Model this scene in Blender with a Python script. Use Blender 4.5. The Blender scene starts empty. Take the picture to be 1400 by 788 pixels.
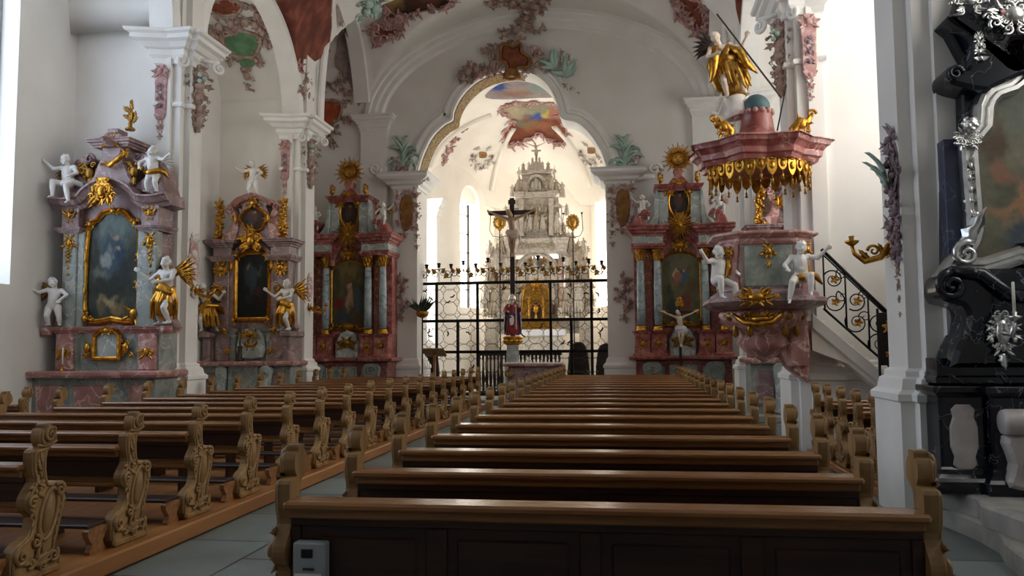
import bpy, bmesh, math, random
from mathutils import Vector, Matrix, Euler
PI = math.pi
SC = bpy.context.scene
COL = SC.collection
# ------------------------------------------------------------------ camera
FPX = 1100.0
ROLL = -0.008
CAMZ = 1.62
def _cam():
    c, s = math.cos(ROLL), math.sin(ROLL)
    u, v = 157 / FPX, -81 / FPX
    # nave direction in the camera frame, roll undone
    d = Vector((c * u - s * v, s * u + c * v, -1)).normalized()
    yaw = math.asin(d.x)             # turned to the left of the nave axis
    pitch = math.atan2(-d.y, -d.z)
    for _ in range(8):
        M = Matrix.Rotation(yaw, 3, 'Z') @ Matrix.Rotation(PI / 2 + pitch, 3, 'X') @ Matrix.Rotation(ROLL, 3, 'Z')
        q = M.transposed() @ Vector((0, 1, 0))
        pu, pv = q.x / -q.z, q.y / -q.z
        yaw += (u - pu) * .9; pitch -= (v - pv) * -.9 if False else (pv - v) * -.9
    return M
CM = _cam()
def ray(px, py):
    return CM @ Vector(((px - 700) / FPX, -(py - 394) / FPX, -1))
ORG = Vector((0, 0, CAMZ))
def PY(px, py, D):
    d = ray(px, py); return ORG + d * (D / d.y)
def PX(px, py, X):
    d = ray(px, py); return ORG + d * (X / d.x)
def PZ(px, py, Z):
    d = ray(px, py); return ORG + d * ((Z - CAMZ) / d.z)
def pix(p):
    q = CM.transposed() @ (Vector(p) - ORG)
    return (700 + FPX * q.x / -q.z, 394 - FPX * q.y / -q.z)
cam_data = bpy.data.cameras.new('camera')
cam = bpy.data.objects.new('camera', cam_data); COL.objects.link(cam)
cam.matrix_world = Matrix.Translation(ORG) @ CM.to_4x4()
cam_data.sensor_fit = 'HORIZONTAL'; cam_data.sensor_width = 36
cam_data.lens = FPX * 36 / 1400
cam_data.clip_end = 200; cam_data.clip_start = .05
SC.camera = cam
# ------------------------------------------------------------------ materials
def new_mat(name):
    m = bpy.data.materials.new(name); m.use_nodes = True
    nt = m.node_tree; b = nt.nodes['Principled BSDF']
    return m, nt, b
def rgb(h):
    if isinstance(h, str):
        h = h.lstrip('#'); t = [int(h[i:i + 2], 16) / 255 for i in (0, 2, 4)]
        return tuple(((x / 12.92) if x <= .04045 else ((x + .055) / 1.055) ** 2.4) for x in t) + (1,)
    return tuple(h) + (1,) if len(h) == 3 else tuple(h)
def pm(name, c1, c2=None, rough=.5, metal=0, scale=4, stretch=(1, 1, 1), bump=0, bscale=None, vein=None, vscale=2, vwidth=.04, detail=5, lo=.35, hi=.65, c3=None, spec=None, coat=0):
    """principled surface: two (three) colours mixed by noise, optional veins and bump"""
    m, nt, b = new_mat(name)
    N = nt.nodes; L = nt.links
    tc = N.new('ShaderNodeTexCoord'); mp = N.new('ShaderNodeMapping'); mp.inputs['Scale'].default_value = stretch
    L.new(tc.outputs['Object'], mp.inputs['Vector'])
    nz = N.new('ShaderNodeTexNoise'); nz.inputs['Scale'].default_value = scale; nz.inputs['Detail'].default_value = detail
    L.new(mp.outputs[0], nz.inputs['Vector'])
    cr = N.new('ShaderNodeValToRGB'); e = cr.color_ramp.elements
    e[0].position = lo; e[0].color = rgb(c1); e[1].position = hi; e[1].color = rgb(c2 or c1)
    if c3:
        x = e.new((lo + hi) / 2); x.color = rgb(c3)
    L.new(nz.outputs['Fac'], cr.inputs[0])
    out = cr.outputs[0]
    if vein:
        n2 = N.new('ShaderNodeTexNoise'); n2.inputs['Scale'].default_value = vscale; n2.inputs['Detail'].default_value = 4; n2.inputs['Distortion'].default_value = .6
        L.new(mp.outputs[0], n2.inputs['Vector'])
        s = N.new('ShaderNodeMath'); s.operation = 'SUBTRACT'; s.inputs[1].default_value = .5; L.new(n2.outputs['Fac'], s.inputs[0])
        a = N.new('ShaderNodeMath'); a.operation = 'ABSOLUTE'; L.new(s.outputs[0], a.inputs[0])
        d = N.new('ShaderNodeMath'); d.operation = 'DIVIDE'; d.inputs[1].default_value = vwidth; d.use_clamp = True; L.new(a.outputs[0], d.inputs[0])
        mx = N.new('ShaderNodeMix'); mx.data_type = 'RGBA'
        L.new(d.outputs[0], mx.inputs['Factor']); mx.inputs[6].default_value = rgb(vein); L.new(out, mx.inputs[7])
        out = mx.outputs[2]
    L.new(out, b.inputs['Base Color'])
    b.inputs['Roughness'].default_value = rough; b.inputs['Metallic'].default_value = metal
    if spec is not None: b.inputs['Specular IOR Level'].default_value = spec
    if coat: b.inputs['Coat Weight'].default_value = coat; b.inputs['Coat Roughness'].default_value = .15
    if bump:
        n3 = N.new('ShaderNodeTexNoise'); n3.inputs['Scale'].default_value = bscale or scale * 3; n3.inputs['Detail'].default_value = 4
        L.new(mp.outputs[0], n3.inputs['Vector'])
        bp = N.new('ShaderNodeBump'); bp.inputs['Strength'].default_value = bump; bp.inputs['Distance'].default_value = .02
        L.new(n3.outputs['Fac'], bp.inputs['Height']); L.new(bp.outputs[0], b.inputs['Normal'])
    return m
def paint_mat(name, bg, blobs, rough=.6, noise=.3, nscale=4.5, warp=.2):
    """oil painting or fresco: a ground of noisy tones and soft brushed patches; coordinates are the object's own x,z (or x,y) metres.
    blobs: (x, z, rx, rz, colour)"""
    m, nt, b = new_mat(name); N = nt.nodes; L = nt.links
    tc = N.new('ShaderNodeTexCoord')
    nz = N.new('ShaderNodeTexNoise'); nz.inputs['Scale'].default_value = nscale; nz.inputs['Detail'].default_value = 6
    L.new(tc.outputs['UV'], nz.inputs['Vector'])
    sv = N.new('ShaderNodeVectorMath'); sv.operation = 'SUBTRACT'; sv.inputs[1].default_value = (.5, .5, .5); L.new(nz.outputs['Color'], sv.inputs[0])
    sc = N.new('ShaderNodeVectorMath'); sc.operation = 'SCALE'; sc.inputs['Scale'].default_value = warp * 2; L.new(sv.outputs[0], sc.inputs[0])
    ad = N.new('ShaderNodeVectorMath'); ad.operation = 'ADD'; L.new(tc.outputs['UV'], ad.inputs[0]); L.new(sc.outputs[0], ad.inputs[1])
    cr = N.new('ShaderNodeValToRGB'); e = cr.color_ramp.elements
    e[0].position = .3; e[0].color = rgb(bg[0]); e[1].position = .7; e[1].color = rgb(bg[1])
    L.new(nz.outputs['Fac'], cr.inputs[0]); out = cr.outputs[0]
    for (x, z, rx, rz, col) in blobs:
        mp = N.new('ShaderNodeMapping'); mp.vector_type = 'TEXTURE'
        mp.inputs['Location'].default_value = (x, z, 0); mp.inputs['Scale'].default_value = (rx, rz, 1)
        L.new(ad.outputs[0], mp.inputs['Vector'])
        ln = N.new('ShaderNodeVectorMath'); ln.operation = 'LENGTH'; L.new(mp.outputs[0], ln.inputs[0])
        mr = N.new('ShaderNodeMapRange'); mr.inputs[1].default_value = .5; mr.inputs[2].default_value = 1.2; mr.inputs[3].default_value = 1; mr.inputs[4].default_value = 0
        L.new(ln.outputs['Value'], mr.inputs[0])
        mx = N.new('ShaderNodeMix'); mx.data_type = 'RGBA'; L.new(mr.outputs[0], mx.inputs['Factor'])
        L.new(out, mx.inputs[6]); mx.inputs[7].default_value = rgb(col); out = mx.outputs[2]
    n2 = N.new('ShaderNodeTexNoise'); n2.inputs['Scale'].default_value = nscale * 5; n2.inputs['Detail'].default_value = 6; L.new(tc.outputs['UV'], n2.inputs['Vector'])
    mm = N.new('ShaderNodeMapRange'); mm.inputs[3].default_value = 1 - noise; mm.inputs[4].default_value = 1 + noise; L.new(n2.outputs['Fac'], mm.inputs[0])
    mu = N.new('ShaderNodeVectorMath'); mu.operation = 'SCALE'; L.new(out, mu.inputs[0]); L.new(mm.outputs[0], mu.inputs['Scale'])
    L.new(mu.outputs[0], b.inputs['Base Color']); b.inputs['Roughness'].default_value = rough; b.inputs['Specular IOR Level'].default_value = .15
    return m
M = {}
M['plaster'] = pm('plaster', '#e2dfda', '#dbd8d2', rough=.9, scale=1.2, bump=.05, bscale=6)
M['plaster_trim'] = pm('plaster_trim', '#e8e6e2', '#e1dfda', rough=.8, scale=2)
M['plaster_warm'] = pm('plaster_warm', '#eee9df', '#e8e2d7', rough=.9, scale=1.2)
M['pink_wash'] = pm('pink_wash', '#8f7f7c', '#a3938d', rough=.9, scale=7, lo=.4, hi=.6)
M['stucco'] = pm('stucco', '#dcd5cc', '#c9bfb8', rough=.8, scale=6)
M['stucco_pink'] = pm('stucco_pink', '#b9918b', '#d3b7af', rough=.75, scale=7, c3='#a97f7c')
M['stucco_mauve'] = pm('stucco_mauve', '#7b666c', '#978389', rough=.75, scale=8)
M['stucco_brown'] = pm('stucco_brown', '#8e7468', '#b59d91', rough=.75, scale=8)
M['stucco_green'] = pm('stucco_green', '#8fae9f', '#b4c8bc', rough=.75, scale=6)
M['green_relief'] = pm('green_relief', '#4f7a55', '#6d9670', rough=.8, scale=5)
M['orange_relief'] = pm('orange_relief', '#a34a2c', '#b8643f', rough=.8, scale=5)
M['ochre'] = pm('ochre', '#6f4a1e', '#96682e', rough=.7, scale=6)
M['brown_relief'] = pm('brown_relief', '#6b2f1c', '#8a4a2a', rough=.75, scale=6)
M['gold'] = pm('gold', '#a5732a', '#d3a044', rough=.32, metal=1, scale=14, bump=.35, bscale=22)
M['gold_dark'] = pm('gold_dark', '#85622c', '#b3883e', rough=.42, metal=.9, scale=14, bump=.35, bscale=22)
M['silver'] = pm('silver', '#c9c9c6', '#e2e2e0', rough=.28, metal=1, scale=9)
M['red_marble'] = pm('red_marble', '#7d3833', '#b2766d', rough=.3, scale=5, c3='#9a534c', vein='#c79c92', vscale=3, vwidth=.02)
M['red_marble_dark'] = pm('red_marble_dark', '#6b2e2a', '#96564e', rough=.32, scale=5, vein='#a87d74', vscale=3, vwidth=.015)
M['mauve_marble'] = pm('mauve_marble', '#6f5859', '#957a78', rough=.35, scale=4, vein='#b09a96', vscale=2.6, vwidth=.02)
M['pink_marble'] = pm('pink_marble', '#93625c', '#b98c83', rough=.32, scale=4, c3='#a3736c', vein='#d8bab2', vscale=3, vwidth=.025)
M['grey_marble'] = pm('grey_marble', '#8f9a96', '#b3bbb6', rough=.3, scale=3.5, vein='#d3d6d2', vscale=2.4, vwidth=.03)
M['blue_marble'] = pm('blue_marble', '#8fa3a8', '#b9c4c6', rough=.25, scale=4, vein='#6f8288', vscale=3, vwidth=.03)
M['green_marble'] = pm('green_marble', '#6c7671', '#8d958e', rough=.35, scale=4, c3='#848d86', vein='#b5a7a0', vscale=2.5, vwidth=.02)
M['black_marble'] = pm('black_marble', '#0a0c12', '#171b24', rough=.15, scale=3, vein='#7c8088', vscale=3.2, vwidth=.005)
M['pale_marble'] = pm('pale_marble', '#a89e9a', '#c3bbb6', rough=.35, scale=5)
M['white_figure'] = pm('white_figure', '#dcdad6', '#cfccc8', rough=.5, scale=5)
M['sand_step'] = pm('sand_step', '#8b8982', '#a5a29a', rough=.75, scale=4, bump=.2, bscale=30)
M['altar_stone'] = pm('altar_stone', '#b5aa9c', '#d4ccc0', rough=.6, scale=9)
M['altar_carved'] = pm('altar_carved', '#9c8e7c', '#c2b6a4', rough=.65, scale=9)
M['altar_stone_pink'] = pm('altar_stone_pink', '#b49488', '#cdb7a8', rough=.5, scale=4)
M['grey_frame'] = pm('grey_frame', '#8f9396', '#a2a6a8', rough=.6, scale=5)
M['iron'] = pm('iron', '#0f0e0e', '#1b1918', rough=.5, metal=.6, scale=9)
M['dark_wood'] = pm('dark_wood', '#1a100a', '#2a1a10', rough=.4, scale=3, stretch=(.3, 4, 4))
M['cross_wood'] = pm('cross_wood', '#20130c', '#35200f', rough=.45, scale=3, stretch=(4, 4, .4))
M['skin_paint'] = pm('skin_paint', '#9a7a60', '#b8987c', rough=.5, scale=5)
M['skin_pale'] = pm('skin_pale', '#c9b4a2', '#d9c8b8', rough=.45, scale=5)
M['red_cloth'] = pm('red_cloth', '#7c1f1c', '#9a3028', rough=.5, scale=6)
M['blue_cloth'] = pm('blue_cloth', '#1d2a44', '#2c3a58', rough=.5, scale=6)
M['teal_cap'] = pm('teal_cap', '#2f4a4e', '#3f5d60', rough=.6, scale=6)
M['linen'] = pm('linen', '#e4e3e6', '#d8d7dc', rough=.8, scale=6)
M['brown_dark'] = pm('brown_dark', '#2a1a12', '#3a261a', rough=.5, scale=6)
M['wax'] = pm('wax', '#e9e4d6', '#ded8c6', rough=.5, scale=6)
M['plastic'] = pm('plastic', '#9aa0a0', '#8d9494', rough=.5, scale=6)
M['black_plastic'] = pm('black_plastic', '#0c0d0e', '#121314', rough=.3, scale=6)
M['paper'] = pm('paper', '#e8e6df', '#dedbd2', rough=.8, scale=6)
M['oak'] = pm('oak', '#7a4f2b', '#976a41', rough=.24, scale=2.2, stretch=(.6, 9, 9), bump=.08, bscale=6)
M['oak_dark'] = pm('oak_dark', '#241108', '#381d0f', rough=.36, scale=2.2, stretch=(.6, 9, 9), bump=.08, bscale=6)
M['oak_carved'] = pm('oak_carved', '#76582f', '#9c784a', rough=.55, scale=3, stretch=(3, 3, 1))
M['oak_floor'] = pm('oak_floor', '#8a5a30', '#a26e3e', rough=.4, scale=2, stretch=(5, .5, 3))
M['kneeler_pad'] = pm('kneeler_pad', '#2b1d18', '#3a2822', rough=.5, scale=3)
def floor_mat():
    m, nt, b = new_mat('stone_tiles'); N = nt.nodes; L = nt.links
    tc = N.new('ShaderNodeTexCoord')
    br = N.new('ShaderNodeTexBrick'); br.inputs['Scale'].default_value = 1; br.inputs['Brick Width'].default_value = 1.1; br.inputs['Row Height'].default_value = .75
    br.inputs['Mortar Size'].default_value = .014; br.inputs['Mortar Smooth'].default_value = .3
    br.inputs['Color1'].default_value = rgb('#626d6c'); br.inputs['Color2'].default_value = rgb('#828d8b'); br.inputs['Mortar'].default_value = rgb('#353a3a')
    mp = N.new('ShaderNodeMapping'); mp.inputs['Rotation'].default_value = (0, 0, PI / 2); L.new(tc.outputs['Object'], mp.inputs['Vector']); L.new(mp.outputs[0], br.inputs['Vector'])
    nz = N.new('ShaderNodeTexNoise'); nz.inputs['Scale'].default_value = 3; nz.inputs['Detail'].default_value = 6; L.new(tc.outputs['Object'], nz.inputs['Vector'])
    mr = N.new('ShaderNodeMapRange'); mr.inputs[3].default_value = .75; mr.inputs[4].default_value = 1.2; L.new(nz.outputs['Fac'], mr.inputs[0])
    mu = N.new('ShaderNodeVectorMath'); mu.operation = 'SCALE'; L.new(br.outputs['Color'], mu.inputs[0]); L.new(mr.outputs[0], mu.inputs['Scale'])
    L.new(mu.outputs[0], b.inputs['Base Color']); b.inputs['Roughness'].default_value = .42
    return m
M['floor'] = floor_mat()
def emit_mat(name, col, s):
    m, nt, b = new_mat(name)
    b.inputs['Base Color'].default_value = rgb(col); b.inputs['Emission Color'].default_value = rgb(col); b.inputs['Emission Strength'].default_value = s
    b.inputs['Roughness'].default_value = .3
    return m
# ------------------------------------------------------------------ mesh builder
class MB:
    def __init__(s, floor=None): s.v = []; s.f = []; s.s = []; s.T = None; s.floor = floor
    def add(s, vs, fs, smooth=False):
        n = len(s.v)
        if s.T is not None: vs = [s.T @ Vector(v) for v in vs]
        s.v.extend(tuple(v) for v in vs)
        s.f.extend(tuple(i + n for i in f) for f in fs); s.s.extend([smooth] * len(fs))
    def build(s, name, mat, parent=None, loc=None, recalc=True, uv=None):
        if s.floor is not None: s.v = [(v[0], v[1], max(v[2], s.floor)) for v in s.v]
        me = bpy.data.meshes.new(name); me.from_pydata(s.v, [], s.f); me.update()
        me.polygons.foreach_set('use_smooth', s.s)
        if recalc:
            bm = bmesh.new(); bm.from_mesh(me); bmesh.ops.recalc_face_normals(bm, faces=bm.faces); bm.to_mesh(me); bm.free()
        if uv:
            ul = me.uv_layers.new(name='UVMap'); x0, x1, z0, z1, ax, az = uv
            for lp in me.loops:
                co = me.vertices[lp.vertex_index].co
                ul.data[lp.index].uv = ((co[ax] - x0) / (x1 - x0), (co[az] - z0) / (z1 - z0))
        me.materials.append(M[mat] if isinstance(mat, str) else mat)
        o = bpy.data.objects.new(name, me); COL.objects.link(o)
        if parent: o.parent = parent
        if loc: o.location = loc
        return o
    # ---- primitives
    def box(s, x0, x1, y0, y1, z0, z1, b=0):
        cx, cy, cz = (x0 + x1) / 2, (y0 + y1) / 2, (z0 + z1) / 2; h = (abs(x1 - x0) / 2, abs(y1 - y0) / 2, abs(z1 - z0) / 2)
        if b <= 0:
            vs = [(cx + sx * h[0], cy + sy * h[1], cz + sz * h[2]) for sx in (-1, 1) for sy in (-1, 1) for sz in (-1, 1)]
            s.add(vs, [(0, 1, 3, 2), (4, 6, 7, 5), (0, 4, 5, 1), (2, 3, 7, 6), (0, 2, 6, 4), (1, 5, 7, 3)]); return
        b = min(b, *[q * .9 for q in h]); ids = {}; vs = []; c = (cx, cy, cz)
        for sx in (-1, 1):
            for sy in (-1, 1):
                for sz in (-1, 1):
                    sg = (sx, sy, sz)
                    for k in range(3):
                        ids[sg + (k,)] = len(vs)
                        vs.append(tuple(c[i] + sg[i] * (h[i] - (0 if i == k else b)) for i in range(3)))
        fs = []
        for k in range(3):
            i, j = [q for q in range(3) if q != k]
            for sk in (-1, 1):
                q = []
                for (si, sj) in ((-1, -1), (1, -1), (1, 1), (-1, 1)):
                    g = [0, 0, 0]; g[k] = sk; g[i] = si; g[j] = sj; q.append(ids[tuple(g) + (k,)])
                fs.append(tuple(q))
        for k in range(3):
            i, j = [q for q in range(3) if q != k]
            for si in (-1, 1):
                for sj in (-1, 1):
                    a = [0, 0, 0]; a[i] = si; a[j] = sj; a[k] = -1; c2 = list(a); c2[k] = 1
                    fs.append((ids[tuple(a) + (i,)], ids[tuple(c2) + (i,)], ids[tuple(c2) + (j,)], ids[tuple(a) + (j,)]))
        for sx in (-1, 1):
            for sy in (-1, 1):
                for sz in (-1, 1): fs.append(tuple(ids[(sx, sy, sz, k)] for k in range(3)))
        s.add(vs, fs)
    def prism(s, ol, y0, y1, b=0, back=True, smooth=False):
        """outline [(x,z)] in the wall plane, front face at y0 (towards -y), back at y1; b = bevel of the front edge"""
        n = len(ol); vs = []; fs = []
        if b > 0:
            ins = offset2(ol, -b)
            vs += [(x, y0, z) for x, z in ins]; vs += [(x, y0 + b, z) for x, z in ol]; vs += [(x, y1, z) for x, z in ol]
            fs.append(tuple(range(n))); k = 3
        else:
            vs += [(x, y0, z) for x, z in ol]; vs += [(x, y1, z) for x, z in ol]; fs.append(tuple(range(n))); k = 2
        s.add(vs, fs); base = len(s.v) - len(vs)
        for r in range(k - 1):
            for i in range(n):
                j = (i + 1) % n; s.f.append((base + r * n + i, base + r * n + j, base + r * n + n + j, base + r * n + n + i)); s.s.append(smooth)
        if back: s.f.append(tuple(base + (k - 1) * n + i for i in reversed(range(n)))); s.s.append(False)
    def hprism(s, ol, z0, z1, b=0):
        """plan outline [(x,y)] raised from z0 to z1"""
        T0 = s.T; R = Matrix(((1, 0, 0, 0), (0, 0, 1, 0), (0, -1, 0, 0), (0, 0, 0, 1)))
        s.T = (T0 @ R) if T0 is not None else R      # (x, y, z) -> (x, z, -y)
        s.prism(ol, -z1, -z0, b); s.T = T0
    def sweep(s, path, prof, B, closed=False, smooth=False, flip=1, caps=True):
        """profile [(o, d)] carried along the path; o to the side in the plane, d along the plane normal B"""
        B = Vector(B).normalized(); P = [Vector(p) for p in path]; n = len(P); rows = []
        for i in range(n):
            a = P[i] - P[i - 1] if (i > 0 or closed) else None
            c = P[(i + 1) % n] - P[i] if (i < n - 1 or closed) else None
            a = (a or c).normalized(); c = (c or a).normalized()
            na = B.cross(a).normalized() * flip; nc = B.cross(c).normalized() * flip
            nn = na + nc
            if nn.length < 1e-6: nn = na
            nn.normalize(); k = 1 / max(.35, nn.dot(na))
            rows.append([P[i] + nn * (o * k) + B * d for o, d in prof])
        m = len(prof); vs = [v for r in rows for v in r]; fs = []
        for i in range(n if closed else n - 1):
            j = (i + 1) % n
            for q in range(m - 1): fs.append((i * m + q, j * m + q, j * m + q + 1, i * m + q + 1))
        s.add(vs, fs, smooth)
        if caps and not closed and m > 2:
            b0 = len(s.v) - len(vs)
            s.f.append(tuple(b0 + q for q in range(m))); s.s.append(False)
            s.f.append(tuple(b0 + (n - 1) * m + q for q in reversed(range(m)))); s.s.append(False)
    def tube(s, path, r, n=6, closed=False, flat=None):
        P = [Vector(p) for p in path]; k = len(P)
        R = r if isinstance(r, (list, tuple)) else [r] * k
        t0 = (P[1] - P[0]).normalized(); up = Vector((0, 0, 1)) if abs(t0.z) < .9 else Vector((1, 0, 0))
        u = t0.cross(up).normalized(); vs = []; fs = []
        for i in range(k):
            if closed: t = (P[(i + 1) % k] - P[i - 1])
            else: t = P[min(i + 1, k - 1)] - P[max(i - 1, 0)]
            if t.length < 1e-9: t = t0
            t.normalize(); u = (u - t * u.dot(t))
            if u.length < 1e-6: u = t.orthogonal()
            u.normalize(); w = t.cross(u)
            for q in range(n):
                a = 2 * PI * q / n; vs.append(P[i] + (u * math.cos(a) + w * math.sin(a)) * R[i])
        for i in range(k if closed else k - 1):
            j = (i + 1) % k
            for q in range(n): fs.append((i * n + q, i * n + (q + 1) % n, j * n + (q + 1) % n, j * n + q))
        if not closed: fs.append(tuple(reversed(range(n)))); fs.append(tuple((k - 1) * n + q for q in range(n)))
        s.add(vs, fs, True)
    def lathe(s, prof, x=0, y=0, z=0, n=16, a0=0, a1=2 * PI, sx=1, sy=1, smooth=True):
        full = abs(a1 - a0 - 2 * PI) < 1e-6; k = n if full else n + 1; vs = []; fs = []; m = len(prof)
        for i in range(k):
            a = a0 + (a1 - a0) * i / n
            for r, h in prof: vs.append((x + r * sx * math.cos(a), y + r * sy * math.sin(a), z + h))
        for i in range(n):
            j = (i + 1) % k
            for q in range(m - 1): fs.append((i * m + q, j * m + q, j * m + q + 1, i * m + q + 1))
        s.add(vs, fs, smooth); b0 = len(s.v) - len(vs)
        if full:
            for q in (0, m - 1):
                if prof[q][0] > 1e-4: s.f.append(tuple(b0 + i * m + q for i in range(k))); s.s.append(False)
    def ell(s, c, r, nu=10, nv=7, R=None):
        vs = []; fs = []; c = Vector(c)
        if not isinstance(r, (list, tuple)): r = (r, r, r)
        for i in range(nv + 1):
            th = PI * i / nv
            for j in range(nu):
                ph = 2 * PI * j / nu; p = Vector((r[0] * math.sin(th) * math.cos(ph), r[1] * math.sin(th) * math.sin(ph), r[2] * math.cos(th)))
                if R is not None: p = R @ p
                vs.append(c + p)
        for i in range(nv):
            for j in range(nu): fs.append((i * nu + j, (i + 1) * nu + j, (i + 1) * nu + (j + 1) % nu, i * nu + (j + 1) % nu))
        s.add(vs, fs, True)
    def spiral(s, cx, cz, y, r, a0=0, turns=1.4, hand=1, t=None, tail=None, n=5, steps=16):
        """a rolled scroll in the wall plane: coil with an optional tail leaving it"""
        t = t or r * .2; pts = []; rr = []
        for i in range(steps + 1):
            f = i / steps; a = a0 + hand * turns * 2 * PI * (1 - f); q = r * (.12 + .88 * f)
            pts.append((cx + q * math.cos(a), y - t * (1.2 - .6 * f), cz + q * math.sin(a))); rr.append(t * (.5 + .5 * f))
        if tail:
            x1, z1 = pts[-1][0], pts[-1][2]; a = a0; dx, dz = hand * math.sin(a), -hand * math.cos(a)
            for i in range(1, 9):
                f = i / 8; bx = x1 + dx * r * 1.2 * f * (1 - f) * 2; bz = z1 + dz * r * 1.2 * f * (1 - f) * 2
                pts.append((bx + (tail[0] - x1) * f * f, y - t * .6, bz + (tail[1] - z1) * f * f)); rr.append(t * (1 - .75 * f))
        s.tube(pts, rr, n)
    def leaf(s, p, ang, L, W, y=0, curl=.3, lobes=3, steps=7, bend=0):
        """acanthus leaf in the wall plane starting at p=(x,z), pointing along ang; its tip curls forward (-y)"""
        vs = []; fs = []; x, z = p; a = ang
        for i in range(steps + 1):
            f = i / steps; w = W * (math.sin(PI * min(1, .12 + .88 * f) ** .8) * (1 + .28 * math.sin(lobes * 2 * PI * f)) + .03)
            d = y - curl * L * f * f - W * .18; nx, nz = -math.sin(a), math.cos(a)
            vs += [(x + nx * w, d + W * .15, z + nz * w), (x, d - W * .22, z), (x - nx * w, d + W * .15, z - nz * w), (x, d + W * .28, z)]
            a = ang + bend * f; x += math.cos(a) * L / steps; z += math.sin(a) * L / steps
        for i in range(steps):
            for q in range(4): fs.append((i * 4 + q, i * 4 + (q + 1) % 4, i * 4 + 4 + (q + 1) % 4, i * 4 + 4 + q))
        fs += [(0, 1, 2, 3), tuple(steps * 4 + q for q in (3, 2, 1, 0))]
        s.add(vs, fs, True)
    def orn(s, x, z, w, h, y=0, seed=0, n=9, sym=True, core=.28):
        """carved rococo bunch: scrolls and leaves round a boss, inside the box w x h"""
        R = random.Random(seed * 7 + 13); m = min(w, h)
        if core: s.ell((x, y - .06 * m, z), (core * w * .6, .13 * m, core * h * .7))
        for i in range(n):
            a = R.uniform(-PI / 2, PI / 2) if sym else R.uniform(-PI, PI); q = R.uniform(.3, .85)
            dx, dz = math.cos(a) * w / 2 * q, math.sin(a) * h / 2 * q
            kind = R.random(); r = m * R.uniform(.09, .17); hd = R.choice((-1, 1)); a0 = a + R.uniform(-1, 1); L = m * R.uniform(.28, .45); bd = R.uniform(-1.2, 1.2)
            for sg in ((1, -1) if sym else (1,)):
                aa = a if sg > 0 else PI - a; b0 = a0 if sg > 0 else PI - a0
                if kind < .45: s.spiral(x + sg * dx, z + dz, y, r, b0, 1.3, hd * sg, t=r * .3)
                elif kind < .9: s.leaf((x + sg * dx * .6, z + dz * .6), aa, L, L * .24, y, curl=.35, bend=bd * sg)
                else: s.ell((x + sg * dx, y - r * .3, z + dz), (r * .55, r * .5, r * .6))
def offset2(ol, d):
    n = len(ol); A = sum(ol[i][0] * ol[(i + 1) % n][1] - ol[(i + 1) % n][0] * ol[i][1] for i in range(n)); sg = 1 if A > 0 else -1; out = []
    for i in range(n):
        p, q, r = Vector(ol[i - 1]), Vector(ol[i]), Vector(ol[(i + 1) % n]); a = (q - p); c = (r - q)
        if a.length < 1e-9: a = c
        if c.length < 1e-9: c = a
        a.normalize(); c.normalize(); na = Vector((a.y, -a.x)) * sg; nc = Vector((c.y, -c.x)) * sg; nn = na + nc
        if nn.length < 1e-6: nn = na.copy()
        nn.normalize(); k = 1 / max(.5, nn.dot(na)); out.append((q.x + nn.x * d * k, q.y + nn.y * d * k))
    return out
def smooth_pts(pts, k=4, closed=True):
    """Catmull-Rom through the points"""
    n = len(pts); out = []
    for i in range(n if closed else n - 1):
        g = lambda j: Vector(pts[j % n]) if closed else Vector(pts[max(0, min(n - 1, j))])
        p0, p1, p2, p3 = g(i - 1), g(i), g(i + 1), g(i + 2)
        for q in range(k):
            t = q / k; out.append(tuple(.5 * ((2 * p1) + (p2 - p0) * t + (2 * p0 - 5 * p1 + 4 * p2 - p3) * t * t + (3 * p1 - p0 - 3 * p2 + p3) * t ** 3)))
    if not closed: out.append(tuple(pts[-1]))
    return out
def arc(cx, cz, rx, rz, a0, a1, n=12):
    return [(cx + rx * math.cos(a0 + (a1 - a0) * i / n), cz + rz * math.sin(a0 + (a1 - a0) * i / n)) for i in range(n + 1)]
# ------------------------------------------------------------------ naming
def tag(o, label, cat, group=None):
    o['label'] = label; o['category'] = cat
    if group: o['group'] = group
    return o
def empty(name, loc, rz=0):
    o = bpy.data.objects.new(name, None); COL.objects.link(o); o.location = loc; o.rotation_euler.z = rz; o.empty_display_size = .2
    return o
def thing(name, label, cat, loc=(0, 0, 0), rz=0, group=None): return tag(empty(name, loc, rz), label, cat, group)
KIDS = {}
def copy_tree(o, parent=None):
    c = o.copy(); COL.objects.link(c)
    if parent: c.parent = parent
    for ch in [x for x in o.children]: copy_tree(ch, c)
    return c
def struct(mb, name, mat, **k):
    o = mb.build(name, mat, **k); o['kind'] = 'structure'; return o
def basis(p, X, Yv, Z):
    """matrix whose local x,y,z axes are the given directions"""
    m = Matrix.Identity(4)
    for i, a in enumerate((Vector(X), Vector(Yv), Vector(Z))):
        for r in range(3): m[r][i] = a[r]
    m.translation = Vector(p); return m
# ================================================================== the building
AX = -2.65; HW = 5.35; XL = -8.0; XR = 2.7; OL = -10.2; OR = 4.9
ZS = 8.7; ZSC = 7.46; ZB = 12.0; ZC = 11.75; YW = 24.0
LP = [(-3.0, -2.4), (2.6, 3.3), (8.05, 8.75), (13.55, 14.2), (19.0, 19.8)]
RP = [(-3.0, -2.4), (2.2, 3.0), (8.0, 8.8), (13.1, 14.0), (19.0, 19.8)]
BAYS = [(-8.0, -3.0), (-2.4, 2.6), (3.15, 8.02), (8.77, 13.3), (14.15, 19.0), (19.8, 24.0)]
def crown(a, b): return ZC - ZSC if b > 23 else (b - a) / 2 + .06
def cross_z(Y):
    for a, b in BAYS:
        if a - .06 <= Y <= b + .06:
            t = (Y - (a + b) / 2) / ((b - a) / 2 + .06); return ZSC + crown(a, b) * math.sqrt(max(0, 1 - t * t))
    return -1
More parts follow.
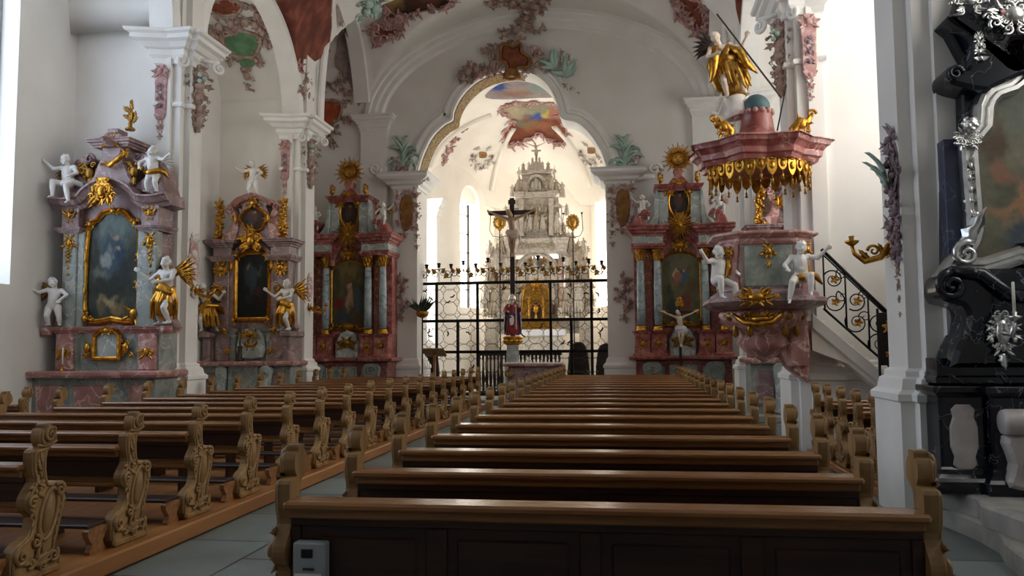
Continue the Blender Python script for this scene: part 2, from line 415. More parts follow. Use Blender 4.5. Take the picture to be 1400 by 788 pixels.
def zc(X, Y):
    t = (X - AX) / HW; zb = ZS + (ZB - ZS) * math.sqrt(1 - t * t) if abs(t) < 1 else -1
    return max(zb, cross_z(Y))
def hit(px, py, surf=None, s0=2.0, s1=40):
    """point where the view line through a picture point meets the vault"""
    surf = surf or zc; d = ray(px, py); ch = surf is not zc; a = (25.2 / d.y) if ch else s0
    out = lambda p: p.z > surf(p.x, p.y) or p.y > (32.5 if ch else YW - .03)
    while a < s1:
        if out(ORG + d * a): break
        a += .05
    lo, hi = a - .05, a
    for _ in range(12):
        mid = (lo + hi) / 2; p = ORG + d * mid
        if out(p): hi = mid
        else: lo = mid
    return ORG + d * lo
# ---- floor
mb = MB(); mb.box(-10.6, 5.3, -8.5, 34, -.2, 0); struct(mb, 'floor', 'floor')
# ---- nave vault
mb = MB(); st = .075; nx = int((OR - OL) / st) + 1; ny = int((YW + 8) / st) + 1; vs = []; ok = []
for j in range(ny + 1):
    for i in range(nx + 1):
        X = OL + (OR - OL) * i / nx; Y = -8 + (YW + 8) * j / ny; z = zc(X, Y); ok.append(z > 0); vs.append((X, Y, z if z > 0 else ZS))
fs = []
for j in range(ny):
    for i in range(nx):
        q = (j * (nx + 1) + i, j * (nx + 1) + i + 1, (j + 1) * (nx + 1) + i + 1, (j + 1) * (nx + 1) + i)
        if sum(ok[k] for k in q) >= 2: fs.append(q)
mb.add(vs, fs, True); struct(mb, 'ceiling', 'plaster', recalc=False)
# ---- outer walls with tall arched windows, most of them unseen and added for light
def wall_win(name, p0, p1, z0, z1, th, wins, mat='plaster', n0=1, fmat='grey_frame', pane='pane_nave', flip=1):
    """wall from p0 to p1 (plan), its room face along the line, thickness th away from the room (to the right of p0->p1 when flip = 1);
    wins: (s0, s1, sill, spring)"""
    a = Vector((p0[0], p0[1], 0)); b = Vector((p1[0], p1[1], 0)); d = (b - a); L = d.length; d.normalize()
    T = basis(a, d, Vector((d.y, -d.x, 0)) * flip, (0, 0, 1)); mb = MB(); mb.T = T; s = 0
    for (s0, s1, sill, spr) in sorted(wins):
        mb.prism([(s, z0), (s0, z0), (s0, z1), (s, z1)], 0, th)
        mb.prism([(s0, z0), (s1, z0), (s1, sill - .25), (s0, sill)][:2] + [(s1, sill), (s0, sill)], 0, th)
        r = (s1 - s0) / 2
        mb.prism([(s0, spr)] + arc((s0 + s1) / 2, spr, r, r, PI, 0, 16)[1:-1] + [(s1, spr), (s1, z1), (s0, z1)], 0, th)
        s = s1
    mb.prism([(s, z0), (L, z0), (L, z1), (s, z1)], 0, th)
    w = struct(mb, name, mat)
    for k, (s0, s1, sill, spr) in enumerate(sorted(wins)):
        r = (s1 - s0) / 2; cx = (s0 + s1) / 2; fr = MB(); fr.T = T; y = th * .72
        ol = [(s0, sill), (s1, sill)] + arc(cx, spr, r, r, 0, PI, 16)
        pth = [(x, y, z) for x, z in ol]
        fw = .03 if fmat == 'iron' else .07; fr.sweep(pth, [(0, -.05), (-fw, -.05), (-fw, .05), (0, .05)], (0, 1, 0), closed=True)
        fr.sweep(pth, [(0, -.05), (fw, -.05), (fw, .05), (0, .05)], (0, 1, 0), closed=True)
        fr.box(cx - .02, cx + .02, y - .03, y + .03, sill, spr + r)
        z = sill + .75
        while z < spr + r * .8: fr.box(s0, s1, y - .025, y + .025, z - .018, z + .018); z += .75
        f = struct(fr, 'window_%d' % (n0 + k), fmat)
        pn = MB(); pn.T = T; pn.prism(ol, y + .06, y + .1); pn.build('pane', M[pane[k % len(pane)] if isinstance(pane, (list, tuple)) else pane], f)
    # whitewashed hem round each opening is left to the wall itself
    return w
M['pane_nave'] = emit_mat('pane_nave', '#d2e0f4', 3.1)
M['pane_right'] = emit_mat('pane_right', '#fbf8f2', 4.0)
M['pane_unseen'] = emit_mat('pane_unseen', '#fbf8f2', 3.0)  # glow of the windows added out of view
M['pane_unseen_weak'] = emit_mat('pane_unseen_weak', '#e4ecf8', 1.3)  # fainter glow of windows added beside and behind the viewer
M['pane_choir'] = emit_mat('pane_choir', '#f6f3ee', 7.2)
wall_win('wall_left', (OL, YW), (OL, -8), 0, 12.3, .55, [(YW + 1.0, YW + 4.6, 3.4, 7.6), (YW - 16.7, YW - 14.9, 4.0, 7.6), (YW - 7.4, YW - 4.2, 3.2, 7.6), (YW - 12.1, YW - 9.2, 2.75, 7.9), (YW - 1.6, YW - 1.0, 5.0, 7.4)][::-1], pane=('pane_unseen', 'pane_nave', 'pane_nave', 'pane_nave', 'pane_unseen_weak'), n0=1, flip=-1 if False else 1)  # all but the visible bay's window are added out of view for light
wall_win('wall_right', (OR, -8), (OR, YW), 0, 12.3, .55, [(7.0, 9.4, 3.4, 7.6), (12.4, 15.0, 3.8, 7.6), (17.3, 20.6, 4.2, 7.6), (22.8, 25.8, 3.6, 7.6), (28.7, 30.5, 5.0, 7.4)], n0=5, pane=('pane_unseen_weak', 'pane_unseen', 'pane_right', 'pane_unseen', 'pane_unseen'))  # windows out of view; all but the middle one added for their light
mb = MB(); mb.box(-10.6, 5.3, -8.4, -8.0, 0, 12.3); struct(mb, 'wall_near', 'plaster')
# ---- wall piers
CORN = [(0, -.55), (.04, -.55), (.05, -.46), (.10, -.40), (.10, -.30), (.16, -.28), (.22, -.2), (.30, -.16), (.30, -.08), (.36, -.05), (.38, 0), (0, .04)]
BASE = [(0, 0), (.12, 0), (.12, 1.08), (.15, 1.10), (.15, 1.16), (.1, 1.2), (.08, 1.3), (.04, 1.32), (.04, 1.37), (0, 1.4)]
NECK = [(0, -.05), (.04, -.04), (.05, 0), (.04, .04), (0, .05)]
def pier(side, ya, yb, name):
    xo, xi = (OL, XL) if side < 0 else (OR, XR); mb = MB()
    q = .1
    if side < 0:
        plan = [(xo, ya), (-8.5, ya), (-8.5, ya - q), (-8.22, ya - q), (-8.22, ya - .02), (xi - .06, ya - .02), (xi - .06, ya + .12), (xi + .06, ya + .12), (xi + .06, yb - .12), (xi - .06, yb - .12), (xi - .06, yb), (xo, yb)]
    else:
        plan = [(xo, yb), (xi + .06, yb), (xi + .06, yb - .12), (xi - .06, yb - .12), (xi - .06, ya + .12), (xi + .06, ya + .12), (xi + .06, ya - .02), (xi + .22, ya - .02), (xi + .22, ya - q), (3.15, ya - q), (3.15, ya), (xo, ya)]
    mb.hprism(plan, 0, 12.4)
    P = [(x, y, 0) for x, y in plan]
    simple = [(xo, ya), (xi, ya), (xi, yb), (xo, yb)] if side < 0 else [(xo, yb), (xi, yb), (xi, ya), (xo, ya)]
    w = struct(mb, name, 'plaster')
    t = MB()
    top = [(-8.5, ya)] + [(-8.5, ya - q)] + plan[4:-1] + [(-8.6, yb)] if side < 0 else [(3.3, yb)] + plan[1:8] + [(3.15, ya - q), (3.15, ya)]
    t.sweep([(x, y, 7.46) for x, y in top], CORN, (0, 0, 1), flip=-1)
    t.sweep([(x, y, 6.15) for x, y in top], NECK, (0, 0, 1), flip=-1)
    t.sweep([(x, y, 0) for x, y in plan], BASE, (0, 0, 1), flip=-1)
    o = t.build('moulding', 'plaster_trim', w)
    return w
for i, (a, b) in enumerate(LP): pier(-1, a, b, 'wall_left')
for i, (a, b) in enumerate(RP): pier(1, a, b, 'wall_right')
# ---- arch bands over the bays, and the wall arch
k = 1
for a, b in BAYS[2:]:
    for X in (XL - (.04 if b > 23 else .24), XR + (.04 if b > 23 else .24)):
        mb = MB(); hw = (b - a) / 2; yc = (a + b) / 2
        path = [(X, yc - hw * math.cos(PI * i / 28), ZSC + crown(a, b) * math.sin(PI * i / 28)) for i in range(29)]
        if b > 23: path = [q for q in path if q[1] < 23.0 or q[2] > 8.9]
        mb.sweep(path, [(.16, -.23), (-.1, -.23), (-.13, -.18), (-.1, -.13), (-.16, -.1), (-.16, .1), (-.1, .13), (-.13, .18), (-.1, .23), (.16, .23), (.16, -.23)], (1, 0, 0), flip=-1, smooth=False)
        struct(mb, 'trim_%d' % k, 'plaster_trim'); k += 1
mb = MB()
path = [(AX - HW * math.cos(PI * i / 40), YW, ZS + (ZB - ZS) * math.sin(PI * i / 40)) for i in range(41)]
path = [(AX - HW, YW, 8.45)] + path + [(AX + HW, YW, 8.45)]
mb.sweep(path, [(.1, -.02), (.02, .2), (-.12, .22), (-.16, .16), (-.3, .16), (-.36, .1), (-.5, .1), (-.54, .03), (-.6, -.02)], (0, -1, 0), flip=-1 if False else 1)
struct(mb, 'trim_%d' % k, 'plaster_trim'); k += 1
# ---- arch wall towards the choir, opening drawn as a three-lobed arch
OPEN = [(571, 560), (571, 244), (578, 216), (591, 189), (607, 172), (619, 165), (621, 154), (628, 138), (640, 123), (656, 110), (675, 102), (700, 98), (727, 102), (748, 117), (760, 138), (768, 163), (789, 169), (806, 184), (821, 207), (829, 229), (833, 244), (836, 560)]
op = [PY(x, y, YW) for x, y in OPEN]; op = [(p.x, p.z) for p in op]; op[0] = (op[0][0], 0); op[-1] = (op[-1][0], 0)
cur = [op[0]] + smooth_pts(op[1:-1], 4, closed=False) + [op[-1]]
ol = [(OL, 0)] + cur + [(OR, 0), (OR, 12.3), (OL, 12.3)]
mb = MB(); mb.prism(ol, YW, YW + .9); struct(mb, 'wall_far', 'plaster')
arch_c = smooth_pts(op[1:-1], 4, closed=False)
mb = MB()
mb.sweep([(x, YW, z) for x, z in arch_c], [(0, -.05), (0, .12), (.07, .14), (.1, .09), (.2, .09), (.23, .14), (.3, .14), (.36, .06), (.44, .05), (.46, -.02)], (0, -1, 0), flip=1)
struct(mb, 'trim_%d' % k, 'plaster_trim'); k += 1
# gilt lattice band on the soffit of the left half of the choir arch
mb = MB(); half = [q for q in arch_c if q[0] < -2.9]
mb.sweep([(x, YW + .42, z) for x, z in half], [(.004, -.36), (.02, -.36), (.02, .38), (.004, .38)], (0, 1, 0), flip=1)
soff = tag(mb.build('painted_band', pm('gilt_lattice', '#9c7d45', '#5d4a2a', rough=.6, scale=14, lo=.45, hi=.55)), 'gold and brown patterned band under the left side of the choir arch', 'painted band')
# jambs: pilasters with capitals carrying the arch
def jamb(x0, x1, z0, name):
    mb = MB(); mb.box(x0, x1, YW - .3, YW + .9, 0, z0); w = struct(mb, name, 'plaster'); t = MB()
    pl = [(x0, YW + .9, 0), (x0, YW - .3, 0), (x1, YW - .3, 0), (x1, YW + .9, 0)]
    t.sweep([(x, y, z0) for x, y, z in pl], [(0, -.42), (.04, -.42), (.06, -.34), (.16, -.3), (.2, -.22), (.34, -.16), (.4, -.1), (.4, -.03), (.46, .02), (0, .06)], (0, 0, 1), flip=-1)
    t.sweep(pl, [(0, 0), (.12, 0), (.12, 1.0), (.15, 1.03), (.15, 1.1), (.08, 1.18), (.04, 1.3), (0, 1.34)], (0, 0, 1), flip=-1)
    t.build('moulding', 'plaster_trim', w)
xa, xb = PY(537, 475, YW - .3).x, op[0][0] + .06; jamb(xa, xb, 6.95, 'wall_far')
xc_, xd = op[-1][0] - .06, PY(869, 475, YW - .3).x; jamb(xc_, xd, 6.85, 'wall_far')
# responds of the wall arch
for x in (XL + .3, XR - .25):
    mb = MB(); mb.box(x - .42, x + .42, YW - .16, YW, 4.0, 8.9)
    pl = [(x - .42, YW, 8.9), (x - .42, YW - .16, 8.9), (x + .42, YW - .16, 8.9), (x + .42, YW, 8.9)]
    mb.sweep(pl, [(o * .7, d * .9) for o, d in CORN], (0, 0, 1), flip=-1); struct(mb, 'trim_%d' % k, 'plaster_trim'); k += 1
# ---- choir
XCH = -3.34
def zch(X, Y):
    t = (X - XCH) / 3.75; u = max(0, (Y - 27.6) / 5.4); r = t * t + u * u
    return 7.4 + 2.9 * math.sqrt(max(0, 1 - r)) if (YW + .8 < Y < 33.6 and abs(t) < 1.02) else -1
mb = MB(); vs = []; fs = []; nx, ny = 60, 70
for j in range(ny + 1):
    for i in range(nx + 1):
        X = XCH - 3.8 + 7.6 * i / nx; Y = YW + .85 + 8.4 * j / ny; z = zch(X, Y); vs.append((X, Y, z if z > 0 else 7.4))
for j in range(ny):
    for i in range(nx): fs.append((j * (nx + 1) + i, j * (nx + 1) + i + 1, (j + 1) * (nx + 1) + i + 1, (j + 1) * (nx + 1) + i))
mb.add(vs, fs, True); struct(mb, 'ceiling', 'plaster_warm', recalc=False)
wl, wr = XCH - 3.7, XCH + 3.7
wall_win('wall_left', (wl, 28.0), (wl, YW + .9), 0, 8, .5, [(.5, 2.3, 2.0, 5.9)], 'plaster_warm', n0=9, pane='pane_choir', fmat='iron')  # hidden side window, added to brighten the choir
wall_win('wall_right', (wr, YW + .9), (wr, 28.0), 0, 8, .5, [(.7, 2.5, 2.0, 5.9)], 'plaster_warm', n0=10, pane='pane_choir', fmat='iron')  # hidden window opposite, likewise added for more choir light
wall_win('wall_left', (XCH - 2.0, 32.6), (wl, 28.0), 0, 9.9, .75, [(1.2, 2.65, 3.2, 7.3)], 'plaster_warm', n0=11, pane='pane_choir', fmat='iron')
wall_win('wall_right', (wr, 28.0), (XCH + 2.0, 32.6), 0, 9.9, .75, [(3.0, 4.4, 3.2, 7.3)], 'plaster_warm', n0=12, pane='pane_choir', fmat='iron')
wall_win('wall_far', (XCH + 2.05, 32.6), (XCH - 2.05, 32.6), 0, 10.6, .5, [(1.35, 2.75, 3.0, 7.0)], 'plaster_warm', n0=13, pane='pane_choir', fmat='iron')
# choir pilasters with capitals, and ribs of the vault
for sx in (-1, 1):
    x = XCH + sx * 3.55
    mb = MB(); mb.box(x - .3, x + .3, 27.6, 28.1, 0, 6.9)
    pl = [(x - .3, 28.1, 6.9), (x - .3, 27.6, 6.9), (x + .3, 27.6, 6.9), (x + .3, 28.1, 6.9)]
    mb.sweep(pl, [(o * .8, d) for o, d in CORN], (0, 0, 1), flip=-1); struct(mb, 'trim_%d' % k, 'plaster_trim'); k += 1
    mb = MB()
    for (X1, Y1) in ((XCH + sx * 3.6, 27.9), (XCH + sx * 2.0, 32.0), (XCH + sx * 3.6, 25.2)):
        pts = []
        for i in range(15):
            f = i / 14; X = X1 + (XCH - X1) * f * .62; Y = Y1 + ((28.4 if Y1 > 26 else 25.2) - Y1) * f * .62; pts.append((X, Y, zch(X, Y) - .02))
        mb.tube(pts, .11, 6)
    struct(mb, 'trim_%d' % k, 'plaster_warm'); k += 1
# step up to the choir
mb = MB(); mb.box(-7.9, 2.6, 22.75, 33, .002, .15, .02); struct(mb, 'floor', 'sand_step')
# ================================================================== pews
END = [(.04, 0), (0, .06), (0, .185), (.04, .245), (.14, .29), (.175, .40), (.115, .46), (.11, .53), (.18, .625), (.16, .70), (.155, .82), (.20, .845), (.24, .85), (.22, .88), (.215, .93), (.235, .97), (.255, .965), (.265, 1.0), (.33, .998), (.33, .975), (.365, .94), (.372, .875), (.345, .85), (.29, .81), (.283, .70), (.31, .61), (.36, .605), (.41, .60), (.455, .55), (.468, .45), (.44, .34), (.415, .255), (.385, .17), (.41, .13), (.45, .1), (.44, .02), (.43, 0)]
def bench_end_mesh(carved, sgn):
    mb = MB(floor=0); mb.T = basis((0, 0, 0), (0, 1, 0), (-sgn, 0, 0), (0, 0, 1))    # plane x -> along the nave, front -> outwards
    ol = [END[0]] + smooth_pts(END[1:-1], 3, closed=False) + [END[-1]]
    mb.prism(ol, -.035, .035, .008)
    if carved:
        ins = offset2(END, -.018); ins2 = smooth_pts(ins, 2)
        mb.tube([(x, -.036, z) for x, z in ins2], .012, 5, closed=True)
        # head scroll
        mb.spiral(.295, .925, -.036, .05, 1.2, 1.5, 1, t=.016); mb.spiral(.335, .955, -.036, .025, 4, 1.2, -1, t=.01); mb.leaf((.25, .87), 1.2, .08, .016, -.034, .2)
        mb.sweep([(.19, -.034, .862), (.25, -.034, .852), (.32, -.034, .856), (.37, -.034, .878)], [(-.012, 0), (0, .018), (.012, 0)], (0, -1, 0))
        # neck: trailing leaves
        for i in range(4): mb.leaf((.222 - .01 * (i % 2), .82 - i * .05), -1.2 - .5 * (i % 2), .085, .024, -.036, .14, bend=.8 if i % 2 else -.8)
        mb.tube([(.20, -.036, .83), (.215, -.036, .73), (.235, -.036, .64)], .007, 5)
        mb.tube([(.255, -.036, .83), (.25, -.036, .73), (.262, -.036, .64)], .007, 5)
        # belly: oval shield in a C-scroll
        mb.ell((.315, -.032, .40), (.05, .03, .13), 12, 8, R=Matrix.Rotation(.22, 3, 'Y'))
        ring = [(.315 + (.078 * math.cos(a)) + .035 * math.sin(a), -.037, .40 + .165 * math.sin(a)) for a in [2 * PI * i / 22 for i in range(22)]]
        mb.tube(ring, .016, 6, closed=True)
        mb.spiral(.405, .545, -.036, .05, 2.4, 1.4, -1, t=.018); mb.spiral(.155, .50, -.036, .042, .6, 1.4, 1, t=.016)
        for i in range(6): mb.leaf((.435 - .008 * i, .50 - .048 * i), -.6 - .25 * i, .065, .02, -.034, .12, bend=-.8)
        for i in range(5): mb.leaf((.19 + .006 * i, .58 - .05 * i), 2.6 + .2 * i, .08, .022, -.034, .12, bend=.9)
        R = random.Random(5)
        for i in range(12): mb.ell((.215 + R.uniform(-.03, .05), -.038, .57 + R.uniform(-.06, .06)), .016, 6, 4)
        # foot: leaves and scrolls
        mb.spiral(.07, .17, -.036, .056, 2.2, 1.5, 1, t=.018); mb.spiral(.36, .12, -.036, .05, .8, 1.5, -1, t=.017); mb.spiral(.2, .24, -.036, .042, 1.6, 1.3, -1, t=.015); mb.spiral(.16, .11, -.036, .036, 4, 1.3, 1, t=.013); mb.spiral(.27, .07, -.036, .034, 5, 1.3, -1, t=.012)
        for i, a in enumerate((2.6, 2.0, 1.4, .8, .3, 3.1, -.2)): mb.leaf((.21 + .03 * (i % 3), .09), a, .13, .032, -.036, .14, bend=(-1) ** i * .8)
        mb.box(.03, .435, -.05, -.03, .005, .045, .006)
    return mb
bench_mesh_cache = {}
def pew(name, label, X0, X1, Y, Z, group, support=(.28, .55, .8), solid=False):
    """bench from X0 to X1; people sit facing the choir (+y)"""
    L = X1 - X0; t = thing(name, label, 'pew', (X0, Y, Z), group=group)
    for sgn, x in ((-1, .035), (1, L - .035)):
        k = ('end', sgn)
        if k not in bench_mesh_cache:
            o = bench_end_mesh(True, sgn).build('carved_end', 'oak_carved'); bench_mesh_cache[k] = o.data; o.parent = t; o.location = (x, 0, 0)
        else:
            o = bpy.data.objects.new('carved_end', bench_mesh_cache[k]); COL.objects.link(o); o.parent = t; o.location = (x, 0, 0)
    k = (round(L, 3), solid)
    if k not in bench_mesh_cache:
        parts = []; zl = .02 if solid else .50
        mb = MB(); mb.box(.07, L - .07, .185, .215, zl, .71, .004)
        n = max(2, round(L / .75))
        mb.box(.07, L - .07, .165, .19, .62, .71, .006)
        if solid:
            mb.box(.07, L - .07, .165, .19, zl, zl + .1, .006)
            for i in range(n + 1):
                x = .07 + (L - .14) * i / n; mb.box(max(.07, x - .05), min(L - .07, x + .05), .166, .19, .1, .62, .006)
            for i in range(n):
                xa, xb = .07 + (L - .14) * i / n + .1, .07 + (L - .14) * (i + 1) / n - .1; mb.box(xa, xb, .172, .19, .2, .57, .012)
        parts.append(('backrest', mb, 'oak_dark'))
        if not solid:
            mb = MB(); mb.box(.07, L - .07, .21, .24, .455, .495, .004); parts.append(('lower_rail', mb, 'oak'))
        mb = MB(); mb.box(.055, L - .055, .10, .275, .705, .745, .012); mb.box(.07, L - .07, .14, .165, .66, .71, .008); parts.append(('top_rail', mb, 'oak'))
        mb = MB(); mb.box(.06, L - .06, .2, .54, .42, .455, .01); parts.append(('seat', mb, 'oak'))
        for f in support:
            mb = MB(); x = L * f; mb.T = basis((x, 0, 0), (0, 1, 0), (1, 0, 0), (0, 0, 1))
            mb.prism([(.2, 0), (.46, 0), (.44, .1), (.36, .2), (.4, .34), (.52, .42), (.2, .42)], -.02, .02, .004); parts.append(('seat_support', mb, 'oak_dark'))
        if not solid: mb = MB(); mb.box(.05, L - .05, -.2, .02, .185, .215, .008); parts.append(('kneeler', mb, 'kneeler_pad'))
        for x in (.06, L * .5, L - .06) if not solid else ():
            mb = MB(floor=0); mb.T = basis((x, 0, 0), (0, 1, 0), (1, 0, 0), (0, 0, 1))
            mb.prism(smooth_pts([(-.19, 0), (-.03, 0), (-.05, .07), (-.02, .12), (0, .185), (-.2, .185), (-.215, .13), (-.17, .07)], 3), -.025, .025, .004); parts.append(('kneeler_bracket', mb, 'oak'))
        st = []
        for nm, m_, mt in parts: o = m_.build(nm, mt, t); st.append((nm, o.data, tuple(o.location)))
        bench_mesh_cache[k] = st
    else:
        for nm, me, lc in bench_mesh_cache[k]:
            o = bpy.data.objects.new(nm, me); COL.objects.link(o); o.parent = t
    return t
ORD = ['nearest', 'second', 'third', 'fourth', 'fifth', 'sixth', 'seventh', 'eighth', 'ninth', 'tenth', 'eleventh', 'twelfth', 'thirteenth', 'fourteenth', 'fifteenth', 'sixteenth', 'seventeenth', 'eighteenth', 'farthest']
PZ0 = .14
for i in range(19):
    pew('oak_pew', 'brown oak pew in the right-hand block, %s row from the viewer' % ORD[i], -1.72, 1.35, 3.66 + i * .995, PZ0, 'pews right of the centre aisle', solid=i == 0)
for i in range(17):
    pew('oak_pew', 'oak pew with carved rococo end in the left block, %s row from the viewer' % (ORD[i] if i < 16 else 'last'), -7.6, -3.86, 4.68 + i * 1.0, PZ0, 'pews left of the centre aisle')
for i, y in enumerate((9.15, 9.85, 10.55, 11.25, 11.92)):
    pew('oak_pew', 'short oak pew in the bay right of the side aisle, %s from the viewer' % ORD[i], 2.66, 4.75, y, .1, 'short pews between the right-hand piers', support=(.5,))
pew('oak_pew', 'short oak pew with carved end against the left outer wall', -10.15, -8.85, 10.68, .1, None, support=(.5,))
# wooden platforms under the blocks
def platform(label, x0, x1, y0, y1, z):
    mb = MB(); mb.box(x0, x1, y0, y1, .002, z, .015); o = mb.build('pew_platform', 'oak_floor'); tag(o, label, 'wooden platform'); return o
platform('brown plank platform under the left block of pews', -7.75, -3.74, 2.6, 21.5, PZ0)
platform('brown plank platform under the right block of pews', -1.74, 1.37, 3.3, 22.12, PZ0)
platform('low plank platform under the short pews right of the side aisle', 2.6, 4.85, 8.95, 12.53, .1)
platform('low plank platform under the short pew by the left wall', -10.18, -8.75, 10.3, 11.5, .1)
# grey control box hung on the back of the nearest pew
a = PY(395, 788, 3.72); b_ = PY(440, 746, 3.72)
t = thing('control_box', 'small grey box with a dark display fixed on the back of the nearest pew', 'control box', ((a.x + b_.x) / 2, 3.829, b_.z - .2))
w = (b_.x - a.x) / 2
mb = MB(); mb.box(-w, w, -.07, -.002, 0, .2, .008); mb.build('housing', 'plastic', t)
mb = MB(); mb.box(-w * .45, w * .25, -.078, -.068, .13, .17, .002); mb.build('display', 'black_plastic', t)
mb = MB(); mb.box(-w * .35, w * .35, -.078, -.068, .072, .082, .002); mb.build('slot', 'black_plastic', t)
mb = MB(); mb.box(-w * .85, w * .8, -.074, -.068, .0, .055, .001); mb.build('paper_note', 'paper', t)
# ================================================================== carved figures (each body one closed surface)
class Blob:
    """capsules and ellipsoids melted into one continuous skin by a voxel remesh"""
    def __init__(s): s.m = MB()
    def c(s, a, b, r0, r1=None, n=10):
        a, b = Vector(a), Vector(b); r1 = r0 if r1 is None else r1; d = b - a; L = d.length
        if L < 1e-6: s.m.ell(a, r0, n, 6); return
        d.normalize(); u = d.orthogonal().normalized(); w = d.cross(u); rows = []; k = 4
        for i in range(k + 1):
            th = PI / 2 * i / k; rows.append((a - d * r0 * math.cos(th), r0 * math.sin(th)))
        for i in range(k + 1):
            th = PI / 2 * i / k; rows.append((b + d * r1 * math.sin(th), r1 * math.cos(th)))
        vs = []
        for p, r in rows:
            for j in range(n): vs.append(p + (u * math.cos(2 * PI * j / n) + w * math.sin(2 * PI * j / n)) * max(r, 1e-4))
        fs = [(i * n + j, i * n + (j + 1) % n, (i + 1) * n + (j + 1) % n, (i + 1) * n + j) for i in range(len(rows) - 1) for j in range(n)]
        fs += [tuple(reversed(range(n))), tuple((len(rows) - 1) * n + j for j in range(n))]
        s.m.add(vs, fs, True)
    def chain(s, pts, rs):
        for i in range(len(pts) - 1): s.c(pts[i], pts[i + 1], rs[i], rs[i + 1])
    def e(s, c, r, R=None): s.m.ell(c, r, 14, 10, R)
    def mesh(s, name, voxel, smooth=2):
        me = bpy.data.meshes.new(name); me.from_pydata(s.m.v, [], s.m.f)
        o = bpy.data.objects.new(name, me); COL.objects.link(o)
        r = o.modifiers.new('r', 'REMESH'); r.mode = 'VOXEL'; r.voxel_size = voxel; r.use_smooth_shade = True
        if smooth:
            q = o.modifiers.new('s', 'SMOOTH'); q.factor = .5; q.iterations = smooth
        dg = bpy.context.evaluated_depsgraph_get(); out = bpy.data.meshes.new_from_object(o.evaluated_get(dg))
        bpy.data.objects.remove(o); bpy.data.meshes.remove(me); out.name = name
        out.polygons.foreach_set('use_smooth', [True] * len(out.polygons))
        return out
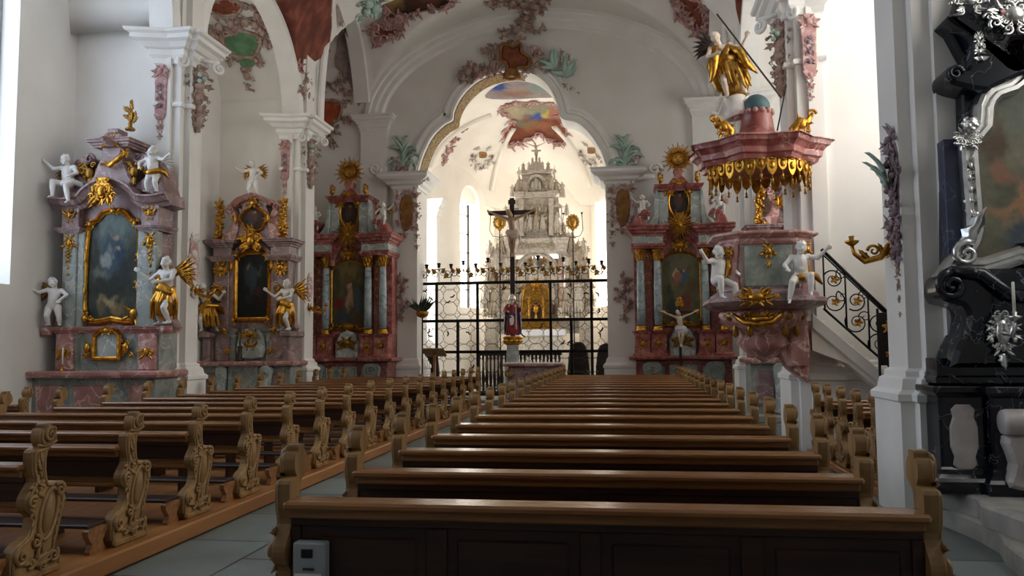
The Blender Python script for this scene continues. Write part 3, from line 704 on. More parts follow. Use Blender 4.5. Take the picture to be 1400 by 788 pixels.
def body(B, J, k=1.0, baby=False, face=(0, -1, 0), fingers=True, curls=True, beard=False, robe=None, legs=True):
    """J: pelvis chest neck head shl shr ell elr hal har hpl hpr knl knr ftl ftr (metres)"""
    V = {n: Vector(p) for n, p in J.items()}
    f = 1.0 if not baby else 1.18
    B.chain([V['pelvis'], (V['pelvis'] + V['chest']) / 2, V['chest']], [.125 * k * f, .115 * k * f * (1.08 if baby else 1), .13 * k * f])
    ax = (V['shr'] - V['shl']).normalized(); up = (V['chest'] - V['pelvis']).normalized(); fw = ax.cross(up) * -1
    if fw.dot(Vector(face)) < 0: fw = -fw
    B.c(V['shl'], V['chest'], .062 * k * f, .1 * k * f); B.c(V['shr'], V['chest'], .062 * k * f, .1 * k * f)
    if baby: B.e((V['pelvis'] + V['chest']) / 2 + fw * .035 * k, (.125 * k, .125 * k, .12 * k))
    B.c(V['chest'], V['neck'], .07 * k, .056 * k * f); B.c(V['neck'], V['head'], .055 * k * f, .06 * k * f)
    F = Vector(face).normalized(); hu = (V['head'] - V['neck']).normalized(); hr = F.cross(hu).normalized(); hu = hr.cross(F).normalized()
    hk = k * (1.25 if baby else 1.0); R = Matrix((hr, F, hu)).transposed(); H = V['head'] + hu * .05 * hk
    B.e(H, (.078 * hk, .098 * hk, .112 * hk), R)
    P = lambda x, y, z: H + hr * x * hk + F * y * hk + hu * z * hk
    B.c(P(0, .088, .01), P(0, .108, -.022), .010 * hk, .017 * hk)                         # nose
    for sx in (-1, 1):
        B.e(P(sx * .042, .066, -.035), (.032 * hk, .03 * hk, .03 * hk)); B.c(P(sx * .015, .09, .025), P(sx * .055, .07, .022), .011 * hk)      # cheek, brow
        B.e(P(sx * .032, .083, .003), .013 * hk); B.e(P(sx * .08, -.005, -.01), (.014 * hk, .022 * hk, .03 * hk), R)  # eye, ear
    B.c(P(-.02, .09, -.055), P(.02, .09, -.055), .011 * hk); B.e(P(0, .075, -.088), (.03 * hk, .026 * hk, .024 * hk))   # mouth, chin
    rn = random.Random(3)
    if curls:
        for i in range(34):
            a, b = rn.uniform(-PI, PI), rn.uniform(-.1, 1.3); q = Vector((math.cos(b) * math.sin(a) * .083, -math.cos(b) * math.cos(a) * .1 - .01, math.sin(b) * .115))
            if q.y > .05 and q.z < .055: continue
            B.e(P(*q), .022 * hk)
    else: B.e(P(0, -.02, .03), (.086 * hk, .094 * hk, .1 * hk), R); B.c(P(0, -.06, .0), P(0, -.075, -.12), .07 * hk, .06 * hk)
    if beard:
        for i in range(-2, 3): B.c(P(i * .022, .07, -.08), P(i * .012, .085, -.15), .022 * hk, .012 * hk)
    for s_ in 'lr':
        sh, el, ha = V['sh' + s_], V['el' + s_], V['ha' + s_]
        B.c(sh, el, .052 * k * f, .042 * k * f); B.c(el, ha, .043 * k * f, .028 * k * f)
        d = (ha - el).normalized(); sd = d.cross(F); sd = sd.normalized() if sd.length > .1 else d.orthogonal().normalized(); pn = d.cross(sd)
        q = .85 if not baby else .8; pc = ha + d * .045 * k * q; B.c(ha, pc + d * .025 * k * q, .026 * k, .034 * k * .8)
        B.e(pc + d * .01 * k, (.034 * k, .034 * k, .034 * k))
        if fingers:
            for i, (o, L) in enumerate(((-.030, .062), (-.011, .075), (.010, .07), (.029, .055))):
                b0 = pc + d * .03 * k + sd * o * k; m1 = b0 + d * L * .55 * k + sd * o * .25 * k; B.c(b0, m1, .0105 * k, .0095 * k, 6); B.c(m1, m1 + (d * .8 + pn * .6) * L * .5 * k, .0095 * k, .008 * k, 6)
            t0 = pc - sd * .03 * k; B.c(t0 - d * .02 * k, t0 + (d * .5 - sd * .7) * .05 * k, .013 * k, .011 * k, 6); t1 = t0 + (d * .5 - sd * .7) * .05 * k; B.c(t1, t1 + d * .03 * k, .011 * k, .009 * k, 6)
        if legs:
            hp, kn, ft = V['hp' + s_], V['kn' + s_], V['ft' + s_]
            B.c(V['pelvis'], hp, .1 * k * f, .09 * k * f); B.c(hp, kn, .09 * k * f, .06 * k * f); B.c(kn, (kn * .6 + ft * .4), .058 * k * f, .06 * k * f); B.c(kn * .6 + ft * .4, ft, .06 * k * f, .036 * k * f)
            td = V.get('to' + s_)
            td = (td - ft) if td is not None else Vector((F.x * .8, F.y, -.25)); td.normalize()
            B.c(ft, ft - td * .03 * k, .036 * k, .034 * k); B.c(ft, ft + td * .13 * k, .036 * k, .022 * k)
            if fingers:
                ts = td.cross(Vector((0, 0, 1))); ts = ts.normalized() if ts.length > .1 else Vector((1, 0, 0))
                for i in range(5): B.c(ft + td * .125 * k + ts * (i - 2) * .015 * k, ft + td * (.158 - .006 * abs(i - 1)) * k + ts * (i - 2) * .016 * k, .0105 * k, .009 * k, 6)
def wing(mb, x, z, y, sgn, S, up=.9):
    """feathered wing spreading sideways and back in three rows"""
    for row, (L, n, w) in enumerate(((.42, 7, .05), (.3, 6, .05), (.2, 5, .05))):
        for i in range(n):
            a = up - i * .27 - row * .05; b = a if sgn > 0 else PI - a
            mb.leaf((x + sgn * (.03 + .022 * i) * S, z + (.06 - .012 * i) * S), b, L * S * (1 - .05 * i), w * S, y + .02 * S - row * .018 * S, curl=-.12, lobes=1, steps=5, bend=-.5 * sgn)
    mb.tube([(x, y, z), (x + sgn * .12 * S, y + .01, z + .1 * S), (x + sgn * .2 * S, y, z + .08 * S)], [.035 * S, .03 * S, .015 * S], 6)
FIG = {}
def proto():
    vx = .0095
    b = Blob(); body(b, dict(pelvis=(0, 0, .1), chest=(.01, -.03, .3), neck=(.01, -.04, .39), head=(.0, -.06, .43), shl=(-.09, -.03, .35), shr=(.11, -.03, .35), ell=(-.2, -.08, .33), elr=(.2, -.08, .25), hal=(-.3, -.13, .43), har=(.17, -.2, .19), hpl=(-.06, -.05, .08), hpr=(.07, -.05, .08), knl=(-.1, -.22, .1), knr=(.12, -.21, .02), ftl=(-.09, -.22, -.12), ftr=(.16, -.2, -.2), tol=(-.1, -.35, -.17), tor=(.17, -.32, -.27)), .6, True, (-.2, -1, -.1)); FIG['sit'] = b.mesh('body', vx, 1)
    b = Blob(); body(b, dict(pelvis=(0, 0, .34), chest=(.02, -.01, .53), neck=(.02, -.02, .62), head=(.01, -.04, .66), shl=(-.08, -.01, .585), shr=(.12, -.01, .57), ell=(-.2, -.05, .54), elr=(.22, -.06, .5), hal=(-.31, -.1, .6), har=(.16, -.16, .42), hpl=(-.06, 0, .3), hpr=(.065, 0, .3), knl=(-.07, -.07, .17), knr=(.1, -.03, .16), ftl=(-.06, .02, .03), ftr=(.1, .01, .03), tol=(-.09, -.1, .02), tor=(.14, -.1, .02)), .6, True, (.15, -1, -.1)); FIG['stand'] = b.mesh('body', vx, 1)
    # leaning angel, bare arms and one leg out of the cloth
    b = Blob(); body(b, dict(pelvis=(0, 0, .5), chest=(-.05, -.06, .8), neck=(-.07, -.1, .93), head=(-.09, -.13, .98), shl=(-.2, -.06, .87), shr=(.1, -.06, .87), ell=(-.3, -.2, .72), elr=(.24, -.14, .74), hal=(-.2, -.36, .68), har=(.34, -.26, .86), hpl=(-.09, -.02, .45), hpr=(.09, -.02, .45), knl=(-.14, -.2, .28), knr=(.12, -.08, .22), ftl=(-.12, -.06, .05), ftr=(.2, .06, .05), tol=(-.14, -.2, .02), tor=(.24, -.06, .02)), .82, False, (-.3, -1, -.25)); FIG['angel'] = b.mesh('body', .012, 1)
    b = Blob(); r = random.Random(4)
    b.chain([(0, 0, .56), (0, -.03, .42), (.02, -.03, .2)], [.14, .17, .12])
    for i in range(16):
        a = 2 * PI * i / 16; q = .15 + .05 * (i % 2); b.chain([(.12 * math.cos(a), .11 * math.sin(a) - .02, .6), (q * 1.0 * math.cos(a) + .02, q * .95 * math.sin(a) - .04, .38), (q * 1.1 * math.cos(a) + .05, q * math.sin(a) - .02, .16 + .06 * math.sin(a * 2))], [.03, .034, .018])
    b.chain([(-.18, -.1, .52), (.0, -.16, .6), (.2, -.06, .6), (.32, .06, .5), (.42, .08, .34)], [.04, .055, .06, .06, .02])
    b.chain([(.1, -.02, .86), (.02, -.15, .72), (-.12, -.1, .58)], [.04, .05, .05]); FIG['angel_cloth'] = b.mesh('drapery', .012, 1)
    # robed saint
    b = Blob(); J = dict(pelvis=(0, 0, .95), chest=(.0, -.02, 1.3), neck=(0, -.03, 1.46), head=(.0, -.05, 1.53), shl=(-.2, -.02, 1.4), shr=(.2, -.02, 1.4), ell=(-.32, -.1, 1.15), elr=(.33, -.05, 1.18), hal=(-.18, -.3, 1.1), har=(.36, -.28, 1.3), hpl=(-.1, 0, .9), hpr=(.1, 0, .9), knl=(-.1, -.08, .5), knr=(.1, -.04, .5), ftl=(-.1, 0, .08), ftr=(.12, 0, .08))
    body(b, J, 1.0, False, (0, -1, -.1), beard=True); FIG['saint'] = b.mesh('body', .014, 1)
    b = Blob(); b.chain([(0, 0, 1.36), (0, 0, 1.0), (0, -.02, .5), (0, 0, .24)], [.15, .17, .18, .2])
    for i in range(20):
        a = 2 * PI * i / 20 + .1; q = .185 + .045 * (i % 2); b.chain([(.15 * math.cos(a), .13 * math.sin(a), 1.3), (q * math.cos(a), q * .85 * math.sin(a), .9), (q * 1.12 * math.cos(a + .15), q * math.sin(a + .15), .45), (q * 1.3 * math.cos(a), q * 1.1 * math.sin(a), .06)], [.03, .035, .04, .03])
    b.chain([(-.2, 0, 1.4), (-.33, -.08, 1.16), (-.24, -.24, 1.1)], [.09, .1, .08]); b.chain([(.2, 0, 1.4), (.34, -.04, 1.18), (.36, -.2, 1.26)], [.09, .1, .08]); FIG['robe'] = b.mesh('robe', .018, 1)
    b = Blob()
    for i in range(13):
        a = PI * (i / 12) ; q = .27 + .03 * (i % 2); b.chain([(.2 * math.cos(a), .12 * math.sin(a) + .02, 1.44), (q * 1.15 * math.cos(a), q * .8 * math.sin(a) + .04, 1.0), (q * 1.3 * math.cos(a), q * 1.0 * math.sin(a) + .02, .4), (q * 1.25 * math.cos(a), q * 1.1 * math.sin(a), .1)], [.05, .05, .05, .03])
    b.chain([(-.3, -.1, 1.0), (-.05, -.28, .85), (.25, -.2, 1.0)], [.06, .07, .05]); FIG['mantle'] = b.mesh('mantle', .018, 1)
    # crucified figure, 1 m from crown to feet
    b = Blob(); body(b, dict(pelvis=(.02, -.05, .5), chest=(-.01, -.06, .74), neck=(-.01, -.07, .85), head=(-.04, -.1, .885), shl=(-.13, -.06, .8), shr=(.12, -.06, .8), ell=(-.3, -.05, .87), elr=(.29, -.05, .87), hal=(-.46, -.04, .95), har=(.45, -.04, .95), hpl=(-.05, -.05, .46), hpr=(.07, -.05, .46), knl=(-.03, -.13, .26), knr=(.06, -.13, .26), ftl=(.0, -.05, .06), ftr=(.035, -.05, .06), tol=(.0, -.1, -.05), tor=(.04, -.1, -.05)), .6, False, (-.35, -1, -.5), curls=False, beard=True); FIG['corpus'] = b.mesh('body', .0085, 1)
    b = Blob(); b.c((-.06, -.06, .48), (.1, -.06, .47), .085, .085)
    for i in range(5): b.c((-.08, -.12 + .01 * i, .53 - .035 * i), (.12, -.12, .5 - .03 * i), .022)
    b.chain([(.12, -.06, .5), (.17, -.06, .42), (.16, -.05, .3)], [.04, .035, .015]); FIG['loincloth'] = b.mesh('loincloth', .0085, 1)
    # small draped figure for the high altar, 1 m tall
    b = Blob(); J2 = {n: (p[0] * .58, p[1] * .58, p[2] * .58) for n, p in J.items()}; body(b, J2, .6, False, (0, -1, -.1), fingers=False)
    b.chain([(0, 0, .78), (0, 0, .58), (0, -.02, .3), (0, 0, .14)], [.1, .12, .115, .1])
    for i in range(12):
        a = 2 * PI * i / 12; q = .125 + .03 * (i % 2); b.chain([(.09 * math.cos(a), .08 * math.sin(a), .75), (q * math.cos(a), q * .9 * math.sin(a), .45), (q * 1.25 * math.cos(a), q * 1.1 * math.sin(a), .04)], [.02, .026, .022])
    FIG['statuette'] = b.mesh('statuette', .016, 1)
proto()
def inst(name, me, mat, parent, S=1, flip=False, loc=(0, 0, 0), rz=0):
    key = (me.name, mat)
    if key not in KIDS:
        m2 = me.copy(); m2.materials.clear(); m2.materials.append(M[mat]); KIDS[key] = m2
    o = bpy.data.objects.new(name, KIDS[key]); COL.objects.link(o); o.parent = parent
    o.scale = (-S if flip else S, S, S); o.location = loc; o.rotation_euler.z = rz
    return o
def putto(kind, label, loc, S=1.0, flip=False, mat='white_figure', wings=None, rz=0, cloth=None, group=None):
    t = thing('putto', label, 'putto', loc, rz, group)
    inst('body', FIG[kind], mat, t, S, flip)
    zb = .3 if kind == 'sit' else .53
    if wings:
        for sg in (-1, 1):
            mb = MB(); wing(mb, sg * .03 * S, zb * S, .07 * S, sg, S * .62); mb.build('wing', wings, t)
    if cloth:
        mb = MB(); z = (.1 if kind == 'sit' else .34) * S
        mb.tube([(-.12 * S, -.06 * S, z), (0, -.13 * S, z - .02 * S), (.12 * S, -.05 * S, z + .02 * S), (.18 * S, .05 * S, z), (.25 * S, .04 * S, z - .1 * S)], [.03 * S, .045 * S, .05 * S, .045 * S, .01 * S], 7); mb.build('sash', cloth, t)
    return t
def angel(label, loc, S=1.0, flip=False, wings='gold', rz=0, group=None):
    t = thing('angel', label, 'angel statue', loc, rz, group)
    inst('body', FIG['angel'], 'white_figure', t, S, flip); inst('drapery', FIG['angel_cloth'], 'gold', t, S, flip)
    for sg in (-1, 1):
        mb = MB(); wing(mb, (sg * .06 - (.05 if not flip else -.05)) * S, .82 * S, .06 * S, sg, S * .95); mb.build('wing', wings, t)
    return t
# ================================================================== side altars
class AF:
    """measures of one altar: offsets from its axis and heights, in units of a survey grid"""
    def __init__(s, ox, oy, k, xc, D):
        s.ox, s.oy, s.k, s.D = ox, oy, k, D; s.px = ox + xc / k
        s.sx = (PY(s.px + 10, 475, D).x - PY(s.px - 10, 475, D).x) / 20 / k; s.x0 = PY(s.px, 475, D).x; s.xc = xc
    def x(s, dx): return dx * s.sx
    def z(s, cy): return PY(s.px, s.oy + cy / s.k, s.D).z
    def pts(s, l): return [(s.x(a), s.z(b)) for a, b in l]
    def sym(s, l):
        """closed outline from the right-hand half listed bottom to top"""
        r = [(s.x(a), s.z(b)) for a, b in l]; return r + [(-x, z) for x, z in reversed(r) if x > 1e-6]
def sunburst(mb, x, z, y, r0, r1, n=28, w=.02, seed=1):
    R = random.Random(seed)
    for i in range(n):
        a = 2 * PI * i / n; q = r1 * (1 if i % 2 else .8) * R.uniform(.92, 1.04)
        mb.tube([(x + r0 * math.cos(a), y, z + r0 * math.sin(a)), (x + q * math.cos(a), y - .02, z + q * math.sin(a))], [w, w * .25], 4)
def frame(mb, ol, y, w=.07, d=.06):
    mb.sweep([(x, y, z) for x, z in ol], [(-w * .3, 0), (-w * .3, d * .5), (0, d * .7), (w * .25, d), (w * .6, d * .55), (w * .8, d * .8), (w, d * .4), (w, 0)], (0, -1, 0), closed=True, flip=1 if area(ol) < 0 else -1)
def area(ol): return sum(ol[i - 1][0] * ol[i][1] - ol[i][0] * ol[i - 1][1] for i in range(len(ol))) / 2
def entab(mb, plan, z0, prof):
    mb.sweep([(x, y, z0) for x, y in plan], prof, (0, 0, 1), flip=-1, caps=False)
    if prof[-1][0] <= 0 or True: mb.hprism(plan, z0 + prof[0][1], z0 + prof[-1][1])
def corn(h, o):
    return [(0, 0), (.12 * o, .02 * h), (.15 * o, .18 * h), (.4 * o, .3 * h), (.45 * o, .45 * h), (.8 * o, .6 * h), (.85 * o, .8 * h), (o, .88 * h), (o, h), (0, h)]
def painting(name, ol, y, mat, parent, depth=.03):
    xs = [p[0] for p in ol]; zs = [p[1] for p in ol]; mb = MB(); mb.prism(ol, y, y + depth)
    return mb.build(name, mat, parent, uv=(min(xs), max(xs), min(zs), max(zs), 0, 2))
def capital(mb, x, y, z0, h, r):
    mb.lathe([(r * .9, 0), (r * 1.05, .05 * h), (r * .95, .1 * h), (r * 1.0, .4 * h), (r * 1.3, .85 * h), (r * 1.4, .9 * h), (r * 1.4, h), (0, h)], x, y, z0, 12)
    for row in range(2):
        for i in range(8):
            a = 2 * PI * (i + .5 * row) / 8; T0 = mb.T; mb.T = (T0 or Matrix.Identity(4)) @ basis((x + r * math.cos(a), y + r * math.sin(a), z0 + h * (.05 + .38 * row)), (-math.sin(a), math.cos(a), 0), (-math.cos(a), -math.sin(a), 0), (0, 0, 1))
            mb.leaf((0, 0), PI / 2, h * .5, r * .32, 0, .45, lobes=2, steps=4); mb.T = T0
    for i in range(4):
        a = PI / 4 + i * PI / 2; mb.ell((x + r * 1.35 * math.cos(a), y + r * 1.35 * math.sin(a), z0 + h * .82), r * .3, 6, 5)
def vase(mb, x, y, z, h):
    mb.lathe([(.16 * h, 0), (.17 * h, .05 * h), (.07 * h, .12 * h), (.08 * h, .18 * h), (.2 * h, .32 * h), (.24 * h, .48 * h), (.16 * h, .58 * h), (.19 * h, .63 * h), (0, .64 * h)], x, y, z, 10)
    R = random.Random(int(x * 100))
    for i in range(9): mb.ell((x + R.uniform(-.2, .2) * h, y + R.uniform(-.12, .12) * h, z + h * R.uniform(.66, 1.0)), h * R.uniform(.07, .11), 7, 5)
SAINTS = [('#5f6d70', '#86785e'), ('#1c2226', '#39424a')]
M['pic_virgin'] = paint_mat('pic_virgin', ('#2b302c', '#45493e'), [(.5, .88, .5, .2, '#667370'), (.48, .62, .24, .26, '#3b4b55'), (.62, .6, .12, .2, '#2c3c4e'), (.49, .8, .07, .05, '#93826e'), (.36, .6, .12, .08, '#7d8582'), (.56, .66, .07, .05, '#8f7d6a'), (.25, .45, .2, .06, '#5c605a'), (.5, .3, .5, .14, '#2c2f2a'), (.42, .16, .2, .06, '#8a7c58'), (.6, .12, .16, .06, '#6d5c3e'), (.3, .1, .1, .06, '#5c5340'), (.75, .4, .12, .16, '#2a3030')], noise=.35)
M['pic_dark'] = paint_mat('pic_dark', ('#141618', '#24241f'), [(.42, .7, .24, .18, '#2c3438'), (.36, .82, .06, .05, '#6c6052'), (.5, .6, .12, .2, '#343c42'), (.66, .72, .14, .06, '#3a3f3e'), (.62, .38, .2, .05, '#3e2222'), (.3, .3, .14, .1, '#2a2a22'), (.72, .22, .12, .1, '#241c18')], noise=.35)
M['pic_small'] = paint_mat('pic_small', ('#2c221c', '#4a3a30'), [(.5, .55, .2, .25, '#5c3f38'), (.5, .75, .09, .09, '#8a735c'), (.4, .4, .12, .2, '#3a4048')])
M['pic_martyr'] = paint_mat('pic_martyr', ('#3c3a30', '#6b6248'), [(.5, .88, .4, .14, '#7a6a44'), (.45, .75, .12, .1, '#6c5a3c'), (.5, .45, .1, .2, '#a58468'), (.5, .62, .05, .045, '#b08c70'), (.18, .38, .14, .1, '#7a3028'), (.75, .35, .14, .2, '#4a5560'), (.35, .18, .22, .08, '#42484e'), (.7, .12, .2, .08, '#594632')])
M['pic_rosary'] = paint_mat('pic_rosary', ('#4f5240', '#7c7658'), [(.5, .9, .4, .12, '#77705a'), (.55, .68, .16, .12, '#4a6484'), (.42, .66, .1, .08, '#a06a54'), (.53, .78, .05, .04, '#c4a286'), (.38, .74, .04, .035, '#c8a88c'), (.2, .5, .12, .1, '#4a4438'), (.75, .5, .12, .12, '#6a5840'), (.62, .28, .18, .14, '#7c4638'), (.25, .26, .14, .14, '#3b4844'), (.45, .1, .3, .08, '#4a3a2c')])
M['pic_black'] = paint_mat('pic_black', ('#5a5a4e', '#87836f'), [(.5, .85, .5, .2, '#6d7066'), (.18, .62, .1, .12, '#5f5146'), (.3, .3, .08, .14, '#b08a6c'), (.24, .24, .1, .05, '#a07c60'), (.36, .34, .1, .07, '#9c4a4c'), (.2, .46, .07, .07, '#8c6a58'), (.5, .4, .14, .2, '#6c5648'), (.35, .12, .2, .06, '#4e5a62'), (.7, .3, .16, .2, '#4d4a44')], noise=.25)
# ------------------------------------------------ the two columned altars flanking the choir arch
fr = AF(820, 180, 2.317, 262, 23.0)
FLR = .15
def column_altar():
    t = thing('columned_altar', '', 'altar', (fr.x0, fr.D, FLR)); u = fr.x; z = lambda c: fr.z(c) - FLR
    B = lambda: MB()
    # mensa and step
    mb = B(); mb.box(-u(190), u(190), -.8, .9, 0, .16, .02); mb.build('step', 'sand_step', t)
    zb = z(722); mb = B(); mb.box(-u(150), u(150), -.3, .9, .16, zb, .02); mb.build('mensa', 'red_marble_dark', t)
    for s_ in (-1, 1):
        mb = B(); mb.box(s_ * u(60), s_ * u(125), -.34, -.29, .35, zb - .18, .02); mb.build('mensa_panel', 'green_marble', t)
        mb = B(); mb.T = Matrix.Translation((s_ * u(98), -.42, 0)) ; mb.prism(smooth_pts(fr_l([(-26, 772), (-30, 745), (-18, 730), (18, 730), (30, 745), (26, 772), (14, 800), (-14, 800)], u, z), 3), -.06, .12, .03); mb.spiral(0, z(752), -.06, u(16), 0, 1.4, s_, t=.03); mb.build('console', 'green_marble', t)
    mb = B(); mb.box(-u(45), u(45), -.36, -.29, .3, zb - .15, .03); mb.build('mensa_panel', 'green_marble', t)
    plan = [(-u(165), .9), (-u(165), -.5), (-u(62), -.5), (-u(52), -.4), (u(52), -.4), (u(62), -.5), (u(165), -.5), (u(165), .9)]
    mb = B(); entab(mb, plan, zb, [(0, 0), (.05, .01), (.07, .05), (.07, .09), (0, .1)]); mb.build('mensa_slab', 'red_marble', t)
    # predella with four pedestals
    z0, z1 = zb + .1, z(632); mb = B(); mb.box(-u(150), u(150), .05, .9, z0, z1); mb.build('predella', 'red_marble_dark', t)
    for dx in (-128, -76, 76, 128):
        x = u(dx); w = u(25); mb = B(); yq = -.36 if abs(dx) > 100 else -.28; mb.box(x - w, x + w, yq, .1, z0, z1 - .02, .012)
        entab(mb, [(x - w, .1), (x - w, yq), (x + w, yq), (x + w, .1)], z1 - .1, corn(.1, .06)); entab(mb, [(x - w, .1), (x - w, yq), (x + w, yq), (x + w, .1)], z0, [(.05, 0), (.05, .05), (0, .09)])
        p = mb.build('pedestal', 'red_marble', t); g = B(); g.orn(x, (z0 + z1) / 2, u(34), u(44), yq, dx % 7, 6); g.build('gilt_ornament', 'gold', p)
    # tabernacle niche in the middle of the predella
    mb = B(); mb.prism(fr.sym([(40, 712), (40, 668), (22, 640), (0, 632)]) if False else [(x, zz - FLR) for x, zz in fr.sym([(42, 712), (42, 660), (24, 628), (0, 618)])], -.12, .1, .03); n = mb.build('tabernacle', 'grey_marble', t)
    g = B(); g.orn(0, z(660), u(70), u(60), -.13, 3, 8); g.build('gilt_ornament', 'gold_dark', n)
    # back wall of the retable
    mb = B(); mb.prism([(x, zz - FLR) for x, zz in fr.sym([(150, 632), (150, 372), (152, 300), (70, 300), (60, 200), (0, 190)])], .12, .9); mb.build('retable', 'red_marble', t)
    for dx in (-103, 103):
        mb = B(); mb.box(u(dx - 12), u(dx + 12), -.05, .15, z1, z(372), .015); pl = mb.build('pilaster', 'red_marble_dark', t)
        g = B()
        for i in range(5): g.orn(u(dx), z(395 + i * 28), u(22 - 2 * i), u(30), -.06, i, 4)
        g.build('gilt_drop', 'gold', pl)
    # columns
    for dx in (-130, -75, 75, 130):
        x = u(dx); y = -.22 if abs(dx) > 100 else -.14; r = u(12.5); c = B(); zc0, zc1 = z(613), z(410); h = zc1 - zc0
        c.lathe([(r * 1.02, 0), (r * 1.05, .3 * h), (r, .6 * h), (r * .86, h)], x, y, zc0, 18); co = c.build('column', 'blue_marble', t)
        g = B(); g.lathe([(r * 1.35, 0), (r * 1.4, .02), (r * 1.4, .05), (r * 1.15, .07), (r * 1.25, .1), (r * 1.2, .13), (r * 1.03, .15)], x, y, z1, 16); g.build('column_base', 'gold', co)
        g = B(); capital(g, x, y, zc1, z(372) - zc1, r * .9); g.build('column_capital', 'gold', co)
    # entablature in three marbles, broken forward over the columns
    pl = lambda e=0: [(-u(152) - e, .9), (-u(152) - e, -.38 - e), (-u(112), -.38 - e), (-u(112), -.3 - e), (-u(57) + e, -.3 - e), (-u(57) + e, 0), (-u(50), .05), (-u(50), .9)]
    for s_ in (-1, 1):
        P = lambda e=0: [(s_ * x, y) for x, y in pl(e)] if s_ > 0 else pl(e)
        def E(nm, mat, za, zb_, prof):
            mb = B(); q = pl(); q = q if s_ < 0 else [(-x, y) for x, y in reversed(q)]; entab(mb, q, za, prof); mb.build(nm, mat, t)
        E('architrave', 'red_marble', z(372), 0, [(0, 0), (.02, 0), (.02, .05), (.05, .06), (.05, z(356) - z(372)), (0, z(356) - z(372))])
        E('frieze', 'grey_marble', z(356), 0, [(0, 0), (.01, 0), (.01, z(334) - z(356)), (0, z(334) - z(356))])
        E('cornice', 'red_marble', z(334), 0, corn(z(300) - z(334), .2))
    # arch moulding over the altarpiece
    ap = smooth_pts(fr_l([(-66, 400), (-62, 372), (-40, 338), (0, 316), (40, 338), (62, 372), (66, 400)], u, z), 4, closed=False)
    mb = B(); mb.sweep([(x, .1, zz) for x, zz in ap], [(-.12, 0), (-.12, .08), (-.05, .12), (0, .2), (.06, .24), (.09, .2), (.14, .2), (.16, 0)], (0, -1, 0), flip=1); mb.build('arch_moulding', 'red_marble', t)
    g = B(); g.orn(0, z(360), u(86), u(46), -.04, 5, 16); g.build('gilt_cartouche', 'gold', t)
    ol = fr_l([(-62, 612), (62, 612), (62, 415), (50, 400), (30, 388), (0, 383), (-30, 388), (-50, 400), (-62, 415)], u, z)
    f = B(); frame(f, ol, .1, .07, .07)
    for sx in (-1, 1): f.orn(sx * u(58), z(600), u(30), u(36), .04, 4 + sx, 5, sym=False)
    f.orn(0, z(606), u(100), u(34), .02, 8, 8); fo = f.build('picture_frame', 'gold', t); painting('altarpiece', ol, .06, 'pic_rosary', t)
    # attic
    mb = B(); mb.prism([(x, zz - FLR) for x, zz in fr.sym([(72, 300), (70, 186), (0, 184)])], .1, .8); mb.build('attic', 'red_marble', t)
    for dx in (-52, 52):
        mb = B(); mb.box(u(dx - 16), u(dx + 16), -.02, .12, z(298), z(188), .012); mb.build('attic_pilaster', 'grey_marble', t)
        mb = B(); s_ = 1 if dx > 0 else -1; mb.T = Matrix.Translation((0, -.08, 0)); mb.prism(smooth_pts(fr_l([(s_ * 72, 300), (s_ * 108, 300), (s_ * 88, 270), (s_ * 80, 230), (s_ * 76, 190), (s_ * 68, 190)], u, z), 3), 0, .3, .02); mb.build('attic_scroll', 'grey_marble', t)
    mb = B(); entab(mb, [(-u(66), .8), (-u(66), -.08), (-u(30), -.08), (-u(26), -.02), (u(26), -.02), (u(30), -.08), (u(66), -.08), (u(66), .8)], z(187), corn(z(168) - z(187), .12)); mb.build('attic_cornice', 'red_marble', t)
    mb = B(); mb.prism(smooth_pts(fr_l([(-30, 170), (-22, 150), (-12, 140), (-14, 118), (14, 118), (12, 140), (22, 150), (30, 170)], u, z), 3), -.06, .3, .02); mb.build('attic_crest', 'red_marble', t)
    ol = [(u(33) * math.cos(a), z(222) + u(50) * math.sin(a)) for a in [2 * PI * i / 28 for i in range(28)]]
    f = B(); frame(f, ol, .05, .07, .07); f.orn(0, z(166), u(54), u(40), -.06, 2, 12); f.orn(-u(32), z(192), u(34), u(36), -.04, 3, 8); f.orn(u(32), z(192), u(34), u(36), -.04, 4, 8); f.orn(0, z(272), u(60), u(34), -.06, 9, 10); f.build('oval_frame', 'gold', t)
    painting('oval_picture', ol, .03, 'pic_small', t)
    g = B(); sunburst(g, 0, z(300), -.12, u(6), u(54), 24, .035, 3); g.orn(0, z(300), u(40), u(36), -.15, 6, 12); g.build('lower_rays', 'gold', t)
    g = B(); sunburst(g, 0, z(85), 0, u(18), u(54), 36, .04, 9); g.sweep([(u(20) * math.cos(2 * PI * i / 16), -.02, z(85) + u(20) * math.sin(2 * PI * i / 16)) for i in range(16)], [(-.03, 0), (0, .06), (.03, 0)], (0, -1, 0), closed=True); g.ell((0, -.02, z(85)), (u(16), .03, u(16)), 12, 6); g.build('sunburst', 'gold', t)
    for s_ in (-1, 1):
        g = B(); vase(g, s_ * u(60), -.05, z(170), .36); g.build('gilt_vase', 'gold', t)
        # curved pediment piece rising outwards, a scroll at its end
        v = smooth_pts(fr_l([(s_ * 98, 302), (s_ * 146, 302), (s_ * 142, 274), (s_ * 126, 254), (s_ * 104, 250), (s_ * 94, 262), (s_ * 108, 272), (s_ * 116, 286)], u, z), 3)
        mb = B(); mb.prism(v, -.34, .3, .03); mb.spiral(s_ * u(104), z(262), -.34, u(10), 0, 1.3, s_, t=.025); mb.build('pediment_scroll', 'red_marble', t)
    return t
def fr_l(l, u, z): return [(u(a), z(b)) for a, b in l]
altar_r = column_altar(); altar_l = copy_tree(altar_r)
tag(altar_r, 'red marble altar with blue columns and gilt sunburst, right of the choir arch', 'altar')
altar_l.location.x = PY(476, 475, fr.D).x; tag(altar_l, 'red marble altar with blue columns and gilt sunburst, left of the choir arch', 'altar')
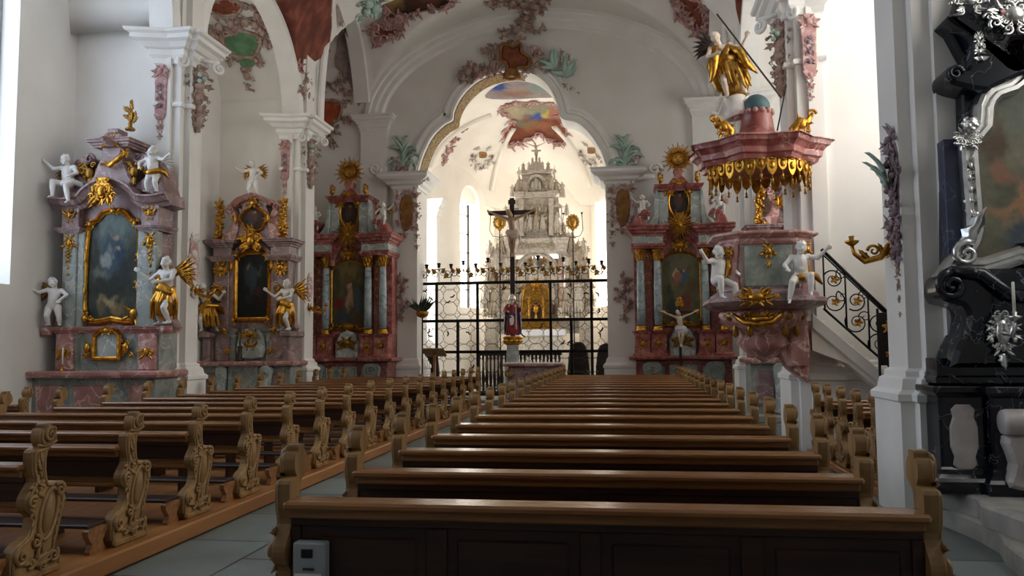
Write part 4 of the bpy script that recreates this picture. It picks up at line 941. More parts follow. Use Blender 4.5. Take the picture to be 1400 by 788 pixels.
for c in altar_l.children:
    if c.name.startswith('altarpiece'): c.data = c.data.copy(); c.data.materials[0] = M['pic_martyr']
for A, side, oth in ((altar_r, 'right', 0), (altar_l, 'left', 1)):
    x0 = A.location.x; zt = fr.z(252); u = fr.x
    putto('sit', 'white putto on the %s scroll of the %s red altar' % ('left', side), (x0 - u(118), fr.D - .1, zt - .05), .95, wings=None)
    putto('sit', 'white winged putto on the %s scroll of the %s red altar' % ('right', side), (x0 + u(126), fr.D - .1, zt - .03), 1.0, True, wings='stucco_pink' if side == 'right' else 'gold_dark')
# ------------------------------------------------ first altar on the left, against the near pier
def altar_near():
    a = AF(0, 100, 1.675, 250, 13.0); u, z = a.x, a.z; B = MB
    t = thing('mauve_altar', 'mauve marble altar with a bluish dark Virgin picture, nearest on the left wall', 'altar', (a.x0, a.D, 0))
    S = lambda l: a.sym(l)
    zm = z(697)
    mb = B(); mb.box(-u(160), u(135), -.75, .5, 0, .15, .02); mb.build('step', 'sand_step', t)
    mb = B(); mb.hprism([(-u(150), .5), (-u(150), -.3), (-u(60), -.3), (-u(50), -.42), (u(50), -.42), (u(60), -.3), (u(128), -.3), (u(128), .5)], .15, zm); mb.build('mensa', 'green_marble', t)
    for x0, x1, y in ((-140, -75, -.3), (-42, 42, -.42), (72, 120, -.3)):
        mb = B(); mb.prism(smooth_pts([(u(x0), .35), (u(x1), .35), (u(x1 - 4), zm * .6), (u(x1), zm - .12), (u(x0), zm - .12), (u(x0 + 4), zm * .6)], 1), y - .03, y + .05, .02); mb.build('mensa_panel', 'pink_marble', t)
    mb = B(); entab(mb, [(-u(165), .5), (-u(165), -.42), (-u(62), -.42), (-u(52), -.54), (u(52), -.54), (u(62), -.42), (u(138), -.42), (u(138), .5)], zm, [(0, 0), (.04, .01), (.06, .05), (.06, .1), (0, .12)]); mb.build('mensa_slab', 'pink_marble', t)
    z0, z1 = zm + .12, z(598); P = [(-u(118), .5), (-u(118), -.06), (-u(70), -.06), (-u(66), 0), (u(66), 0), (u(70), -.06), (u(118), -.06), (u(118), .5)]
    mb = B(); mb.hprism(P, z0, z1); mb.build('predella', 'green_marble', t)
    for s_ in (-1, 1):
        mb = B(); mb.box(s_ * u(74), s_ * u(114), -.12, 0, z0, z1, .02); q = mb.build('predella_block', 'pink_marble', t); g = B(); g.orn(s_ * u(94), (z0 + z1) / 2, u(32), u(46), -.12, 3, 6); g.build('gilt_ornament', 'gold', q)
        mb = B(); mb.lathe([(.0, -.07), (.1, -.07), (.1, .07), (0, .07)], s_ * u(136), -.1, z(590), 14); mb.build('bracket', 'pink_marble', t)
    mb = B(); entab(mb, P, z1, corn(z(585) - z1 + .03, .1)); mb.build('predella_cornice', 'pink_marble', t)
    ol = a.pts([(-26, 652), (26, 652), (26, 605), (14, 592), (0, 588), (-14, 592), (-26, 605)])
    f = B(); frame(f, ol, -.06, .06, .06); f.orn(0, z(590), u(44), u(26), -.1, 5, 6)
    for s_ in (-1, 1): f.orn(s_ * u(44), z(630), u(44), u(56), -.06, 6 + s_, 7, sym=False)
    f.build('niche_frame', 'gold', t); mb = B(); mb.prism(ol, -.05, -.02); mb.build('niche_door', 'grey_marble', t)
    # body: central slab and stepped pilasters
    body_ = S([(104, 585), (100, 560), (96, 480), (100, 400), (108, 300), (60, 300), (50, 262), (0, 250)])
    mb = B(); mb.prism(body_, .08, .5, .03); mb.build('retable', 'mauve_marble', t)
    for s_ in (-1, 1):
        for dx, w, y, zt in ((92, 16, -.02, 362), (70, 9, .02, 362)):
            mb = B(); mb.box(s_ * u(dx - w), s_ * u(dx + w), y - .06, .1, z(583), z(zt), .015); mb.build('pilaster', 'green_marble', t)
        g = B(); g.orn(s_ * u(92), z(388), u(36), u(44), -.08, 7, 8)
        for i in range(4): g.orn(s_ * u(94), z(412 + 16 * i), u(18 - 3 * i), u(20), -.09, i, 3)
        g.build('gilt_drop', 'gold', t)
        mb = B(); entab(mb, [(s_ * u(92) - u(22), .4), (s_ * u(92) - u(22), -.1), (s_ * u(92) + u(22), -.1), (s_ * u(92) + u(22), .4)], z(366), corn(z(354) - z(366), .07)); mb.box(s_ * u(92) - u(20), s_ * u(92) + u(20), -.09, .3, z(356), z(308), .01); mb.build('pilaster_cap', 'mauve_marble', t)
        g = B(); g.orn(s_ * u(92), z(325), u(30), u(36), -.1, 4, 6); g.build('gilt_ornament', 'gold', t)
        mb = B(); mb.prism(smooth_pts(a.pts([(s_ * 104, 584), (s_ * 140, 584), (s_ * 130, 560), (s_ * 112, 520), (s_ * 108, 470), (s_ * 118, 440), (s_ * 106, 420), (s_ * 98, 430)]), 3), .05, .3, .02); mb.build('side_volute', 'mauve_marble', t)
    # swinging cornice
    cp = smooth_pts(a.pts([(-135, 293), (-100, 298), (-66, 294), (-48, 276), (-26, 262), (0, 257), (26, 262), (48, 276), (66, 294), (100, 298), (135, 293)]), 4, closed=False)
    mb = B(); mb.sweep([(x, .4, zz) for x, zz in cp], [(-.12, 0), (-.12, .46), (-.06, .5), (-.04, .56), (.03, .62), (.05, .66), (.08, .66), (.09, 0)], (0, -1, 0), flip=1); mb.build('cornice', 'mauve_marble', t)
    g = B(); g.orn(0, z(278), u(66), u(64), -.3, 9, 18); g.build('gilt_cartouche', 'gold', t)
    ol = smooth_pts(a.pts([(-56, 556), (-30, 566), (0, 560), (30, 566), (56, 556), (60, 480), (57, 380), (50, 348), (34, 336), (22, 322), (0, 318), (-22, 322), (-34, 336), (-50, 348), (-57, 380), (-60, 480)]), 2)
    f = B(); frame(f, ol, .06, .08, .08)
    for dx, cy, w, h in ((-56, 562, 44, 40), (56, 552, 56, 56), (-60, 420, 18, 60), (62, 420, 18, 60), (-52, 345, 26, 30), (52, 345, 26, 30), (0, 316, 40, 26), (-60, 500, 14, 50), (60, 490, 14, 50), (85, 535, 26, 40), (-88, 538, 30, 40)): f.orn(u(dx), z(cy), u(w), u(h), -.01, int(abs(cy) + dx), 6, sym=False)
    f.build('picture_frame', 'gold', t); painting('altarpiece', ol, .05, 'pic_virgin', t)
    # upper storey
    mb = B(); mb.prism(smooth_pts(S([(46, 262), (40, 235), (34, 215), (22, 190), (24, 172), (0, 172)]), 2), -.1, .45, .03); mb.build('upper_pedestal', 'mauve_marble', t)
    mb = B(); entab(mb, [(-u(38), .4), (-u(38), -.12), (-u(12), -.12), (0, -.2), (u(12), -.12), (u(38), -.12), (u(38), .4)], z(174), corn(z(156) - z(174), .12)); mb.box(-u(20), u(20), -.1, .3, z(158), z(142), .02); mb.box(-u(14), u(14), -.08, .2, z(142), z(130), .02); mb.build('upper_cornice', 'mauve_marble', t)
    for s_ in (-1, 1):
        v = smooth_pts(a.pts([(s_ * 44, 264), (s_ * 118, 290), (s_ * 112, 250), (s_ * 100, 205), (s_ * 84, 190), (s_ * 60, 188), (s_ * 46, 200), (s_ * 62, 206), (s_ * 76, 218), (s_ * 70, 240)]), 3)
        mb = B(); mb.prism(v, 0, .45, .03); mb.spiral(s_ * u(56), z(196), -.01, u(12), 0, 1.3, -s_, t=.03); mb.build('pediment_scroll', 'mauve_marble', t)
        g = B(); g.orn(s_ * u(52), z(230), u(56), u(60), -.05, 12 + s_, 15, sym=False); g.build('gilt_shell', 'gold_dark', t)
    g = B(); g.orn(u(4), z(160), u(44), u(40), -.16, 3, 8)
    g.tube([(u(-20), -.14, z(212)), (u(6), -.2, z(218)), (u(26), -.2, z(204)), (u(44), -.14, z(180))], [.02, .045, .05, .02], 7); g.orn(u(10), z(214), u(40), u(20), -.2, 4, 6); g.orn(u(36), z(190), u(26), u(26), -.16, 5, 5); g.build('gilt_garland', 'gold', t)
    g = B(); g.lathe([(.08, 0), (.09, .03), (.03, .07), (.04, .12), (.02, .16)], u(26), .1, z(130), 10); R = random.Random(8)
    for i in range(16):
        an = R.uniform(.3, 2.8); g.leaf((u(26) + R.uniform(-.05, .05), z(118) + R.uniform(0, .34)), an, R.uniform(.1, .2), .035, .1, .3, bend=R.uniform(-1, 1))
    g.tube([(u(26), .1, z(122)), (u(27), .1, z(60))], [.03, .015], 6); g.build('gilt_finial', 'gold_dark', t)
    xw = a.x0; K = dict(group=None)
    putto('sit', 'white putto with gilt wings on the left scroll of the mauve altar', (xw + u(-98), 12.9, z(268)), 1.15, wings='gold_dark', cloth='white_figure')
    putto('stand', 'white winged putto standing on the right scroll of the mauve altar', (xw + u(98), 12.9, z(278) - .02), 1.05, True, wings='white_figure', cloth='gold')
    putto('stand', 'white putto with gilt wings on the left bracket of the mauve altar', (xw + u(-116), 12.82, z(580)), 1.1, wings='gold_dark', rz=.3)
    angel('white angel in gilt drapery on the right bracket of the mauve altar', (xw + u(140), 12.85, z(580)), 1.05, True, rz=-.3)
    # altar candle
    c = thing('altar_candle', 'thin white candle leaning on the mauve altar beside its picture', 'candle', (xw + u(-72), 12.62, zm + .12)); mb = B(); mb.lathe([(.05, 0), (.05, .015), (.015, .03), (.015, .1), (.03, .11), (0, .12)], n=10); mb.build('holder', 'gold', c); mb = B(); mb.lathe([(.013, .115), (.012, .4), (0, .41)], n=8); mb.build('candle', 'wax', c)
altar_near()
# ------------------------------------------------ second altar on the left
def altar_second():
    a = AF(220, 200, 2.388, 292, 18.4); u, z = a.x, a.z; B = MB; S = a.sym
    t = thing('gilded_altar', 'narrow altar with a straight gilt frame round a dark picture, second on the left wall', 'altar', (a.x0, a.D, 0))
    zm = z(718)
    mb = B(); mb.box(-u(165), u(160), -.7, .55, 0, .15, .02); mb.build('step', 'sand_step', t)
    mb = B(); mb.hprism([(-u(145), .55), (-u(145), -.2), (-u(60), -.2), (-u(48), -.35), (u(48), -.35), (u(60), -.2), (u(140), -.2), (u(140), .55)], .15, zm); mb.build('mensa', 'green_marble', t)
    for s_ in (-1, 1):
        mb = B(); mb.T = Matrix.Translation((s_ * u(70), -.3, 0)); mb.prism(smooth_pts([(-.1, .2), (.1, .2), (.08, zm * .5), (.13, zm - .05), (-.13, zm - .05), (-.08, zm * .5)], 3), -.1, .1, .02); mb.spiral(0, zm - .2, -.1, .08, 0, 1.3, s_, t=.02); mb.build('console', 'grey_marble', t)
        mb = B(); mb.box(s_ * u(82), s_ * u(130), -.24, -.15, .35, zm - .15, .03); mb.build('mensa_panel', 'mauve_marble', t)
    mb = B(); entab(mb, [(-u(155), .55), (-u(155), -.3), (-u(58), -.3), (-u(48), -.46), (u(48), -.46), (u(58), -.3), (u(150), -.3), (u(150), .55)], zm, [(0, 0), (.04, .01), (.06, .05), (.06, .1), (0, .12)]); mb.build('mensa_slab', 'pink_marble', t)
    z0, z1 = zm + .12, z(612); P = [(-u(118), .55), (-u(118), 0), (-u(52), 0), (-u(48), .1), (u(48), .1), (u(52), 0), (u(118), 0), (u(118), .55)]
    mb = B(); mb.hprism(P, z0, z1); entab(mb, P, z1, corn(z(596) - z1, .08)); mb.build('predella', 'green_marble', t)
    for s_ in (-1, 1):
        mb = B(); mb.box(s_ * u(66), s_ * u(112), -.06, .02, z0, z1 - .02, .015); q = mb.build('predella_block', 'mauve_marble', t); g = B(); g.orn(s_ * u(70), z(668), u(24), u(48), -.07, 3, 6); g.orn(s_ * u(82), z(600), u(40), u(34), -.1, 5, 7); g.build('gilt_ornament', 'gold', q)
    ol = a.pts([(-40, 690), (40, 690), (44, 640), (30, 606), (0, 592), (-30, 606), (-44, 640)]); mb = B(); mb.prism(smooth_pts(ol, 2), .0, .2, .02); n = mb.build('tabernacle', 'grey_marble', t)
    f = B(); f.orn(0, z(612), u(80), u(44), -.04, 6, 9); f.orn(0, z(650), u(60), u(36), 0, 4, 6); f.build('gilt_ornament', 'gold', n)
    mb = B(); mb.prism(S([(112, 598), (104, 520), (108, 440), (118, 310), (70, 310), (40, 280), (0, 268)]), .12, .6, .03); mb.build('retable', 'mauve_marble', t)
    for s_ in (-1, 1):
        for dx, w, y in ((98, 24, -.02), (68, 10, .04)):
            mb = B(); mb.box(s_ * u(dx - w), s_ * u(dx + w), y, .2, z(596), z(375), .015); mb.build('pilaster', 'mauve_marble', t)
        g = B(); g.orn(s_ * u(98), z(400), u(60), u(52), -.06, 5, 14); g.orn(s_ * u(66), z(395), u(26), u(60), -.02, 9, 7); g.orn(s_ * u(92), z(470), u(30), u(44), -.04, 4, 6); g.build('gilt_capital', 'gold', t)
        Q = [(s_ * u(95) - u(34), .5), (s_ * u(95) - u(34), -.08), (s_ * u(95) + u(34), -.08), (s_ * u(95) + u(34), .5)]
        mb = B(); entab(mb, Q, z(376), corn(z(358) - z(376), .08)); mb.box(s_ * u(95) - u(30), s_ * u(95) + u(30), -.06, .4, z(360), z(328), .01); entab(mb, Q, z(330), corn(z(306) - z(330), .14)); mb.build('entablature', 'mauve_marble', t)
        mb = B(); mb.prism(smooth_pts(a.pts([(s_ * 104, 596), (s_ * 140, 596), (s_ * 126, 560), (s_ * 116, 500), (s_ * 106, 490)]), 3), .1, .35, .02); mb.build('side_volute', 'mauve_marble', t)
        # tall scrolls of the upper storey and gilt flower columns
        v = smooth_pts(a.pts([(s_ * 64, 306), (s_ * 118, 306), (s_ * 96, 290), (s_ * 74, 262), (s_ * 72, 235), (s_ * 92, 212), (s_ * 90, 192), (s_ * 72, 186), (s_ * 66, 204), (s_ * 54, 228), (s_ * 48, 262), (s_ * 54, 290)]), 3)
        mb = B(); mb.prism(v, .02, .35, .02); mb.spiral(s_ * u(78), z(202), .02, u(14), 0, 1.3, s_, t=.03); mb.spiral(s_ * u(96), z(294), .02, u(12), 0, 1.3, -s_, t=.03); mb.build('upper_scroll', 'pink_marble', t)
        g = B(); R = random.Random(21 + s_)
        g.tube([(s_ * u(105), -.02, z(306)), (s_ * u(104), -.02, z(190))], [.05, .03], 8)
        for i in range(22):
            g.ell((s_ * u(104) + R.uniform(-.1, .1), -.05 + R.uniform(-.06, .06), z(300 - i * 5.6)), R.uniform(.03, .055), 7, 5)
            g.leaf((s_ * u(104), z(298 - i * 5.4)), R.uniform(-.4, 3.5), .16, .035, -.05, .3)
        g.build('gilt_flower_column', 'gold', t)
        g = B(); g.orn(s_ * u(54), z(238), u(30), u(70), -.04, 17 + s_, 8, sym=False); g.build('gilt_shell', 'gold', t)
    ol = smooth_pts(a.pts([(0, 276), (26, 268), (34, 250), (44, 236), (30, 214), (14, 206), (0, 192), (-14, 206), (-30, 214), (-44, 236), (-34, 250), (-26, 268)]), 2)
    mb = B(); mb.prism(smooth_pts(S([(60, 306), (52, 270), (54, 230), (40, 196), (52, 182), (0, 168)]), 2), .08, .45, .02); mb.build('upper_panel', 'mauve_marble', t)
    f = B(); frame(f, ol, .06, .05, .06); f.orn(0, z(186), u(66), u(40), 0, 7, 10); f.build('upper_frame', 'gold', t); painting('upper_picture', ol, .05, 'pic_small', t)
    cp = smooth_pts(a.pts([(-62, 192), (-46, 176), (-24, 168), (0, 160), (24, 168), (46, 176), (62, 192)]), 3, closed=False); mb = B(); mb.sweep([(x, .4, zz) for x, zz in cp], [(-.06, 0), (-.06, .42), (0, .5), (.04, .54), (.05, 0)], (0, -1, 0), flip=1); mb.build('upper_cornice', 'pink_marble', t)
    cp = smooth_pts(a.pts([(-72, 352), (-56, 346), (-30, 326), (0, 318), (30, 326), (56, 346), (72, 352)]), 3, closed=False); mb = B(); mb.sweep([(x, .3, zz) for x, zz in cp], [(-.06, 0), (-.06, .26), (0, .32), (.04, .36), (.05, 0)], (0, -1, 0), flip=1); mb.build('arch_moulding', 'mauve_marble', t)
    g = B(); g.orn(0, z(312), u(84), u(84), -.06, 11, 18); sunburst(g, 0, z(306), -.06, .05, u(40), 18, .018, 2); g.build('gilt_cartouche', 'gold', t)
    ol = a.pts([(-52, 562), (52, 562), (52, 372), (40, 358), (22, 350), (-22, 350), (-40, 358), (-52, 372)])
    f = B(); frame(f, ol, .1, .085, .09)
    for dx, cy in ((-58, 568), (58, 568), (-54, 358), (54, 358)): f.orn(u(dx), z(cy), u(44), u(36), .0, dx + cy, 7, sym=False)
    f.build('picture_frame', 'gold', t); painting('altarpiece', ol, .09, 'pic_dark', t)
    x = a.x0
    putto('stand', 'white putto with gilt wings on the crest of the second left altar', (x, 18.4, z(166)), 1.15, wings='gold')
    angel('white angel with gilt robe at the left side of the second left altar', (x + u(-128), 18.2, z(606)), 1.05, False, wings='gold_dark', rz=.4)
    angel('white angel with gilt robe at the right side of the second left altar', (x + u(130), 18.2, z(606)), 1.1, True, rz=-.4)
    for s_ in (-1, 1):
        mb = B(); mb.box(s_ * u(112), s_ * u(150), -.35, .5, z(606) - .14, z(606), .03); mb.box(s_ * u(118), s_ * u(142), -.25, .5, zm, z(606) - .12, .03); mb.build('angel_bracket', 'mauve_marble', t)
    c = thing('altar_crucifix', 'small dark standing crucifix on the second left altar', 'crucifix', (x + u(-16), 18.12, zm + .12)); mb = B(); mb.lathe([(.09, 0), (.1, .04), (.06, .08), (.05, .3), (.07, .34), (.02, .38)], n=10); mb.build('base', 'brown_dark', c); mb = B(); mb.box(-.015, .015, -.012, .012, .36, .8); mb.box(-.11, .11, -.012, .012, .66, .69); mb.build('cross', 'brown_dark', c); inst('figure', FIG['corpus'], 'gold_dark', c, .2, loc=(0, -.005, .5))
altar_second()
# ================================================================== twin altar beyond the pulpit
ga = [o for o in COL.objects if o.name == 'gilded_altar'][0]
g2 = copy_tree(ga); _a = AF(220, 200, 2.388, 292, 18.4); g2.location.x = PY(1038, 286, 18.4).x + _a.x(104)
tag(g2, 'mauve and gilt altar half hidden behind the pulpit on the right', 'altar')
# ================================================================== pulpit
PC = Vector((2.06, 12.68, 0))
c8 = lambda cx, cy, D=12.1: PY(960 + cx / 2.19, 240 + cy / 2.19, D)
c7 = lambda cx, cy, D=12.1: PY(940 + cx / 2.627, cy / 2.627, D)
def oct_(r, rot=PI / 8, n=8, sx=1, sy=1): return [(sx * r * math.cos(rot + 2 * PI * i / n), sy * r * math.sin(rot + 2 * PI * i / n)) for i in range(n)]
def ringmold(mb, pl, z, prof): mb.sweep([(x, y, z) for x, y in pl], prof, (0, 0, 1), closed=True, flip=-1)
def pulpit():
    t = thing('pulpit', 'polygonal mauve marble pulpit with gilt ornament beside the right-hand pier', 'pulpit', PC); B = MB
    Z = lambda cy: c8(200, cy).z
    r = .74; z1, z0 = Z(205), Z(345); AN = []
    for k in range(4): AN += [k * PI / 2 - .56, k * PI / 2 + .56]
    PL = [(r * math.cos(q), r * math.sin(q)) for q in AN]; PS = [(x * .87, y * .87) for x, y in PL]
    mb = B(); mb.hprism(PL, z0, z1); mb.build('basket', 'mauve_marble', t)
    mb = B(); ringmold(mb, PL, z1, [(-.05, 0), (.02, 0), (.04, .04), (.03, .08), (.1, .12), (.13, .14), (.13, Z(168) - z1 - .02), (.1, Z(168) - z1), (-.1, Z(168) - z1)]); ringmold(mb, PS, z1, [(0, 0), (0, Z(168) - z1)]); mb.build('rail', 'pink_marble', t)
    mb = B(); ringmold(mb, PL, z0, [(-.1, .02), (.04, .02), (.1, -.02), (.12, -.08), (.2, -.1), (.22, -.16), (.16, -.22), (.05, -.26), (-.3, -.28)]); mb.build('ledge', 'mauve_marble', t)
    zb = z0 - .26
    mb = B(); mb.lathe([(.62, 0), (.66, -.08), (.6, -.2), (.42, -.32), (.36, -.42), (.4, -.5), (.3, -.62), (.14, -.72), (0, -.8)], 0, 0, zb, 24); mb.build('underside', 'pink_marble', t)
    mb = B(); mb.box(.3, .6, -.2, .3, zb - .9, zb + .05, .06); mb.prism(smooth_pts([(.1, zb - .5), (.6, zb - 1.1), (.6, zb), (.2, zb)], 2), -.15, .2, .03); mb.build('wall_bracket', 'pink_marble', t)
    # painted panels on the broad faces, gilt pilaster strips on the narrow ones
    for i in range(8):
        p, q = Vector(PL[i]), Vector(PL[(i + 1) % 8]); m = (p + q) / 2; n = m.normalized(); w = (q - p).length / 2
        if n.y > .3 or n.x > .8: continue
        T = basis((m.x, m.y, 0), (-n.y, n.x, 0), (-n.x, -n.y, 0), (0, 0, 1))
        if i % 2 == 0:
            mb = B(); mb.T = T; mb.prism([(-w * .86, z0 + .06), (w * .86, z0 + .06), (w * .86, z1 - .03), (-w * .86, z1 - .03)], -.015, .02, .01); mb.build('panel', 'panel_relief', t)
            g = B(); g.T = T; g.orn(0, z1 - .12, .26, .24, -.02, i + 1, 9); g.orn(0, z1 - .32, .12, .2, -.02, i + 3, 5); g.build('gilt_pendant', 'gold', t)
        else:
            mb = B(); mb.T = T; mb.prism(smooth_pts([(-w * .8, z0), (w * .8, z0), (w * .6, (z0 + z1) / 2), (w * .85, z1), (-w * .85, z1), (-w * .6, (z0 + z1) / 2)], 2), -.06, .03, .02); p_ = mb.build('corner_strip', 'pink_marble', t)
            g = B(); g.T = T; g.orn(0, z1 - .1, .24, .24, -.07, i, 9); g.leaf((0, z1 - .2), -PI / 2, .3, .05, -.07, .2); g.build('gilt_ornament', 'gold', p_)
    g = B(); g.T = Matrix.Rotation(-.25, 4, 'Z') @ Matrix.Translation((0, -.85, 0)); g.orn(0, Z(368), .7, .3, -.04, 3, 22); g.build('gilt_cartouche', 'gold', t)
    g = B(); g.T = Matrix.Rotation(-.25, 4, 'Z') @ Matrix.Translation((0, -.66, 0)); g.orn(.02, Z(430), .8, .26, 0, 4, 24); g.tube([(-.36, 0, Z(415)), (-.2, -.06, Z(440)), (0, -.08, Z(448)), (.2, -.06, Z(440)), (.34, 0, Z(410))], [.03, .045, .05, .045, .03], 7)
    g.build('gilt_garland', 'gold', t)
    g = B()
    for i, a in enumerate((-2.6, -2.1, -1.1, -.6)): g.ell((.58 * math.cos(a), .58 * math.sin(a), zb - .1), (.09, .09, .08), 9, 7); g.lathe([(0, 0), (.05, .04), (.03, .2), (0, .24)], .52 * math.cos(a), .52 * math.sin(a), zb - .42, 8)
    g.build('gilt_bosses', 'gold_dark', t)
    zl = z0 - .1
    putto('sit', 'grey white putto sitting at the left corner of the pulpit ledge', (PC.x - .72, PC.y - .52, zl + .16), 1.12, rz=.5, cloth=None)
    putto('sit', 'grey white putto sitting at the right corner of the pulpit ledge', (PC.x + .42, PC.y - .8, zl + .16), 1.12, True, rz=-.15, wings=None, cloth='gold')
    # ---- sounding board
    s = thing('sounding_board', 'red marble pulpit canopy with hanging gilt fringe and tassels', 'pulpit canopy', PC)
    Y = lambda cy: c7(270, cy, 11.8).z
    star = [(q * math.cos(a), q * math.sin(a)) for a, q in [(2 * PI * i / 32 + PI / 8, (.9, .82, .76, .82)[i % 4]) for i in range(32)]]
    za, zt = Y(556), Y(482)
    mb = B(); ringmold(mb, star, za, [(-.3, -.02), (-.02, -.02), (.0, .04), (.04, .06), (.05, .14), (.1, .2), (.14, .22), (.16, .3), (.2, zt - za - .02), (.18, zt - za), (-.1, zt - za + .04), (-.45, zt - za + .1)]); mb.hprism(oct_(.6), za - .01, za + .03); mb.hprism(oct_(.5), zt - .02, zt + .1); mb.build('cornice', 'red_marble', s)
    zd = c7(270, 412, 12.68).z
    mb = B(); mb.lathe([(.5, 0), (.46, .06), (.34, .12), (.27, .22), (.23, zd - zt - .06), (.25, zd - zt - .03), (.25, zd - zt), (0, zd - zt)], 0, 0, zt + .03, 16); mb.build('cap', 'red_marble_dark', s)
    mb = B()
    for i in range(14): mb.ell((.23 * math.cos(2 * PI * i / 14), .23 * math.sin(2 * PI * i / 14), zd + .02), .045, 7, 5)
    mb.build('bead_ring', 'pink_marble', s)
    mb = B(); mb.ell((0, 0, zd + .1), (.21, .21, .22), 18, 12); mb.build('dome', 'teal_cap', s)
    # fringe: tongues with tassels
    n = 30
    for i in range(n):
        a = 2 * PI * i / n; q = .74; T = basis((q * math.cos(a), q * math.sin(a), 0), (-math.sin(a), math.cos(a), 0), (-math.cos(a), -math.sin(a), 0), (0, 0, 1)); g = B(); g.T = T; h = .27 if i % 2 else .2
        g.prism(smooth_pts([(-.065, za - .01), (.065, za - .01), (.068, za - h * .6), (.04, za - h * .85), (0, za - h), (-.04, za - h * .85), (-.068, za - h * .6)], 2), -.012, .012, .006)
        g.ell((0, -.02, za - h * .45), (.04, .02, .06), 7, 5); g.ell((0, 0, za - .02), (.07, .03, .03), 7, 5)
        f = g.build('fringe_tongue', 'gold', s)
        g = B(); g.T = T; g.tube([(0, 0, za - h), (0, 0, za - h - .05)], .006, 4); g.lathe([(.008, 0), (.022, -.02), (.014, -.04), (.026, -.09), (0, -.095)], 0, 0, za - h - .04, 7); g.build('tassel', 'gold_dark', f)
    for nm, dx, dy in (('left', -.55, -.35), ('right', .6, -.3)):
        g = B(); sg = -1 if dx < 0 else 1; g.tube([(dx * .85, dy, zt + .05), (dx * .8, dy, zt + .2), (dx * 1.0, dy, zt + .32), (dx * 1.15, dy, zt + .3), (dx * 1.25, dy, zt + .42)], [.05, .07, .08, .06, .03], 8)
        g.T = Matrix.Translation((0, dy, 0)); g.orn(dx, zt + .26, .4, .36, -.02, 5, 8, sym=False); g.spiral(dx * 1.25, zt + .42, 0, .07, 0, 1.3, sg, t=.025); g.build('gilt_scroll', 'gold', s)
    # ---- saint on top
    q = thing('gilt_statue', 'gilt draped figure with a long spear standing on the pulpit canopy', 'statue', (PC.x - .3, PC.y + .1, zd + .3))
    S_ = .98; q.rotation_euler.y = -.2
    inst('body', FIG['angel'], 'skin_pale', q, S_); inst('drapery', FIG['angel_cloth'], 'gold_dark', q, S_ * 1.06); g = B(); g.tube([(-.12, -.1, .88), (-.2, -.02, .6), (-.1, .08, .3), (.05, .1, .08)], [.06, .12, .16, .1], 8); g.tube([(.1, -.02, .86), (.16, .02, .6), (.2, .06, .3), (.1, .1, .05)], [.05, .1, .13, .1], 8); g.build('gilt_cloak', 'gold', q)
    g = B(); wing(g, -.08, .95, .16, -1, .8, 1.3); g.build('dark_wing', 'brown_dark', q)
    mb = B(); mb.lathe([(.22, -.3), (.2, -.18), (.15, -.1), (.17, 0), (.1, .05), (0, .06)], n=9); mb.box(-.1, .4, -.1, .1, -.33, -.2, .02); mb.build('rocky_base', 'stucco', q)
    p0, p1 = c7(105, 50, 12.3), c7(338, 352, 12.3); o = Vector(q.location); mb = B(); R_ = Matrix.Rotation(.2, 3, 'Y'); mb.tube([R_ @ (p0 - o), R_ @ (p1 - o)], [.012, .016], 6); mb.build('spear', 'brown_dark', q)
    p0, p1 = c7(355, 305, 12.3), c7(322, 470, 12.3); mb = B(); mb.tube([R_ @ (p0 - o), R_ @ (p1 - o)], [.01, .012], 6); mb.build('staff', 'iron', q)
    for sg in (-1, 1):
        mb = B(); mb.tube([(-.06 * sg, -.1, .8), (-.2 * sg, -.2, .66), (-.26 * sg, -.16, .44), (-.34 * sg, -.2, .3)], [.05, .08, .06, .015], 7); mb.build('flying_cloth', 'gold', q)
M['panel_relief'] = pm('panel_relief', '#6f786f', '#99a196', rough=.4, scale=7, c3='#828a80')
pulpit()
